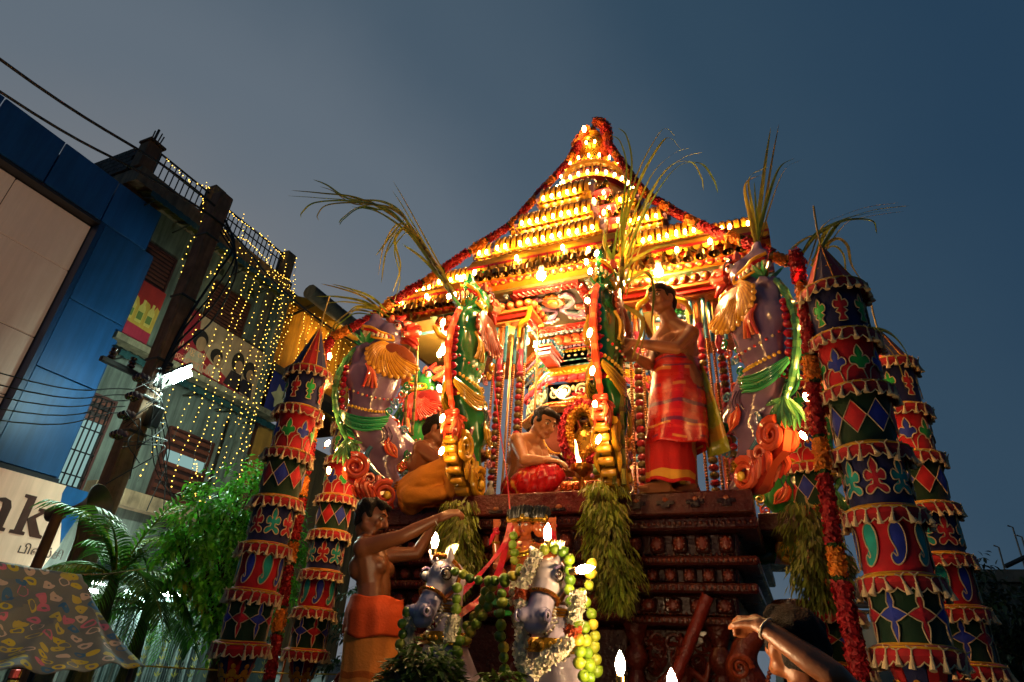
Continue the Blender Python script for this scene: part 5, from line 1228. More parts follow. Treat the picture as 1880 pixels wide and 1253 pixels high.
def leaf_heap(c, rx, ry, h, n, label, seed, col):
    rng = random.Random(seed); root = empty('leaf_heap', c); tag(root, label, 'leaf heap'); m = MB()
    for i in range(n):
        a = rng.uniform(0, 6.283); rr = math.sqrt(rng.random()); z = h*(1 - rr**2)*rng.uniform(.6, 1.05)
        p = (math.cos(a)*rx*rr, math.sin(a)*ry*rr, z); m.leaf(p, (math.cos(a)*.8 + rng.uniform(-.6, .6), math.sin(a)*.8 + rng.uniform(-.6, .6), rng.uniform(-.5, .5)), (rng.uniform(-.5, .5), rng.uniform(-.5, .5), 1), rng.uniform(.03, .055), rng.uniform(.008, .013), jit(col, .4, rng), .2, .3, 3)
    tag(m.obj('foliage', M_LEAF, root, False), kind='stuff')
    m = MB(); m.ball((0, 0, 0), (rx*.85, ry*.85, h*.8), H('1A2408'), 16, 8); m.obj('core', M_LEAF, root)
leaf_heap((-1.37, 2.33, 1.42), .24, .2, .26, 1500, 'dark green leaf heap round the neck of the first horse', 4, H('42602A'))
leaf_heap((-1.02, 2.3, 1.40), .22, .15, .20, 800, 'low leaf heap between the two horse heads', 5, H('4A6424'))
# ------------------------------------------------------------------ painted wooden horses
def candle_mesh():
    m = MB(); m.mi = 0; m.lathe([(.013, -.03), (.014, -.004), (.010, .0)], H('C8A060'), 12); m.mi = 1
    m.lathe([(.009, .0), (.014, .012), (.0165, .026), (.014, .044), (.007, .060), (.001, .070)], (1, .9, .7), 14); return m.mesh('candle_bulb', [M_BRASS, E_WHITE])
me_candle = candle_mesh()
def candle(p, label, rot=(0, 0, 0), s=1.0):
    o = put('candle_bulb', me_candle, None, p, rot, (s, s, s)); return tag(o, label, 'light bulb', 'candle shaped bulbs near the horses')
def horse(loc, fwd, label, pitch=61):
    root = empty('horse_statue', loc, math.atan2(fwd[1], fwd[0]), (.80, .94, .80)); tag(root, label, 'horse statue', 'painted horse statues drawing the chariot')
    p_ = rad(pitch); A = Vector((math.cos(p_), 0, -math.sin(p_))); N = Vector((math.sin(p_), 0, math.cos(p_)))
    h = lambda t, s, n: A*t + Vector((0, 1, 0))*s + N*n
    Rm = Matrix((A, Vector((0, 1, 0)), N)).transposed()
    W, B, MR = H('CFC2C4'), H('B8ACC0'), H('7A1A22')
    q = [ell(h(.03, 0, .01), (.085, .072, .088), W, Rm), cone(h(.03, 0, .0), .076, h(.15, 0, .01), .058, W), cone(h(.15, 0, .01), .058, h(.26, 0, .004), .060, B), ell(h(.295, 0, -.012), (.05, .062, .042), B, Rm)]
    for s in (-1, 1):
        q += [ell(h(.275, s*.048, .038), (.036, .028, .034), B, Rm), ell(h(.055, s*.055, .045), (.04, .025, .03), W, Rm), ell(h(.02, s*.05, -.05), (.06, .03, .06), W, Rm)]
        q += [cone(h(-.03, s*.06, .068), .024, h(-.062, s*.078, .118), .010, W)]
    q += chain([h(.02, 0, -.07), h(.12, 0, -.095), h(.22, 0, -.112), h(.27, 0, -.105)], [.055, .042, .036, .030], MR)
    q += chain([(-.02, 0, -.02), (-.03, 0, -.14), (-.03, 0, -.28), (-.05, 0, -.42), (-.10, 0, -.62), (-.14, 0, -.85)], [.085, .080, .092, .125, .19, .24], H('BDB0BC'))
    def cf(co, cols):
        t = co @ np.array(A); k = np.clip((t - .10)/.12, 0, 1)[:, None]; hd = (np.linalg.norm(co, axis=1) < .4)[:, None] & (cols[:, :1] > .2)
        return np.where(hd, cols*(1-k) + np.array(B)*k, cols)
    organic('body', q, .0085, M_PORC, root, 4, colfn=cf)
    for s in (-1, 1):
        m = MB(); m.ball(h(.285, s*.066, .048), (.014, .010, .014), H('1A1420'), 10, 7); m.tube([h(.285 + .026*math.cos(a), s*.070, .046 + .026*math.sin(a)) for a in [k*.628 for k in range(10)]], .006, H('8A7E9C'), 6, None, False, True)
        m.obj('nostril', M_PORC, root)
    for s in (-1, 1):
        m = MB(); c = h(.066, s*.072, .056)
        m.ball(c, (.034, .016, .026), H('D8D0C8'), 12, 8); m.ball(c + Vector((.016, s*.009, 0)), (.018, .010, .018), H('5A4A3A'), 10, 7); m.ball(c + Vector((.024, s*.014, 0)), (.011, .008, .011), (.005, .005, .005), 8, 5)
        m.tube([c + Vector((.037*math.cos(a), s*.006, .029*math.sin(a))) for a in [k*.5236 for k in range(12)]], .0045, H('2A2030'), 5, None, False, True)
        m.tube(catmull([c + Vector((-.04, 0, .03)), c + Vector((-.005, s*.006, .046)), c + Vector((.04, 0, .026))], 4), .007, H('6A5A80'), 5); m.obj('eye', M_PORC, root)
    me_t = MB().rbox((0, 0, 0), (.011, .011, .024), H('E0D8C0'), .003).mesh('tooth', M_PORC)
    for row, (n0, dz) in enumerate(((-.048, 0), (-.078, 0))):
        for k in range(9):
            a = rad(-88 + 22*k); t = .235 + .068*math.cos(a); s = .048*math.sin(a)
            put('tooth', me_t, root, h(t, s, n0), (0, p_, a))
    for s in (-1, 1):
        for k in range(4):
            put('tooth', me_t, root, h(.215 - .018*k, s*(.048 - .002*k), -.050), (0, p_, 0)); put('tooth', me_t, root, h(.215 - .018*k, s*(.046 - .002*k), -.078), (0, p_, 0))
    def loop(t, ry, rn, n0, w, col, tilt=0.0):
        m = MB(); P = [h(t + tilt*math.sin(a), ry*math.cos(a), n0 + rn*math.sin(a)) for a in [k*2*math.pi/24 for k in range(24)]]
        m.tube(P, (w), col, 6, None, False, True)
        for k, p in enumerate(P): m.ball(p + (p - h(t, 0, n0)).normalized()*w*.8, w*.45, H('E0B040'), 6, 4)
        m.obj('bridle_strap', M_GOLD, root)
    loop(.165, .070, .072, .008, .010, H('B8681E')); loop(-.015, .082, .095, .01, .011, H('B8681E'), -.02)
    for s in (-1, 1):
        m = MB(); m.tube(catmull([h(.165, s*.07, -.02), h(.08, s*.084, -.035), h(0, s*.085, -.02)], 5), .011, H('A85A1A'), 6); m.tube(catmull([h(.165, s*.068, -.03), h(.12, s*.075, -.11), (.02, s*.088, -.22), (-.02, s*.10, -.33)], 5), .008, H('3A1A14'), 6); m.obj('rein', M_GLOSS, root)
    for z, r in ((-.185, .088), (-.20, .089), (-.215, .09)):
        m = MB(); m.lathe([(r, z-.006), (r+.008, z), (r, z+.006)], H('C8962A'), 24, Matrix.Translation((-.03, 0, 0))); m.obj('neck_band', M_GOLD, root)
    m = MB(); m.lathe([(.128, -.38), (.122, -.36), (.118, -.325), (.112, -.315)], H('B88A2A'), 24, Matrix.Translation((-.042, 0, 0)))
    for k in range(20): a = k*2*math.pi/20; m.ball((-.042 + .124*math.cos(a), .124*math.sin(a), -.348), (.012, .012, .018), H('D8A83A'), 7, 5)
    m.obj('breast_collar', M_GOLD, root)
    m = MB()
    for k in range(9): m.leaf((-.01, -.02 + .005*k, .085), (-.2 + .03*k, -.3 + .08*k, .5), (1, 0, .2), .08, .012, H('8AA858') if k % 2 else H('D8D0B0'))
    m.obj('plume', M_LEAF, root)
    return root
h1 = horse((-1.452, 2.58, 1.985), (-.34, -.94), 'white grinning horse head statue below the climbing man in orange')
h2 = horse((-0.91, 2.50, 1.975), (-.14, -.99), 'bluish horse head statue wrapped in limes and jasmine')
candle((-1.487, 2.50, 2.075), 'upright candle bulb on top of the white grinning horse head')
candle((-0.903, 2.42, 2.085), 'upright candle bulb on top of the lime-wrapped horse head')
candle((-0.735, 2.30, 1.948), 'candle bulb sticking out sideways beside the lime-wrapped horse', (0, rad(80), 0))
candle((-0.552, 2.20, 1.612), 'candle bulb standing low before the carved wooden body')
candle((-0.388, 2.20, 1.570), 'candle bulb cut off by the bottom edge near the raised arm')

# ------------------------------------------------------------------ lime garlands: every lime is a piece
LCOL = [H('5A7A1A'), H('6E8A1E'), H('8A9426'), H('A89A2A'), H('4A6A18')]
def lime_mesh(c):
    m = MB(); m.ball((0, 0, 0), (.0215, .0215, .023), c, 12, 9); m.ball((0, 0, .0225), (.005, .005, .004), jit(c, .3), 6, 4); return m.mesh('lime', M_FRUIT)
ME_LIME = [lime_mesh(c) for c in LCOL]
LLAB = {'across': 'lime garland strung between the two horse heads', 'drop': 'dark lime garland hanging below the white horse cheek', 'diag': 'doubled strand of yellowing limes slanting beside the red ribbon', 'vert': 'straight strand of limes hanging between the horses', 'right': 'thick lime garland over and beside the bluish horse', 'right2': 'strand of yellow limes just left of the big leaf bundle', 'left': 'short strand of dark limes at the white horse breast', 'statue': 'limes hung on the shoulder of the many-headed figure'}
rngl = random.Random(12)
for key, paths in LIME_PATH.items():
    root = empty('lime_garland', paths[0][0]); tag(root, LLAB[key], 'garland', 'lime garlands on the horses'); o0 = Vector(paths[0][0])
    for P in paths:
        R = resample(catmull(P, 10), .041 if key not in ('right', 'diag') else .040)
        m = MB(); m.tube([p-o0 for p in R], .002, H('B8A880'), 5); m.obj('string', M_COTTON, root)
        for i, p in enumerate(R):
            j = Vector((rngl.uniform(-.006, .006), rngl.uniform(-.008, .008), rngl.uniform(-.004, .004)))
            w = [3, 3, 2, 1, 3] if key not in ('diag', 'right2') else [1, 2, 3, 4, 1]
            put('lime', rngl.choices(ME_LIME, w)[0], root, p-o0+j, (rngl.uniform(-1.5, 1.5), rngl.uniform(-1.5, 1.5), 0), (rngl.uniform(.92, 1.1),)*3)
# jasmine strings
for k, P in enumerate(JASMINE_PATH):
    garland(P, .026 if k != 1 else .03, [('white_section', .16), ('rust_section', .05), ('white_section', .2)], ['white jasmine garland down the face side of the bluish horse', 'thick white jasmine garland looping under the bluish horse chin', 'thin jasmine string beside the many-headed figure', 'jasmine tassel at the breast of the white horse', 'jasmine string behind the white horse neck'][k], 'jasmine garlands on the horses', 30+k, 2600, .010, 'jasmine_garland')
# red ribbon
def ribbon(P, w, label):
    P = catmull([Vector(p) for p in P], 8); m = MB(); vs = []
    for i, p in enumerate(P):
        d = (P[min(len(P)-1, i+1)]-P[max(0, i-1)]).normalized(); u = d.cross(Vector((.2, -1, .1))).normalized(); tw = .5*math.sin(i*.35); n = u.cross(d); u = u*math.cos(tw)+n*math.sin(tw); vs += [p-u*w-P[0], p+u*w-P[0]]
    m.add(vs, [(2*i, 2*i+1, 2*i+3, 2*i+2) for i in range(len(P)-1)], H('C81E28')); m.v += [tuple(Vector(v) + Vector((0, .002, 0))) for v in m.v]; n0 = len(vs)
    for i in range(len(P)-1): m.f.append((n0+2*i, n0+2*i+2, n0+2*i+3, n0+2*i+1)); m.c.append(H('C81E28')); m.m.append(0)
    return tag(m.obj('red_ribbon', M_SATIN, None, True, P[0]), label, 'ribbon', 'red ribbons tied at the front')
ribbon(RIBBON_PATH[0], .004, 'thin red cord running down from the bead columns')
ribbon(RIBBON_PATH[1], .012, 'upper red ribbon tail slanting to the white horse')
ribbon(RIBBON_PATH[2], .015, 'lower broad red ribbon tail slanting to the white horse')

# ------------------------------------------------------------------ many-headed driver figure
def driver():
    root = empty('deity_statue', (-1.262, 3.06, 1.88), 0, (.66, .66, .66)); tag(root, 'painted three-headed seated figure with black crown between the horses', 'statue')
    F = H('C0622E'); q = []
    q += [ell((0, 0, .22), (.15, .10, .10), F), cone((0, 0, .25), .105, (0, 0, .40), .125, F), cone((0, 0, .46), .055, (0, -.01, .54), .045, F), ell((0, 0, .45), (.17, .07, .05), F)]
    heads = [((0, -.035, .60), 0), ((.115, -.0, .60), 1), ((-.095, .0, .60), -1)]
    for (c, s) in heads:
        fd = Vector((s*.85, -1 if s == 0 else -.5, 0)).normalized(); c = Vector(c); sd = Vector((-fd.y, fd.x, 0))
        q += [ell(c, (.058, .062, .075), F), ell(c - Vector((0, 0, .035)) + fd*.018, (.042, .042, .04), F), cone(c + fd*.058 + Vector((0, 0, .018)), .008, c + fd*.072 - Vector((0, 0, .012)), .013, F), ell(c + fd*.055 - Vector((0, 0, .042)), (.02, .016, .01), H('A83A22')), ell(c + sd*.06, (.014, .014, .026), F), ell(c - sd*.06, (.014, .014, .026), F)]
    for s in (-1, 1):
        q += chain([(s*.15, 0, .44), (s*.23, -.02, .36), (s*.25, -.05, .50), (s*.245, -.06, .60)], [.048, .040, .032, .026], F)
        for k in range(4): q += [cone((s*.245 + (k-1.5)*.014, -.06, .61), .011, (s*.245 + (k-1.5)*.018, -.065, .665), .008, F)]
        q += [cone((s*.225, -.065, .60), .010, (s*.205, -.07, .635), .009, F)]
        q += chain([(s*.14, -.02, .42), (s*.21, -.07, .30), (s*.12, -.15, .24)], [.045, .038, .03], F)
        for k in range(4): q += [cone((s*.12 + (k-1.5)*.012, -.16, .24), .010, (s*.11 + (k-1.5)*.014, -.185, .215), .008, F)]
        q += chain([(s*.08, -.02, .18), (s*.24, -.12, .15), (s*.06, -.2, .10)], [.09, .075, .05], H('8A1E2A'))
    organic('body', q, .0085, M_PORC, root, 3)
    for (c, s) in heads:
        fd = Vector((s*.85, -1 if s == 0 else -.5, 0)).normalized(); c = Vector(c); sd = Vector((-fd.y, fd.x, 0)); m = MB()
        for e in (-1, 1):
            p = c + fd*.054 + sd*.024*e + Vector((0, 0, .012)); M = Matrix((sd, fd, Vector((0, 0, 1)))).transposed().to_4x4(); M.translation = p
            m.ball((0, 0, 0), (.018, .008, .010), H('E8E0D0'), 9, 6, M); m.ball((0, .005, 0), (.007, .004, .007), (.01, .01, .01), 7, 5, M); m.tube([M @ Vector((-.018, .004, .016)), M @ Vector((0, .009, .022)), M @ Vector((.018, .003, .016))], .004, (.01, .01, .01), 5)
        m.obj('eyes', M_PORC, root)
        m = MB(); T = Matrix.Translation(c)
        m.lathe([(.064, .038), (.072, .045), (.068, .058), (.072, .066), (.062, .075)], H('C8962A'), 20, T); m.ball(c + fd*.068 + Vector((0, 0, .07)), (.02, .02, .03), H('D8A83A'), 10, 7); m.obj('crown_band', M_GOLD, root)
        m = MB(); m.lathe([(.062, .07), (.075, .10), (.078, .14), (.070, .165), (.02, .175)], H('1A1A10'), 18, T)
        for k in range(14): a = k*2*math.pi/14; m.tube([c + Vector((.064*math.cos(a), .064*math.sin(a), .075)), c + Vector((.080*math.cos(a+.2), .080*math.sin(a+.2), .12)), c + Vector((.068*math.cos(a+.4), .068*math.sin(a+.4), .165))], .010, H('24241A'), 6)
        m.obj('crown', M_GLOSS, root)
    m = MB()
    for k in range(4):
        m.lathe([(.055 + .022*k, -.004), (.060 + .022*k, .006), (.066 + .022*k, -.004)], H('C8962A'), 24, Matrix.Translation((0, -.035 - .012*k, .50 - .022*k)) @ Matrix.Rotation(rad(38), 4, 'X'))
    for k in range(9): a = rad(200 + 17.5*k); m.ball((.12*math.cos(a), -.07 + .05*math.sin(a), .44 + .055*math.sin(a)), .012, H('D8A83A'), 7, 5)
    for k in range(5): m.ball((0, -.125, .42 - .03*k), (.018 - .002*k, .012, .014), H('D8A83A'), 8, 5)
    m.obj('necklace', M_GOLD, root)
    for s in (-1, 1):
        m = MB(); m.lathe([(.036, -.01), (.042, 0), (.036, .01)], H('C8962A'), 14, Matrix.Translation((s*.248, -.045, .48))); m.lathe([(.05, -.012), (.056, 0), (.05, .012)], H('C8962A'), 14, Matrix.Translation((s*.19, -.01, .40)) @ Matrix.Rotation(s*rad(40), 4, 'Y')); m.obj('armlet', M_GOLD, root)
        m = MB(); 
        for k in range(5): m.ball((s*.247 + RNG.uniform(-.025, .025), -.065 + RNG.uniform(-.02, .02), .575 + RNG.uniform(-.02, .03)), (.024, .02, .018), H('C01E2A'), 9, 6)
        m.leaf((s*.25, -.08, .57), (.3*s + .1, -.2, -1), (0, -1, 0), .13, .02, H('C81E28')); m.obj('ribbon_knot', M_SATIN, root)
    m = MB(); m.rbox((0, .02, .03), (.5, .34, .06), H('1E6A2E'), .01); m.rbox((.02, -.16, -.05), (.36, .05, .04), H('2A9A3A'), .008); m.obj('seat', M_GLOSS, root)
driver()

# ------------------------------------------------------------------ shrine: idol, lamp, tray
def idol():
    root = empty('idol', (-1.43, 4.72, 2.95)); tag(root, 'golden idol buried in red and yellow flower garlands', 'idol')
    G = H('B88A2E'); q = [ell((0, 0, .12), (.17, .13, .12), G), cone((0, 0, .2), .11, (0, 0, .42), .12, G), cone((0, 0, .46), .05, (0, 0, .54), .045, G), ell((0, -.01, .60), (.07, .07, .085), G), cone((0, 0, .67), .065, (0, 0, .86), .02, G)]
    for s in (-1, 1): q += chain([(s*.13, 0, .42), (s*.19, -.03, .30), (s*.12, -.1, .24)], [.045, .038, .03], G)
    organic('body', q, .012, M_GOLD, root, 3)
    m = MB(); m.ball((0, -.075, .575), (.045, .02, .022), H('E8D8C0'), 12, 6); m.ball((0, -.094, .575), (.024, .008, .010), H('3A3A6A'), 10, 5); m.rbox((0, -.09, .635), (.05, .012, .04), H('E8C860'), .005); m.obj('face_ornament', M_GOLD, root)
    rng = random.Random(8)
    for (cx, cz, rx, rz, r, col, nm, y) in ((0, .44, .17, .26, .05, H('B01428'), 'red_garland', -.10), (0, .46, .115, .20, .035, H('D89A20'), 'yellow_garland', -.12), (0, .76, .12, .05, .045, H('C02036'), 'crown_garland', -.06), (0, .70, .15, .06, .04, H('E0A828'), 'crown_garland', -.07)):
        m = MB(); P = [Vector((cx + rx*math.cos(a), y - .03*math.sin(a), cz + rz*math.sin(a))) for a in [k*2*math.pi/28 for k in range(29)]]
        m.tube(P, r*.75, col, 8); petals(m, P, r, col, 1500, rng, .016); m.obj(nm, M_PETAL, root, False)
    m = MB(); rng2 = random.Random(9)
    for k in range(50):
        x, z = rng2.uniform(-.3, .3), rng2.uniform(-.04, .16); m.ball((x, -.16 + rng2.uniform(-.05, .05), z), rng2.uniform(.015, .035), rng2.choice((H('D8A020'), H('B01428'), H('C86A28'), H('5A7A2A'), H('B86A9A'))), 8, 6)
    tag(m.obj('loose_flowers', M_PETAL, root), kind='stuff')
    m = MB(); P = [(.36*math.cos(a), .04, .46 + .42*math.sin(a)) for a in [rad(-30 + 12*k) for k in range(21)]]
    m.tube(P, .022, H('A86A28'), 8)
    for k, p in enumerate(P): m.ball((p[0]*1.07, .04, .46 + (p[2]-.46)*1.07), .022, H('C8843A'), 8, 6)
    m.obj('halo_arch', M_GOLD, root)
    m = MB(); m.ball((-.24, .02, .52), (.16, .03, .2), H('6A2E1A'), 20, 10)
    m.tube([(-.24 + .165*math.cos(a), .0, .52 + .205*math.sin(a)) for a in [k*.3 for k in range(21)]], .008, H('C8902E'), 6); m.obj('fan_disc', M_CLOTH, root)
idol()
def pedestal():
    root = empty('shrine_table', (-1.40, 4.55, ZP + .03)); tag(root, 'low carved shrine table with silver scroll front under the idol', 'table')
    m = MB(); m.rbox((0, .25, .17), (.85, .55, .34), H('5A3A2A'), .012); m.obj('table_body', M_GLOSS, root, False)
    m = MB()
    for k in range(9): spiral(m, (-.37 + .092*k, -.035, .27), .035, 1.6, .006, H('C8C0B0'), None, 1 if k % 2 else -1, k)
    for z in (.34, .20): m.tube([(-.42, -.03, z), (.42, -.03, z)], .008, H('C8A84A'), 6)
    m.obj('silver_scrolls', M_GOLD, root)
pedestal()
m = MB(); m.rbox((-1.22, 4.05, 2.69), (.34, .22, .19), H('B8602A'), .008)
for r_ in range(3):
    for k in range(7): m.rbox((-1.365 + .048*k + (.02 if r_ % 2 else 0), 3.938, 2.635 + .055*r_), (.042, .014, .045), H('D07A3A'), .004)
tag(m.obj('offering_box', M_GOLD, None, False), 'copper coloured embossed offering box behind the oil lamp', 'box')
m = MB(); m.rbox((0, 0, 0), (.17, .10, .12), H('3A4470'), .015); m.leaf((-.05, -.05, .06), (.3, 0, 1), (0, -1, 0), .06, .03, H('4A5480'))
tag(m.obj('blue_packet', M_SATIN, None, True, (-1.62, 4.3, 3.05), (.1, .2, .3)), 'dark blue plastic packet lying before the idol', 'packet')
def lamp():
    root = empty('oil_lamp', (-1.205, 3.86, ZP + .02)); tag(root, 'brass oil lamp with a tall burning flame before the shrine', 'oil lamp')
    m = MB(); m.lathe([(.07, 0), (.065, .012), (.03, .03), (.018, .06), (.024, .09), (.014, .11), (.02, .15), (.016, .19), (.05, .215), (.075, .235), (.08, .26), (.078, .275), (.05, .262), (.01, .25)], H('A87428'), 24); m.obj('lamp_stand', M_BRASS, root)
    m = MB(); m.tube(catmull([(-.02, -.02, .26), (-.015, -.02, .30), (-.03, -.02, .35), (-.036, -.02, .42), (-.045, -.02, .46)], 4), [.008, .012, .015, .017, .016, .015, .013, .012, .011, .010, .009, .008, .006, .005, .004, .003, .001], (1, .8, .4), 8); m.obj('flame', E_FLAME, root)
lamp()
m = MB(); m.lathe([(.03, 0), (.034, .01), (.034, .10), (.03, .12), (.014, .15), (.014, .165)], H('A8A8A0'), 14); m.lathe([(.0345, .03), (.0346, .08)], H('3A5A9A'), 14, capb=False); m.lathe([(.016, .165), (.016, .185), (.001, .186)], H('D8D8D8'), 12)
tag(m.obj('water_bottle', M_PORC, None, True, (-1.86, 3.80, ZP + .02)), 'small clear bottle with blue label at the foot of the bead columns', 'bottle')
# ------------------------------------------------------------------ people
def hand_prims(w, d, n, col, curl=.6, side=1):
    """palm and five bent fingers from wrist w along d; n = back of the hand"""
    w = Vector(w); d = Vector(d).normalized(); n = Vector(n); n = (n - d*n.dot(d)).normalized(); s = d.cross(n)*side
    q = [cone(w, .026, w + d*.03, .028, col)]
    for k in range(4): q.append(cone(w + d*.02 + s*(-.027 + .018*k), .016, w + d*.085 + s*(-.030 + .020*k), .0135, col))
    for k, L in enumerate((.95, 1.1, 1.05, .8)):
        p = w + d*.088 + s*(-.030 + .020*k); a = 0; pts = [p]
        for j, l in enumerate((.036, .027, .022)):
            a += curl*(.55 + .3*j); p = p + (d*math.cos(a) - n*math.sin(a))*l*L; pts.append(p)
        q += chain(pts, [.0115, .0105, .0098, .0088], col)
    t0 = w + d*.025 - s*.03; t1 = t0 - s*.03 + d*.03 - n*.012; t2 = t1 + d*.03 - n*.014 - s*.004
    return q + chain([t0, t1, t2], [.0155, .0125, .0105], col)
def foot_prims(a, d, col):
    a = Vector(a); d = Vector(d).normalized(); s = d.cross(Vector((0, 0, 1))); z = Vector((0, 0, -1))
    q = [cone(a, .036, a + z*.045 - d*.02, .034, col), cone(a + z*.02, .034, a + d*.09 + z*.045, .026, col), cone(a + z*.05 - d*.02, .03, a + d*.11 + z*.055, .03, col)]
    for k in range(5): q.append(cone(a + d*.12 + s*(-.034 + .017*k) + z*.058, .014, a + d*(.175 - .010*k) + s*(-.036 + .018*k) + z*.062, .0105, col))
    return q
def head_parts(root, c, f, u, skin, hair=True, moust=False, hseed=1, bun=False):
    c, f = Vector(c), Vector(f).normalized(); u = Vector(u); u = (u - f*u.dot(f)).normalized(); s = f.cross(u); R = Matrix((s, f, u)).transposed()
    P = lambda a, b, d: c + s*a + f*b + u*d
    lip = (skin[0]*.75, skin[1]*.5, skin[2]*.5); dk = tuple(v*.7 for v in skin)
    q = [ell(P(0, -.008, .022), (.076, .094, .090), skin, R), ell(P(0, .028, -.042), (.056, .060, .062), skin, R), ell(P(0, .066, -.088), (.024, .022, .020), skin, R), cone(P(0, .092, .016), .010, P(0, .112, -.022), .015, skin), ell(P(0, .080, .034), (.050, .014, .012), skin, R), ell(P(0, .088, -.056), (.023, .012, .010), lip, R)]
    for e in (-1, 1):
        q += [ell(P(e*.079, -.006, -.004), (.010, .018, .030), skin, R), ell(P(e*.036, .068, -.022), (.022, .018, .02), skin, R), ell(P(e*.012, .102, -.026), (.010, .010, .008), skin, R), cone(P(e*.05, .0, -.05), .03, P(e*.035, .05, -.075), .022, skin)]
    for e in (-1, 1):
        m = MB(); M = R.to_4x4(); M.translation = P(e*.031, .080, .012)
        m.ball((0, 0, 0), (.016, .009, .008), H('D8CCB8'), 9, 6, M); m.ball((0, .006, 0), (.008, .005, .0075), (.012, .008, .006), 7, 5, M); m.ball((0, .003, .007), (.018, .009, .005), dk, 8, 5, M); m.obj('eye', M_SKIN, root)
        m = MB(); m.tube([P(e*.014, .092, .032), P(e*.034, .090, .040), P(e*.056, .074, .032)], [.004, .005, .002], (.01, .007, .005), 5); m.obj('eyebrow', M_HAIR, root)
    if moust:
        m = MB()
        for e in (-1, 1): m.tube([P(e*.002, .103, -.042), P(e*.018, .098, -.044), P(e*.036, .084, -.055)], [.006, .006, .002], (.012, .008, .006), 6)
        m.obj('moustache', M_HAIR, root)
    if hair:
        hc = (.007, .005, .004)
        hq = [ell(P(0, -.026, .045), (.086, .088, .082), hc, R), ell(P(0, -.055, .005), (.078, .058, .075), hc, R), ell(P(0, .040, .088), (.062, .045, .032), hc, R), ell(P(.03, .055, .082), (.035, .032, .022), hc, R), ell(P(-.03, .055, .084), (.035, .03, .022), hc, R)]
        for e in (-1, 1): hq.append(ell(P(e*.068, .012, .03), (.014, .03, .035), hc, R))
        organic('hair', hq, .007, M_HAIR, root, 1, .006, hseed)
    return q
def body_person(label, J, skin, loc=None, head=True, voxel=.0085, moust=False, hs=1, slim=1.0):
    root = empty('person', J['base']); tag(root, label, 'person', 'people on and around the chariot')
    b0 = Vector(J['base']); V = {k: (Vector(v) - b0 if k not in ('hf', 'hu', 'hd_l', 'hd_r', 'hn_l', 'hn_r', 'ft', 'tf', 'curl_l', 'curl_r', 'base', 'leg') else v) for k, v in J.items()}
    q = head_parts(root, V['head'], J['hf'], J['hu'], skin, True, moust, hs)
    q += [cone(V['head'] - Vector(J['hu'])*.06 - Vector(J['hf'])*.03, .056, V['neck'], .060, skin)]
    sL, sR, pv = V['sh_l'], V['sh_r'], V['pelvis']; ch = (sL + sR)/2
    tf = Vector(J['tf']).normalized(); up = (ch - pv).normalized(); sx = (sR - sL).normalized(); k = slim
    for e, S in ((-1, sL), (1, sR)):
        o = sx*e
        q += [cone(V['neck'], .055, S, .056, skin), ell(S, (.062, .062, .062), skin), cone(S - up*.05 - o*.05, .085*k, ch.lerp(pv, .48) + o*.055, .085*k, skin), cone(ch.lerp(pv, .48) + o*.05, .085*k, pv + o*.07, .098*k, skin)]
        q += [ell(S - up*.09 - o*.07 + tf*.045, (.07, .06, .055), skin), ell(S - up*.10 - o*.06 - tf*.05, (.065, .05, .075), skin)]
    q += [cone(ch - up*.06 + tf*.01, .10*k, ch.lerp(pv, .6) + tf*.02, .095*k, skin)]
    for side in ('l', 'r'):
        if 'el_'+side in V:
            S, E, Wr = V['sh_'+side], V['el_'+side], V['wr_'+side]
            q += chain([S, S.lerp(E, .4), E], [.055, .049, .040], skin) + chain([E, E.lerp(Wr, .3), Wr], [.040, .041, .027], skin)
            q += hand_prims(Wr, J['hd_'+side], J['hn_'+side], skin, J.get('curl_'+side, .6), 1 if side == 'r' else -1)
        if 'kn_'+side in V:
            lg = J.get('leg', 1.0); hp = pv + sx*(.085 if side == 'r' else -.085)*lg; K, A = V['kn_'+side], V['an_'+side]
            q += chain([hp, hp.lerp(K, .5), K], [.09*lg, .078*lg, .058*lg], skin) + chain([K, K.lerp(A, .3), A], [.056, .055, .036], skin) + foot_prims(A, J['ft'], skin)
    organic('body', q, voxel, M_SKIN, root, 3)
    return root, b0
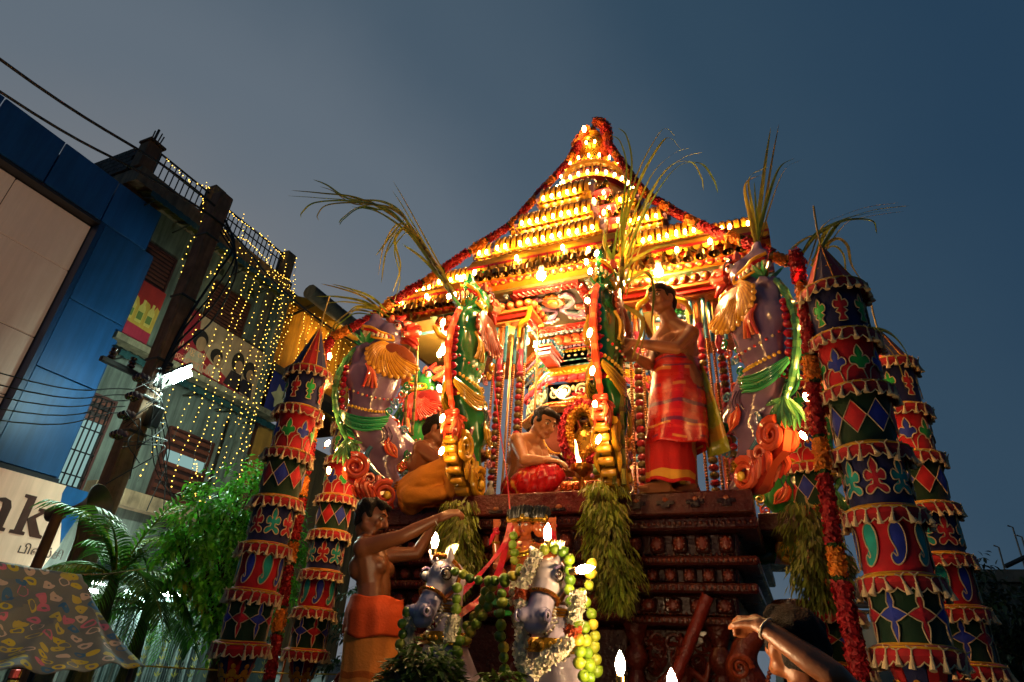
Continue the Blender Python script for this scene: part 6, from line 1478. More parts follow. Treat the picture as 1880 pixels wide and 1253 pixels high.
def drape(root, b0, rings, folds, amp, col, name, m_=M_COTTON, seg=96, stripe=None, twist=0.0, thick=True):
    """cloth tube through elliptical rings (centre, rx, ry, rot), with hanging folds"""
    n = 8; RR = []
    for i in range(len(rings)-1):
        for k in range(n):
            t = k/n; a, b = rings[i], rings[i+1]; t2 = t*t*(3-2*t)
            RR.append((Vector(a[0]).lerp(Vector(b[0]), t), a[1]+(b[1]-a[1])*t2, a[2]+(b[2]-a[2])*t2, a[3]+(b[3]-a[3])*t, (i+t)/(len(rings)-1)))
    a = rings[-1]; RR.append((Vector(a[0]), a[1], a[2], a[3], 1.0))
    m = MB(); vs = []; rng = random.Random(len(name)*3 + folds); ph = [rng.uniform(0, 6.28) for _ in range(4)]
    for (c, rx, ry, ro, t) in RR:
        for k in range(seg):
            an = 2*math.pi*k/seg; f = 1 + amp*(.3 + .7*t)*(math.sin(folds*an + ph[0] + t*1.5*twist) + .6*math.sin((folds*1.7)*an + ph[1] - t*2) + .4*math.sin(3*an + ph[2] + t*5))
            x, y = rx*f*math.cos(an), ry*f*math.sin(an); dz = .012*math.sin(2*an + ph[3]) if t > .9 else 0
            vs.append((c.x - b0.x + x*math.cos(ro) - y*math.sin(ro), c.y - b0.y + x*math.sin(ro) + y*math.cos(ro), c.z - b0.z + dz + .006*math.sin(an*5 + t*7)))
    fs = []; cl = []
    for i in range(len(RR)-1):
        for k in range(seg):
            k2 = (k+1) % seg; fs.append((i*seg+k, (i+1)*seg+k, (i+1)*seg+k2, i*seg+k2)); cl.append(stripe(RR[i][4], k/seg) if stripe else col)
    m.add(vs, fs, cl); o = m.obj(name, m_, root); o.data.set_sharp_from_angle(angle=rad(180)) if False else None
    if thick:
        sm = o.modifiers.new('thick', 'SOLIDIFY'); sm.thickness = .004
    return o
SK1, SK2, SK3 = H('8A5634'), H('7A4828'), H('96603A')

# standing man holding the cane
A, b0 = body_person('bare-chested standing man in shiny red wrap gripping the sugarcane', dict(base=(-.60, 3.66, ZP + .02), head=(-.548, 3.60, 3.925), hf=(-.48, -.86, -.10), hu=(.06, 0, 1), neck=(-.51, 3.66, 3.775), sh_l=(-.63, 3.75, 3.665), sh_r=(-.385, 3.64, 3.655), pelvis=(-.50, 3.72, 3.33), tf=(-.5, -.85, 0),
    el_r=(-.46, 3.46, 3.46), wr_r=(-.70, 3.38, 3.495), hd_r=(-.9, -.05, .12), hn_r=(.1, -.9, .4), curl_r=1.0, el_l=(-.67, 3.62, 3.45), wr_l=(-.72, 3.46, 3.44), hd_l=(-.9, -.3, .1), hn_l=(.2, -.7, -.5), curl_l=1.0,
    kn_l=(-.60, 3.62, 2.98), an_l=(-.62, 3.64, 2.665), kn_r=(-.47, 3.66, 2.98), an_r=(-.47, 3.76, 2.665), ft=(-.85, -.5, 0)), SK1, hs=3)
rs = random.Random(2)
def sA(t, k):
    b = (t*6.0 + .03*math.sin(k*20)) % 1; return H('6A2448') if .30 < b < .42 else (H('C87A3A') if .46 < b < .52 else (H('C02A20') if b > .8 else H('B01418')))
drape(A, b0, [((-.50, 3.71, 3.50), .150, .125, .5), ((-.50, 3.71, 3.40), .165, .140, .5), ((-.51, 3.70, 3.20), .182, .160, .5), ((-.52, 3.69, 3.00), .190, .165, .5), ((-.53, 3.69, 2.88), .196, .168, .5)], 5, .035, RED, 'red_wrap', M_SATIN, stripe=sA, twist=2)
def sA2(t, k): return H('B8862A') if t > .78 and (t*40) % 2 < 1.2 else H('A81014')
drape(A, b0, [((-.56, 3.68, 2.98), .160, .130, .4), ((-.58, 3.67, 2.82), .145, .125, .4), ((-.585, 3.66, 2.645), .140, .120, .4)], 6, .05, RED, 'red_dhoti', M_COTTON, stripe=sA2)
m = MB(); vs = []
for i in range(9):
    t = i/8
    for j in range(5): vs.append((.22 + .02*t + .03*j*(.4+t*.8) , .10 - .02*j + .012*math.sin(j*2.2 + t*3), .86 - .62*t + .05*math.sin(t*3)*(j/4)))
m.add(vs, [(i*5+j, i*5+j+1, i*5+j+6, i*5+j+5) for i in range(8) for j in range(4)], [H('8A8A22') if (i % 3) else H('A87A20') for i in range(8) for j in range(4)]); o = m.obj('yellow_sash', M_SATIN, A); o.modifiers.new('t', 'SOLIDIFY').thickness = .003
m = MB(); m.tube(catmull([(.0, .0, 1.08), (.02, -.09, .99), (.05, -.13, .90), (.10, -.11, .98), (.13, -.02, 1.06)], 5), .002, H('C8B080'), 5); m.obj('neck_thread', M_COTTON, A)

# seated priest before the shrine
B, b0 = body_person('seated bare-chested priest in red bending towards the oil lamp', dict(base=(-1.60, 3.88, ZP + .03), head=(-1.495, 3.86, 3.205), hf=(.72, -.42, -.52), hu=(.45, -.2, .85), neck=(-1.575, 3.87, 3.09), sh_l=(-1.575, 4.01, 3.03), sh_r=(-1.64, 3.72, 3.03), pelvis=(-1.655, 3.90, 2.71), tf=(.9, -.3, -.2),
    el_r=(-1.545, 3.64, 2.86), wr_r=(-1.40, 3.66, 2.855), hd_r=(.9, .1, -.1), hn_r=(0, -.3, .9), curl_r=.5, el_l=(-1.46, 3.98, 2.86), wr_l=(-1.36, 3.88, 2.83), hd_l=(.9, -.2, -.1), hn_l=(0, .3, .9), curl_l=.5), SK3, hs=5, slim=1.05)
RC = H('A80E18'); RC2 = H('3A5A5A')
q = chain([(-1.66, 3.83, 2.70), (-1.50, 3.72, 2.725), (-1.35, 3.66, 2.74)], [.125, .115, .085], RC) + chain([(-1.35, 3.66, 2.73), (-1.45, 3.70, 2.66), (-1.60, 3.76, 2.65)], [.08, .07, .06], RC) + chain([(-1.64, 3.97, 2.70), (-1.45, 4.06, 2.70), (-1.36, 4.02, 2.68)], [.12, .1, .08], RC) + [cone((-1.66, 3.88, 2.66), .14, (-1.655, 3.89, 2.80), .125, RC2), cone((-1.62, 3.80, 2.68), .10, (-1.54, 3.75, 2.66), .09, H('B86A2A'))]
def cfB(co, c):
    k = np.sin(co[:, 0]*60 + co[:, 2]*35)*np.sin(co[:, 1]*50) ; return np.where((k > .55)[:, None] & (co[:, :1] < .09), np.array(H('C88A3A')), c)
organic('red_lap_cloth', [(p[0], p[1]-b0, p[2], p[3]-b0 if p[0] == 'c' else p[3], p[4], p[5]) for p in q], .011, M_SATIN, B, 2, .007, 3, colfn=cfB)

# man seated at the platform edge, back to the street
C_, b0 = body_person('bare-backed man in orange cloth seated at the platform edge', dict(base=(-2.30, 3.72, ZP + .03), head=(-2.315, 3.72, 3.165), hf=(.80, .30, -.25), hu=(.2, 0, 1), neck=(-2.345, 3.72, 3.05), sh_l=(-2.30, 3.87, 2.99), sh_r=(-2.345, 3.585, 2.985), pelvis=(-2.40, 3.74, 2.67), tf=(.9, .3, 0),
    el_r=(-2.14, 3.56, 2.86), wr_r=(-1.99, 3.60, 2.92), hd_r=(.8, .1, .3), hn_r=(0, -.5, .8), curl_r=.7, el_l=(-2.12, 3.86, 2.88), wr_l=(-1.99, 3.76, 2.92), hd_l=(.8, -.1, .3), hn_l=(0, .5, .8), curl_l=.7), SK2, hs=7, slim=1.06)
OC_ = H('C07A24')
q = chain([(-2.40, 3.66, 2.70), (-2.24, 3.58, 2.755), (-2.04, 3.53, 2.83)], [.130, .105, .070], OC_) + chain([(-2.04, 3.53, 2.82), (-2.03, 3.54, 2.72), (-2.02, 3.56, 2.63)], [.070, .055, .045], OC_) + chain([(-2.38, 3.82, 2.70), (-2.2, 3.86, 2.72), (-2.06, 3.8, 2.70)], [.13, .11, .08], OC_) + [cone((-2.40, 3.72, 2.65), .145, (-2.395, 3.735, 2.78), .13, OC_), cone((-2.36, 3.60, 2.65), .10, (-2.12, 3.57, 2.64), .06, OC_)]
organic('orange_lap_cloth', [(p[0], p[1]-b0, p[2], p[3]-b0, p[4], p[5]) for p in q], .011, M_COTTON, C_, 5, .002, 4)

# man climbing at the corner, reaching up to the leaf bundle
D, b0 = body_person('bare-backed man in orange dhoti reaching up to the leaf bundle', dict(base=(-2.17, 3.07, 0.95), head=(-2.275, 3.05, 2.355), hf=(.94, .16, -.20), hu=(.12, 0, 1), neck=(-2.30, 3.07, 2.235), sh_l=(-2.30, 3.22, 2.17), sh_r=(-2.215, 2.94, 2.165), pelvis=(-2.16, 3.08, 1.80), tf=(.85, .35, 0),
    el_r=(-1.985, 2.98, 2.235), wr_r=(-1.82, 3.06, 2.345), hd_r=(.80, .30, .40), hn_r=(-.3, -.7, .5), curl_r=.7, el_l=(-2.10, 3.33, 2.20), wr_l=(-2.03, 3.38, 2.38), hd_l=(.4, .2, .8), hn_l=(-.6, -.5, .4), curl_l=.8,
    leg=.68, kn_l=(-2.15, 3.12, 1.38), an_l=(-2.17, 3.12, 1.02), kn_r=(-2.13, 3.03, 1.38), an_r=(-2.15, 3.03, 1.02), ft=(.9, .3, 0)), SK2, moust=True, hs=9, slim=.86)
drape(D, b0, [((-2.165, 3.08, 1.915), .148, .158, .3), ((-2.16, 3.08, 1.83), .160, .182, .3), ((-2.155, 3.08, 1.72), .160, .180, .3)], 7, .03, H('D8501C'), 'orange_sash', M_COTTON)
drape(D, b0, [((-2.16, 3.08, 1.75), .152, .170, .3), ((-2.15, 3.08, 1.55), .145, .150, .3), ((-2.145, 3.08, 1.30), .150, .135, .3), ((-2.145, 3.08, 1.06), .155, .14, .3)], 6, .045, H('D8823A'), 'orange_dhoti', M_COTTON, stripe=lambda t, k: H('C8641E') if (t*3.2) % 1 < .12 else H('EC903C'))
m = MB(); T = frame((.335, -.01, 1.385), (.8, .3, .55)); m.tube([T @ Vector((0, .031*math.cos(a), .031*math.sin(a))) for a in [k*.5236 for k in range(12)]], .003, H('D8D0C0'), 6, None, False, True); m.obj('wrist_thread', M_COTTON, D)
# dark figure standing behind him
m = MB(); 
st = MB(); st.rbox((-2.2, 3.1, .93), (.7, .5, .06), H('2A1208'), .01); st.rbox((-2.45, 3.1, .47), (.06, .4, .9), H('2A1208'), .01); st.rbox((-1.95, 3.1, .47), (.06, .4, .9), H('2A1208'), .01)
tag(st.obj('wooden_trestle', M_DARKWOOD, None, False), 'dark wooden trestle the climbing man stands on', 'trestle')

# person below the platform with raised arm
E_, b0 = body_person('dark-haired person at the bottom edge raising an arm to the carving', dict(base=(.10, 2.30, .02), head=(-.02, 2.30, 1.722), hf=(-.55, .80, .25), hu=(0, -.15, 1), neck=(.02, 2.27, 1.60), sh_l=(-.13, 2.20, 1.50), sh_r=(.19, 2.28, 1.50), pelvis=(.08, 2.26, .98), tf=(-.6, .8, 0),
    el_r=(.075, 2.14, 1.645), wr_r=(-.105, 2.22, 1.775), hd_r=(-.45, .80, .25), hn_r=(.1, -.3, .9), curl_r=.75, el_l=(-.2, 2.2, 1.25), wr_l=(-.2, 2.4, 1.1), hd_l=(0, .8, -.3), hn_l=(-.8, 0, .3),
    kn_l=(.0, 2.32, .52), an_l=(.0, 2.28, .10), kn_r=(.17, 2.32, .52), an_r=(.17, 2.28, .10), ft=(-.6, .8, 0)), SK2, hs=11)
drape(E_, b0, [((.08, 2.26, 1.02), .17, .13, .5), ((.08, 2.28, .6), .19, .16, .5), ((.08, 2.28, .12), .2, .17, .5)], 6, .04, H('D8D0B8'), 'white_dhoti', M_COTTON)
m = MB(); T = frame((-.19, -.085, 1.745), (-.8, .35, .55)); m.tube([T @ Vector((0, .033*math.cos(a), .033*math.sin(a))) for a in [k*.5236 for k in range(12)]], .0035, H('C8C0B0'), 6, None, False, True); m.obj('bangle', M_METAL, E_)
# ------------------------------------------------------------------ street side: local frame for facades (u = world y, v = world z, w = out of wall, +x)
def FM(x): return Matrix(((0, 0, 1, x), (1, 0, 0, 0), (0, 1, 0, 0), (0, 0, 0, 1)))   # (u, v, w) -> (x+w, u, v)
def fbox(m, X, u0, u1, v0, v1, w0, w1, col, r=0.0):
    c = ((u0+u1)/2, (v0+v1)/2, (w0+w1)/2); d = (u1-u0, v1-v0, w1-w0)
    (m.rbox(c, d, col, r, FM(X)) if r else m.box(c, d, col, FM(X)))
def fpart(root, name, mt, X, rects, col, r=0.0, smooth=False):
    m = MB()
    for q in rects: fbox(m, X, *q, col, r)
    return m.obj(name, mt, root, smooth)

# --- bank building with blue cladding
bank = empty('bank_building', (0, 0, 0)); tag(bank, 'bank building clad in dark blue panels with a beige recess', 'building')
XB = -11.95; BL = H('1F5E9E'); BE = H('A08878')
fpart(bank, 'wall', M_WALL, XB, [(-6, 6.42, 0.0, 10.1, -6, -.32)], H('3A3A3E'))
def panel(u0, u1, v0, v1, w, col): 
    fpart(bank, 'cladding_panel', M_PANEL, XB, [(u0+.012, u1-.012, v0+.012, v1-.012, w-.06, w)], jit(col, .06), .006)
us = [-1.4, -.3, .8, 1.9, 3.02, 4.15, 5.31]
for i in range(len(us)-1): panel(us[i], us[i+1], 9.16, 10.22, 0, BL)
panel(5.31, 6.36, 9.16, 10.22, 0, BL)
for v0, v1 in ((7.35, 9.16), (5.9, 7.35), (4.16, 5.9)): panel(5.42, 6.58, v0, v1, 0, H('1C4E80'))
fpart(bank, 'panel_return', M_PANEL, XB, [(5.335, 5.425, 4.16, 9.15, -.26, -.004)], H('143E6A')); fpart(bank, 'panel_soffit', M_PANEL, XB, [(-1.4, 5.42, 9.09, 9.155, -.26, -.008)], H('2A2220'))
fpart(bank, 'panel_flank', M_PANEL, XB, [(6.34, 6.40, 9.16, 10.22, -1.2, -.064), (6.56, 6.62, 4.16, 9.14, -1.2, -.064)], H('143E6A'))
for i in range(-1, 4):
    for v0, v1 in ((7.95, 9.07), (6.45, 7.95), (5.3, 6.45), (4.2, 5.3)):
        u0, u1 = .85 + 1.5*i, min(5.32, 2.35 + 1.5*i)
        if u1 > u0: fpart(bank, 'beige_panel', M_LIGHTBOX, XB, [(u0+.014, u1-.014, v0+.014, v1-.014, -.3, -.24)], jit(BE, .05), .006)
fpart(bank, 'dark_band', M_PANEL, XB, [(-1.4, 6.6, 4.06, 4.15, -.3, .02)], H('1A1A20'))
# sign board with lettering
sign = empty('sign_board', (XB, 6.0, 3.4)); tag(sign, 'lit cream sign board with brown letters and curved blue end', 'sign')
m = MB(); SP = [(2.0, 2.66), (6.84, 2.66), (6.98, 3.05), (6.86, 3.4), (6.72, 3.65), (6.66, 3.9), (6.68, 4.04), (2.0, 4.04)]
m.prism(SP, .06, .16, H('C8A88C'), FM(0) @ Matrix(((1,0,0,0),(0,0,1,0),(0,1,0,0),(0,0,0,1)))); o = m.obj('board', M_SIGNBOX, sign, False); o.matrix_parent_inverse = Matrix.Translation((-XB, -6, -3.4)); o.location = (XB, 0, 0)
m = MB(); m.prism([(6.68, 4.04), (6.66, 3.9), (6.72, 3.65), (6.86, 3.4), (6.98, 3.1), (7.22, 4.04)], .05, .15, H('0E4A7A'), FM(0) @ Matrix(((1,0,0,0),(0,0,1,0),(0,1,0,0),(0,0,0,1)))); o = m.obj('blue_corner', M_PRINT, sign, False); o.matrix_parent_inverse = Matrix.Translation((-XB, -6, -3.4)); o.location = (XB, 0, 0)
BRN = H('4A2414')
def letter(name, polys):
    m = MB()
    for q in polys: m.prism(q, .16, .185, BRN, FM(0) @ Matrix(((1,0,0,0),(0,0,1,0),(0,1,0,0),(0,0,0,1))))
    o = m.obj(name, M_PRINT, sign, False); o.matrix_parent_inverse = Matrix.Translation((-XB, -6, -3.4)); o.location = (XB, 0, 0)
letter('letter_k', [[(6.10,3.10), (6.33,3.10), (6.33,3.15), (6.28,3.16), (6.28,3.74), (6.10,3.74), (6.10,3.69), (6.16,3.68), (6.16,3.16), (6.10,3.15)], [(6.282,3.36), (6.44,3.10), (6.62,3.10), (6.62,3.15), (6.57,3.16), (6.40,3.40), (6.52,3.52), (6.60,3.53), (6.60,3.575), (6.40,3.575), (6.40,3.53), (6.44,3.52), (6.282,3.37)]])
letter('letter_n', [[(5.52,3.10), (5.72,3.10), (5.72,3.15), (5.68,3.16), (5.68,3.50), (5.74,3.545), (5.82,3.53), (5.84,3.46), (5.84,3.16), (5.80,3.15), (5.80,3.10), (6.02,3.10), (6.02,3.15), (5.97,3.16), (5.97,3.48), (5.92,3.58), (5.82,3.61), (5.72,3.58), (5.66,3.53), (5.65,3.60), (5.50,3.575), (5.50,3.535), (5.55,3.52), (5.55,3.16), (5.51,3.15)]])
letter('letter_a', [[(5.05,3.09), (5.2,3.10), (5.3,3.15), (5.32,3.10), (5.45,3.10), (5.45,3.15), (5.41,3.16), (5.41,3.48), (5.34,3.59), (5.2,3.61), (5.02,3.57), (5.0,3.44), (5.1,3.43), (5.14,3.53), (5.24,3.53), (5.28,3.46), (5.28,3.40), (5.08,3.36), (4.98,3.24), (4.99,3.14)]])
def text(body, root, u, v, w, size, col, name, X=XB, mt=None):
    cu = bpy.data.curves.new(name, 'FONT'); cu.body = body; cu.size = size; cu.extrude = .004
    o = put(name, cu, root); mm = mat(name + '_ink', .5, col=col, namt=.1); cu.materials.append(mm)
    dg = bpy.context.evaluated_depsgraph_get(); me = bpy.data.meshes.new_from_object(o.evaluated_get(dg)); bpy.data.objects.remove(o); bpy.data.curves.remove(cu)
    me.transform(Matrix(((0, 0, 1, X+w), (1, 0, 0, u), (0, 1, 0, v), (0, 0, 0, 1)))); me.transform(Matrix.Translation(-Vector(root.location)))
    return put(name, me, root)
text('பிஎல்சி', sign, 6.34, 2.83, .165, .20, H('3A2A20'), 'lettering')

# --- old three storey building
old = empty('old_building', (0, 0, 0)); tag(old, 'old greenish three storey building with roof railing and string lights', 'building')
XO = -12.25; GW = H('6C7060')
fpart(old, 'wall', M_WALL, XO, [(6.45, 10.35, 7.2, 10.5, -4, 0)], GW); fpart(old, 'wall', M_WALL, XO, [(6.45, 10.35, 0, 7.198, -4, -.05)], H('64685E'))
fpart(old, 'roof_slab', M_CONC, XO, [(5.5, 10.32, 10.44, 10.84, -4, .45)], H('8A7458'))
fpart(old, 'pilaster', M_CONC, XO, [(10.36, 10.62, 0, 10.6, -.3, .2)], H('6A6A5A')); fpart(old, 'pilaster', M_CONC, XO, [(9.9, 10.12, 7.2, 10.4, -.1, .10)], H('6A5A48'))
for (u, v1) in ((5.62, 11.62), (7.42, 11.9), (10.12, 11.8)): fpart(old, 'parapet_post', M_CONC, XO, [(u-.17, u+.17, 10.845, v1, .02, .36)], H('7A5C40'), .02)
fpart(old, 'parapet_cap', M_CONC, XO, [(5.42, 5.82, 11.62, 11.68, .0, .40)], H('6A4E36'))
for k in range(7):
    for j in range(5): fpart(old, 'parapet_brick', M_CONC, XO, [(5.46, 5.70, 10.86 + .14*j, 10.985 + .14*j, -2.3 + .32*k + (.16 if j % 2 else 0), -2.0 + .32*k + (.16 if j % 2 else 0))], jit(H('4A4A46'), .3))
for k, (du, h) in enumerate(((-.08, .42), (-.03, .50), (.05, .46), (.1, .40))):
    m = MB(); m.tube([(XO+.2, 5.62+du, 11.6), (XO+.2+.02*k, 5.62+du*1.1, 11.62+h)], .016 if k != 1 else .03, H('3A2A22'), 6); m.obj('rebar', M_METAL, old)
for (u0, u1) in ((5.8, 7.25), (7.6, 9.95)):
    for v in (10.95, 11.38, 11.62):
        m = MB(); m.tube([(XO+.2, u0, v), (XO+.2, u1, v + .04*(u1-u0)/2)], .025 if v > 11.5 else .018, H('1E1E20'), 6); m.obj('railing_bar', M_METAL, old)
    n = int((u1-u0)/.14)
    for k in range(n): u = u0 + (k+.5)*(u1-u0)/n; fpart(old, 'railing_bar', M_METAL, XO, [(u-.011, u+.011, 10.85, 11.62 + .04*(u-u0)/2, .19, .212)], H('1A1A1C'))
# corrugated awnings
def awning(u0, u1, vt, vb, out, col, edge, name='awning', w0=.12):
    m = MB(); n = int((u1-u0)/.10); vs = []
    for i in range(n+1):
        u = u0 + (u1-u0)*i/n; o = .022 if i % 2 else -.022
        vs += [(XO+w0, u, vt+o), (XO+w0+out, u, vb+o)]
    m.add(vs, [(2*i, 2*i+1, 2*i+3, 2*i+2) for i in range(n)] + [(2*i+2, 2*i+3, 2*i+1, 2*i) for i in range(n)], col)
    a = m.obj(name, M_METAL, old, False)
    m = MB()
    for i in range(n):
        u = u0 + (u1-u0)*(i+.5)/n; m.box((XO+w0+out+.004, u, vb-.05), (.02, (u1-u0)/n*.96, .12 + .03*(i % 2)), edge)
    m.obj('awning_trim', M_METAL, a, False)
    for k in range(max(2, int((u1-u0)/.9))):
        u = u0 + .2 + k*.9; m = MB(); m.tube([(XO+w0, u, vt-.35), (XO+w0+out*.95, u, vb-.03)], .02, H('3A3A30'), 6); m.tube([(XO+w0, u, vt-.04), (XO+w0+out*.95, u, vb-.03)], .02, H('3A3A30'), 6); m.obj('awning_bracket', M_METAL, a)
    return a
awning(5.75, 10.25, 10.43, 10.22, .62, H('8A7A38'), H('2E4A4A'))
awning(6.5, 11.0, 7.0, 6.72, .55, H('4A5A58'), H('22403E'))
fpart(old, 'ledge', M_CONC, XO, [(6.45, 11.2, 7.02, 7.16, -.1, .42)], H('8A7A5E')); fpart(old, 'ledge', M_CONC, XO, [(7.3, 10.3, 4.02, 4.34, -.1, .25)], H('A08060'))
# shuttered windows
def window(u0, u1, v0, v1, lit=None, slats=9, grille=False):
    f = fpart(old, 'window', M_PAINT, XO, [(u0, u1, v0, v1, -.02, .03)], H('2A120C'))
    fr = .05; fpart(f, 'window_frame', M_PAINT, XO, [(u0-fr, u0, v0-fr, v1+fr, -.02, .07), (u1, u1+fr, v0-fr, v1+fr, -.02, .07), (u0, u1, v1, v1+fr, -.02, .07), (u0, u1, v0-fr, v0, -.02, .07)], H('40180F'), 0)
    me = MB(); fbox(me, 0, 0, u1-u0-.01, 0, (v1-v0)/slats*.5, .035, .055, H('5A2A1A')); me = me.mesh('shutter_slat', M_PAINT, False)
    for k in range(slats):
        v = v0 + (k+.3)*(v1-v0)/slats
        if lit and lit[2] < v < lit[3]: continue
        put('shutter_slat', me, f, (XO, u0+.005, v), (0, .0, 0))
    if lit: fpart(f, 'lit_pane', emit('window_glow', (.45, .75, .70), .55) if lit[4] else M_PRINT, XO, [(lit[0], lit[1], lit[2], lit[3], .034, .044)], H('7A9A98'))
    if grille:
        for k in range(5): u = u0 + (k+.5)*(u1-u0)/5; fpart(f, 'grille_bar', M_METAL, XO, [(u-.012, u+.012, v0, v1, .06, .08)], H('14100E'))
        for k in range(4): v = v0 + (k+.5)*(v1-v0)/4; fpart(f, 'grille_bar', M_METAL, XO, [(u0, u1, v-.012, v+.012, .082, .098)], H('14100E'))
    return f
window(6.48, 7.2, 8.62, 9.52); window(7.72, 7.95, 8.7, 9.55, slats=8); window(8.4, 9.48, 8.6, 9.68, slats=11)
window(6.62, 7.16, 4.1, 5.9, (6.7, 7.1, 4.15, 5.4, True), 10, True); window(7.62, 7.95, 4.45, 5.8, (7.7, 7.9, 4.5, 5.3, True), 9, True); window(8.58, 9.72, 4.36, 5.88, (8.64, 9.66, 5.12, 5.42, True), 9)
for (u, v) in ((7.35, 9.75), (8.25, 9.95), (9.3, 9.95)):
    f = fpart(old, 'vent_block', M_CONC, XO, [(u, u+.28, v, v+.22, -.02, .02)], H('6A6A4A')); fpart(f, 'vent_hole', M_PAINT, XO, [(u+.03, u+.25, v+.03, v+.19, .018, .024)], H('2A2E22'))
m = MB(); m.tube([(XO+.12, 9.78, 4.3), (XO+.12, 9.78, 6.6)], .05, H('5A5A50'), 8); m.obj('drain_pipe', M_METAL, old)
# --- printed banners
def fprint(root, X, polys):
    for nm, poly, w, col in polys:
        m = MB(); m.prism(poly, w, w+.004, col, FM(X) @ Matrix(((1,0,0,0),(0,0,1,0),(0,1,0,0),(0,0,0,1)))); m.obj(nm, M_PRINT, root, False)
XF = XO + .16
b1 = empty('banner', (0, 0, 0)); tag(b1, 'yellow and red printed banner between the blue cladding and the pole', 'banner', 'printed banners on the old building')
fprint(b1, XF, [('sheet', [(6.46, 7.17), (7.24, 7.17), (7.24, 8.6), (6.46, 8.6)], 0, H('C89A3A')), ('red_header', [(6.462, 8.598), (6.462, 8.2), (6.56, 8.05), (6.64, 8.22), (6.72, 8.18), (6.80, 8.0), (6.9, 8.2), (7.0, 8.16), (7.08, 7.96), (7.16, 8.2), (7.238, 8.14), (7.238, 8.598)], .005, H('A8281E')), ('red_footer', [(6.462, 7.172), (7.238, 7.172), (7.238, 7.55), (6.462, 7.6)], .005, H('A82A3A'))] +
       [('bottle_print', [(u-.07, 7.65), (u+.07, 7.65), (u+.08, 8.0), (u+.03, 8.1), (u+.03, 8.2), (u-.03, 8.2), (u-.03, 8.1), (u-.08, 8.0)], .01, H('D8B85A')) for u in (6.64, 6.86, 7.08)] + [('label_print', [(u-.06, 7.72), (u+.06, 7.72), (u+.06, 7.9), (u-.06, 7.9)], .0145, H('6A7A3A')) for u in (6.64, 6.86, 7.08)])
b2 = empty('banner', (0, 0, 0)); tag(b2, 'wide red and beige cooking oil banner picturing a family', 'banner', 'printed banners on the old building')
fprint(b2, XF, [('sheet', [(7.5, 7.12), (10.5, 7.12), (10.5, 8.64), (7.5, 8.64)], 0, H('B08A66')), ('red_field', [(7.502, 7.13), (9.6, 7.13), (9.2, 7.5), (8.7, 7.75), (8.35, 8.1), (8.22, 8.635), (7.502, 8.635)], .005, H('9A1E26')), ('red_sweep', [(9.0, 7.66), (9.5, 7.45), (10.0, 7.28), (10.498, 7.2), (10.498, 7.125), (9.65, 7.125)], .005, H('A8242C')), ('emblem', [(7.62, 8.2), (7.95, 8.2), (8.0, 8.45), (7.9, 8.52), (7.6, 8.5)], .010, H('C87A4A'))])
for (u, v, s, hc) in ((8.42, 7.95, 1.15, 0), (8.98, 7.78, .95, 0), (9.62, 7.92, 1.0, 1), (10.02, 7.86, .95, 1)):
    E = lambda cu, cv, a, b, n=16: [(cu + a*math.cos(2*math.pi*k/n), cv + b*math.sin(2*math.pi*k/n)) for k in range(n)]
    P = [('hair_print', E(u-.02, v+.10*s, .19*s, .20*s if not hc else .27*s), .010, H('181410')), ('face_print', E(u+.04, v, .12*s, .16*s), .0145, H('A87A54')), ('shirt_print', [(u-.26*s, 7.35), (u+.28*s, 7.30), (u+.2*s, v-.17*s), (u-.14*s, v-.17*s)], .0055, H('B89A78') if not hc else H('241A1E'))]
    fprint(b2, XF, P)
text('ce', b2, 7.72, 7.86, .016, .26, H('D88A5A'), 'banner_text', XF); text('cooking oil', b2, 7.6, 7.62, .016, .25, H('D89A6A'), 'banner_text', XF)
text('எண்ணெய்', b2, 7.62, 7.34, .016, .24, H('C87A5A'), 'banner_text', XF)
# --- yellow bay further along, blue banner and gold panel
ybay = empty('yellow_shopfront', (0, 0, 0)); tag(ybay, 'yellow lit shopfront under a corrugated roof beyond the old building', 'building')
fpart(ybay, 'wall', M_WALL, XO, [(10.64, 16, 8.5, 11.2, -3, -.3)], H('C88A14')); fpart(ybay, 'wall', M_WALL, XO, [(10.64, 16, 0, 7.0, -3, -.1)], H('7A5A30'))
m = MB(); n = 44; vs = []
for i in range(n+1):
    u = 10.5 + 4.2*i/n; o = .03 if i % 2 else -.03; vs += [(XO-.3, u, 10.85+o), (XO+1.2, u, 10.3+o)]
m.add(vs, [(2*i, 2*i+1, 2*i+3, 2*i+2) for i in range(n)] + [(2*i+2, 2*i+3, 2*i+1, 2*i) for i in range(n)], H('8A6A24')); m.obj('corrugated_roof', M_METAL, ybay, False)
m = MB(); m.tube([(XO+1.2, 10.3, 10.42), (XO+1.2, 14.8, 10.45)], .22, H('5A4A3A'), 10); m.obj('edge_beam', M_CONC, ybay)
for u in (10.7, 12.2, 13.6):
    m = MB(); m.tube([(XO-.25, u, 9.9), (XO+1.15, u, 10.25)], .035, H('2A2016'), 6); m.tube([(XO-.25, u+.7, 10.75), (XO+1.15, u, 10.25)], .03, H('2A2016'), 6); m.obj('roof_strut', M_METAL, ybay)
fpart(ybay, 'gold_panel', M_PRINT, XO, [(10.7, 12.6, 5.3, 6.9, -.09, 0)], H('B87A2A')); fpart(ybay, 'dark_beam', M_CONC, XO, [(10.64, 16, 8.3, 8.5, -.3, .3)], H('3A2A1A'))
mm = MB(); mm.mi = 0; mm.tube([(0, 0, 0), (0, 0, .12)], .03, H('C8C0B0'), 8); mm.mi = 1; mm.ball((0, 0, -.06), (.07, .07, .09), (1, .8, .4), 12, 8)
o = put('hanging_bulb', mm.mesh('hanging_bulb', [M_PAINT, emit('shop_bulb_glow', (1, .6, .15), 420)]), None, (XO+.55, 12.3, 10.15)); tag(o, 'warm lamp under the corrugated roof of the yellow shopfront', 'light bulb')
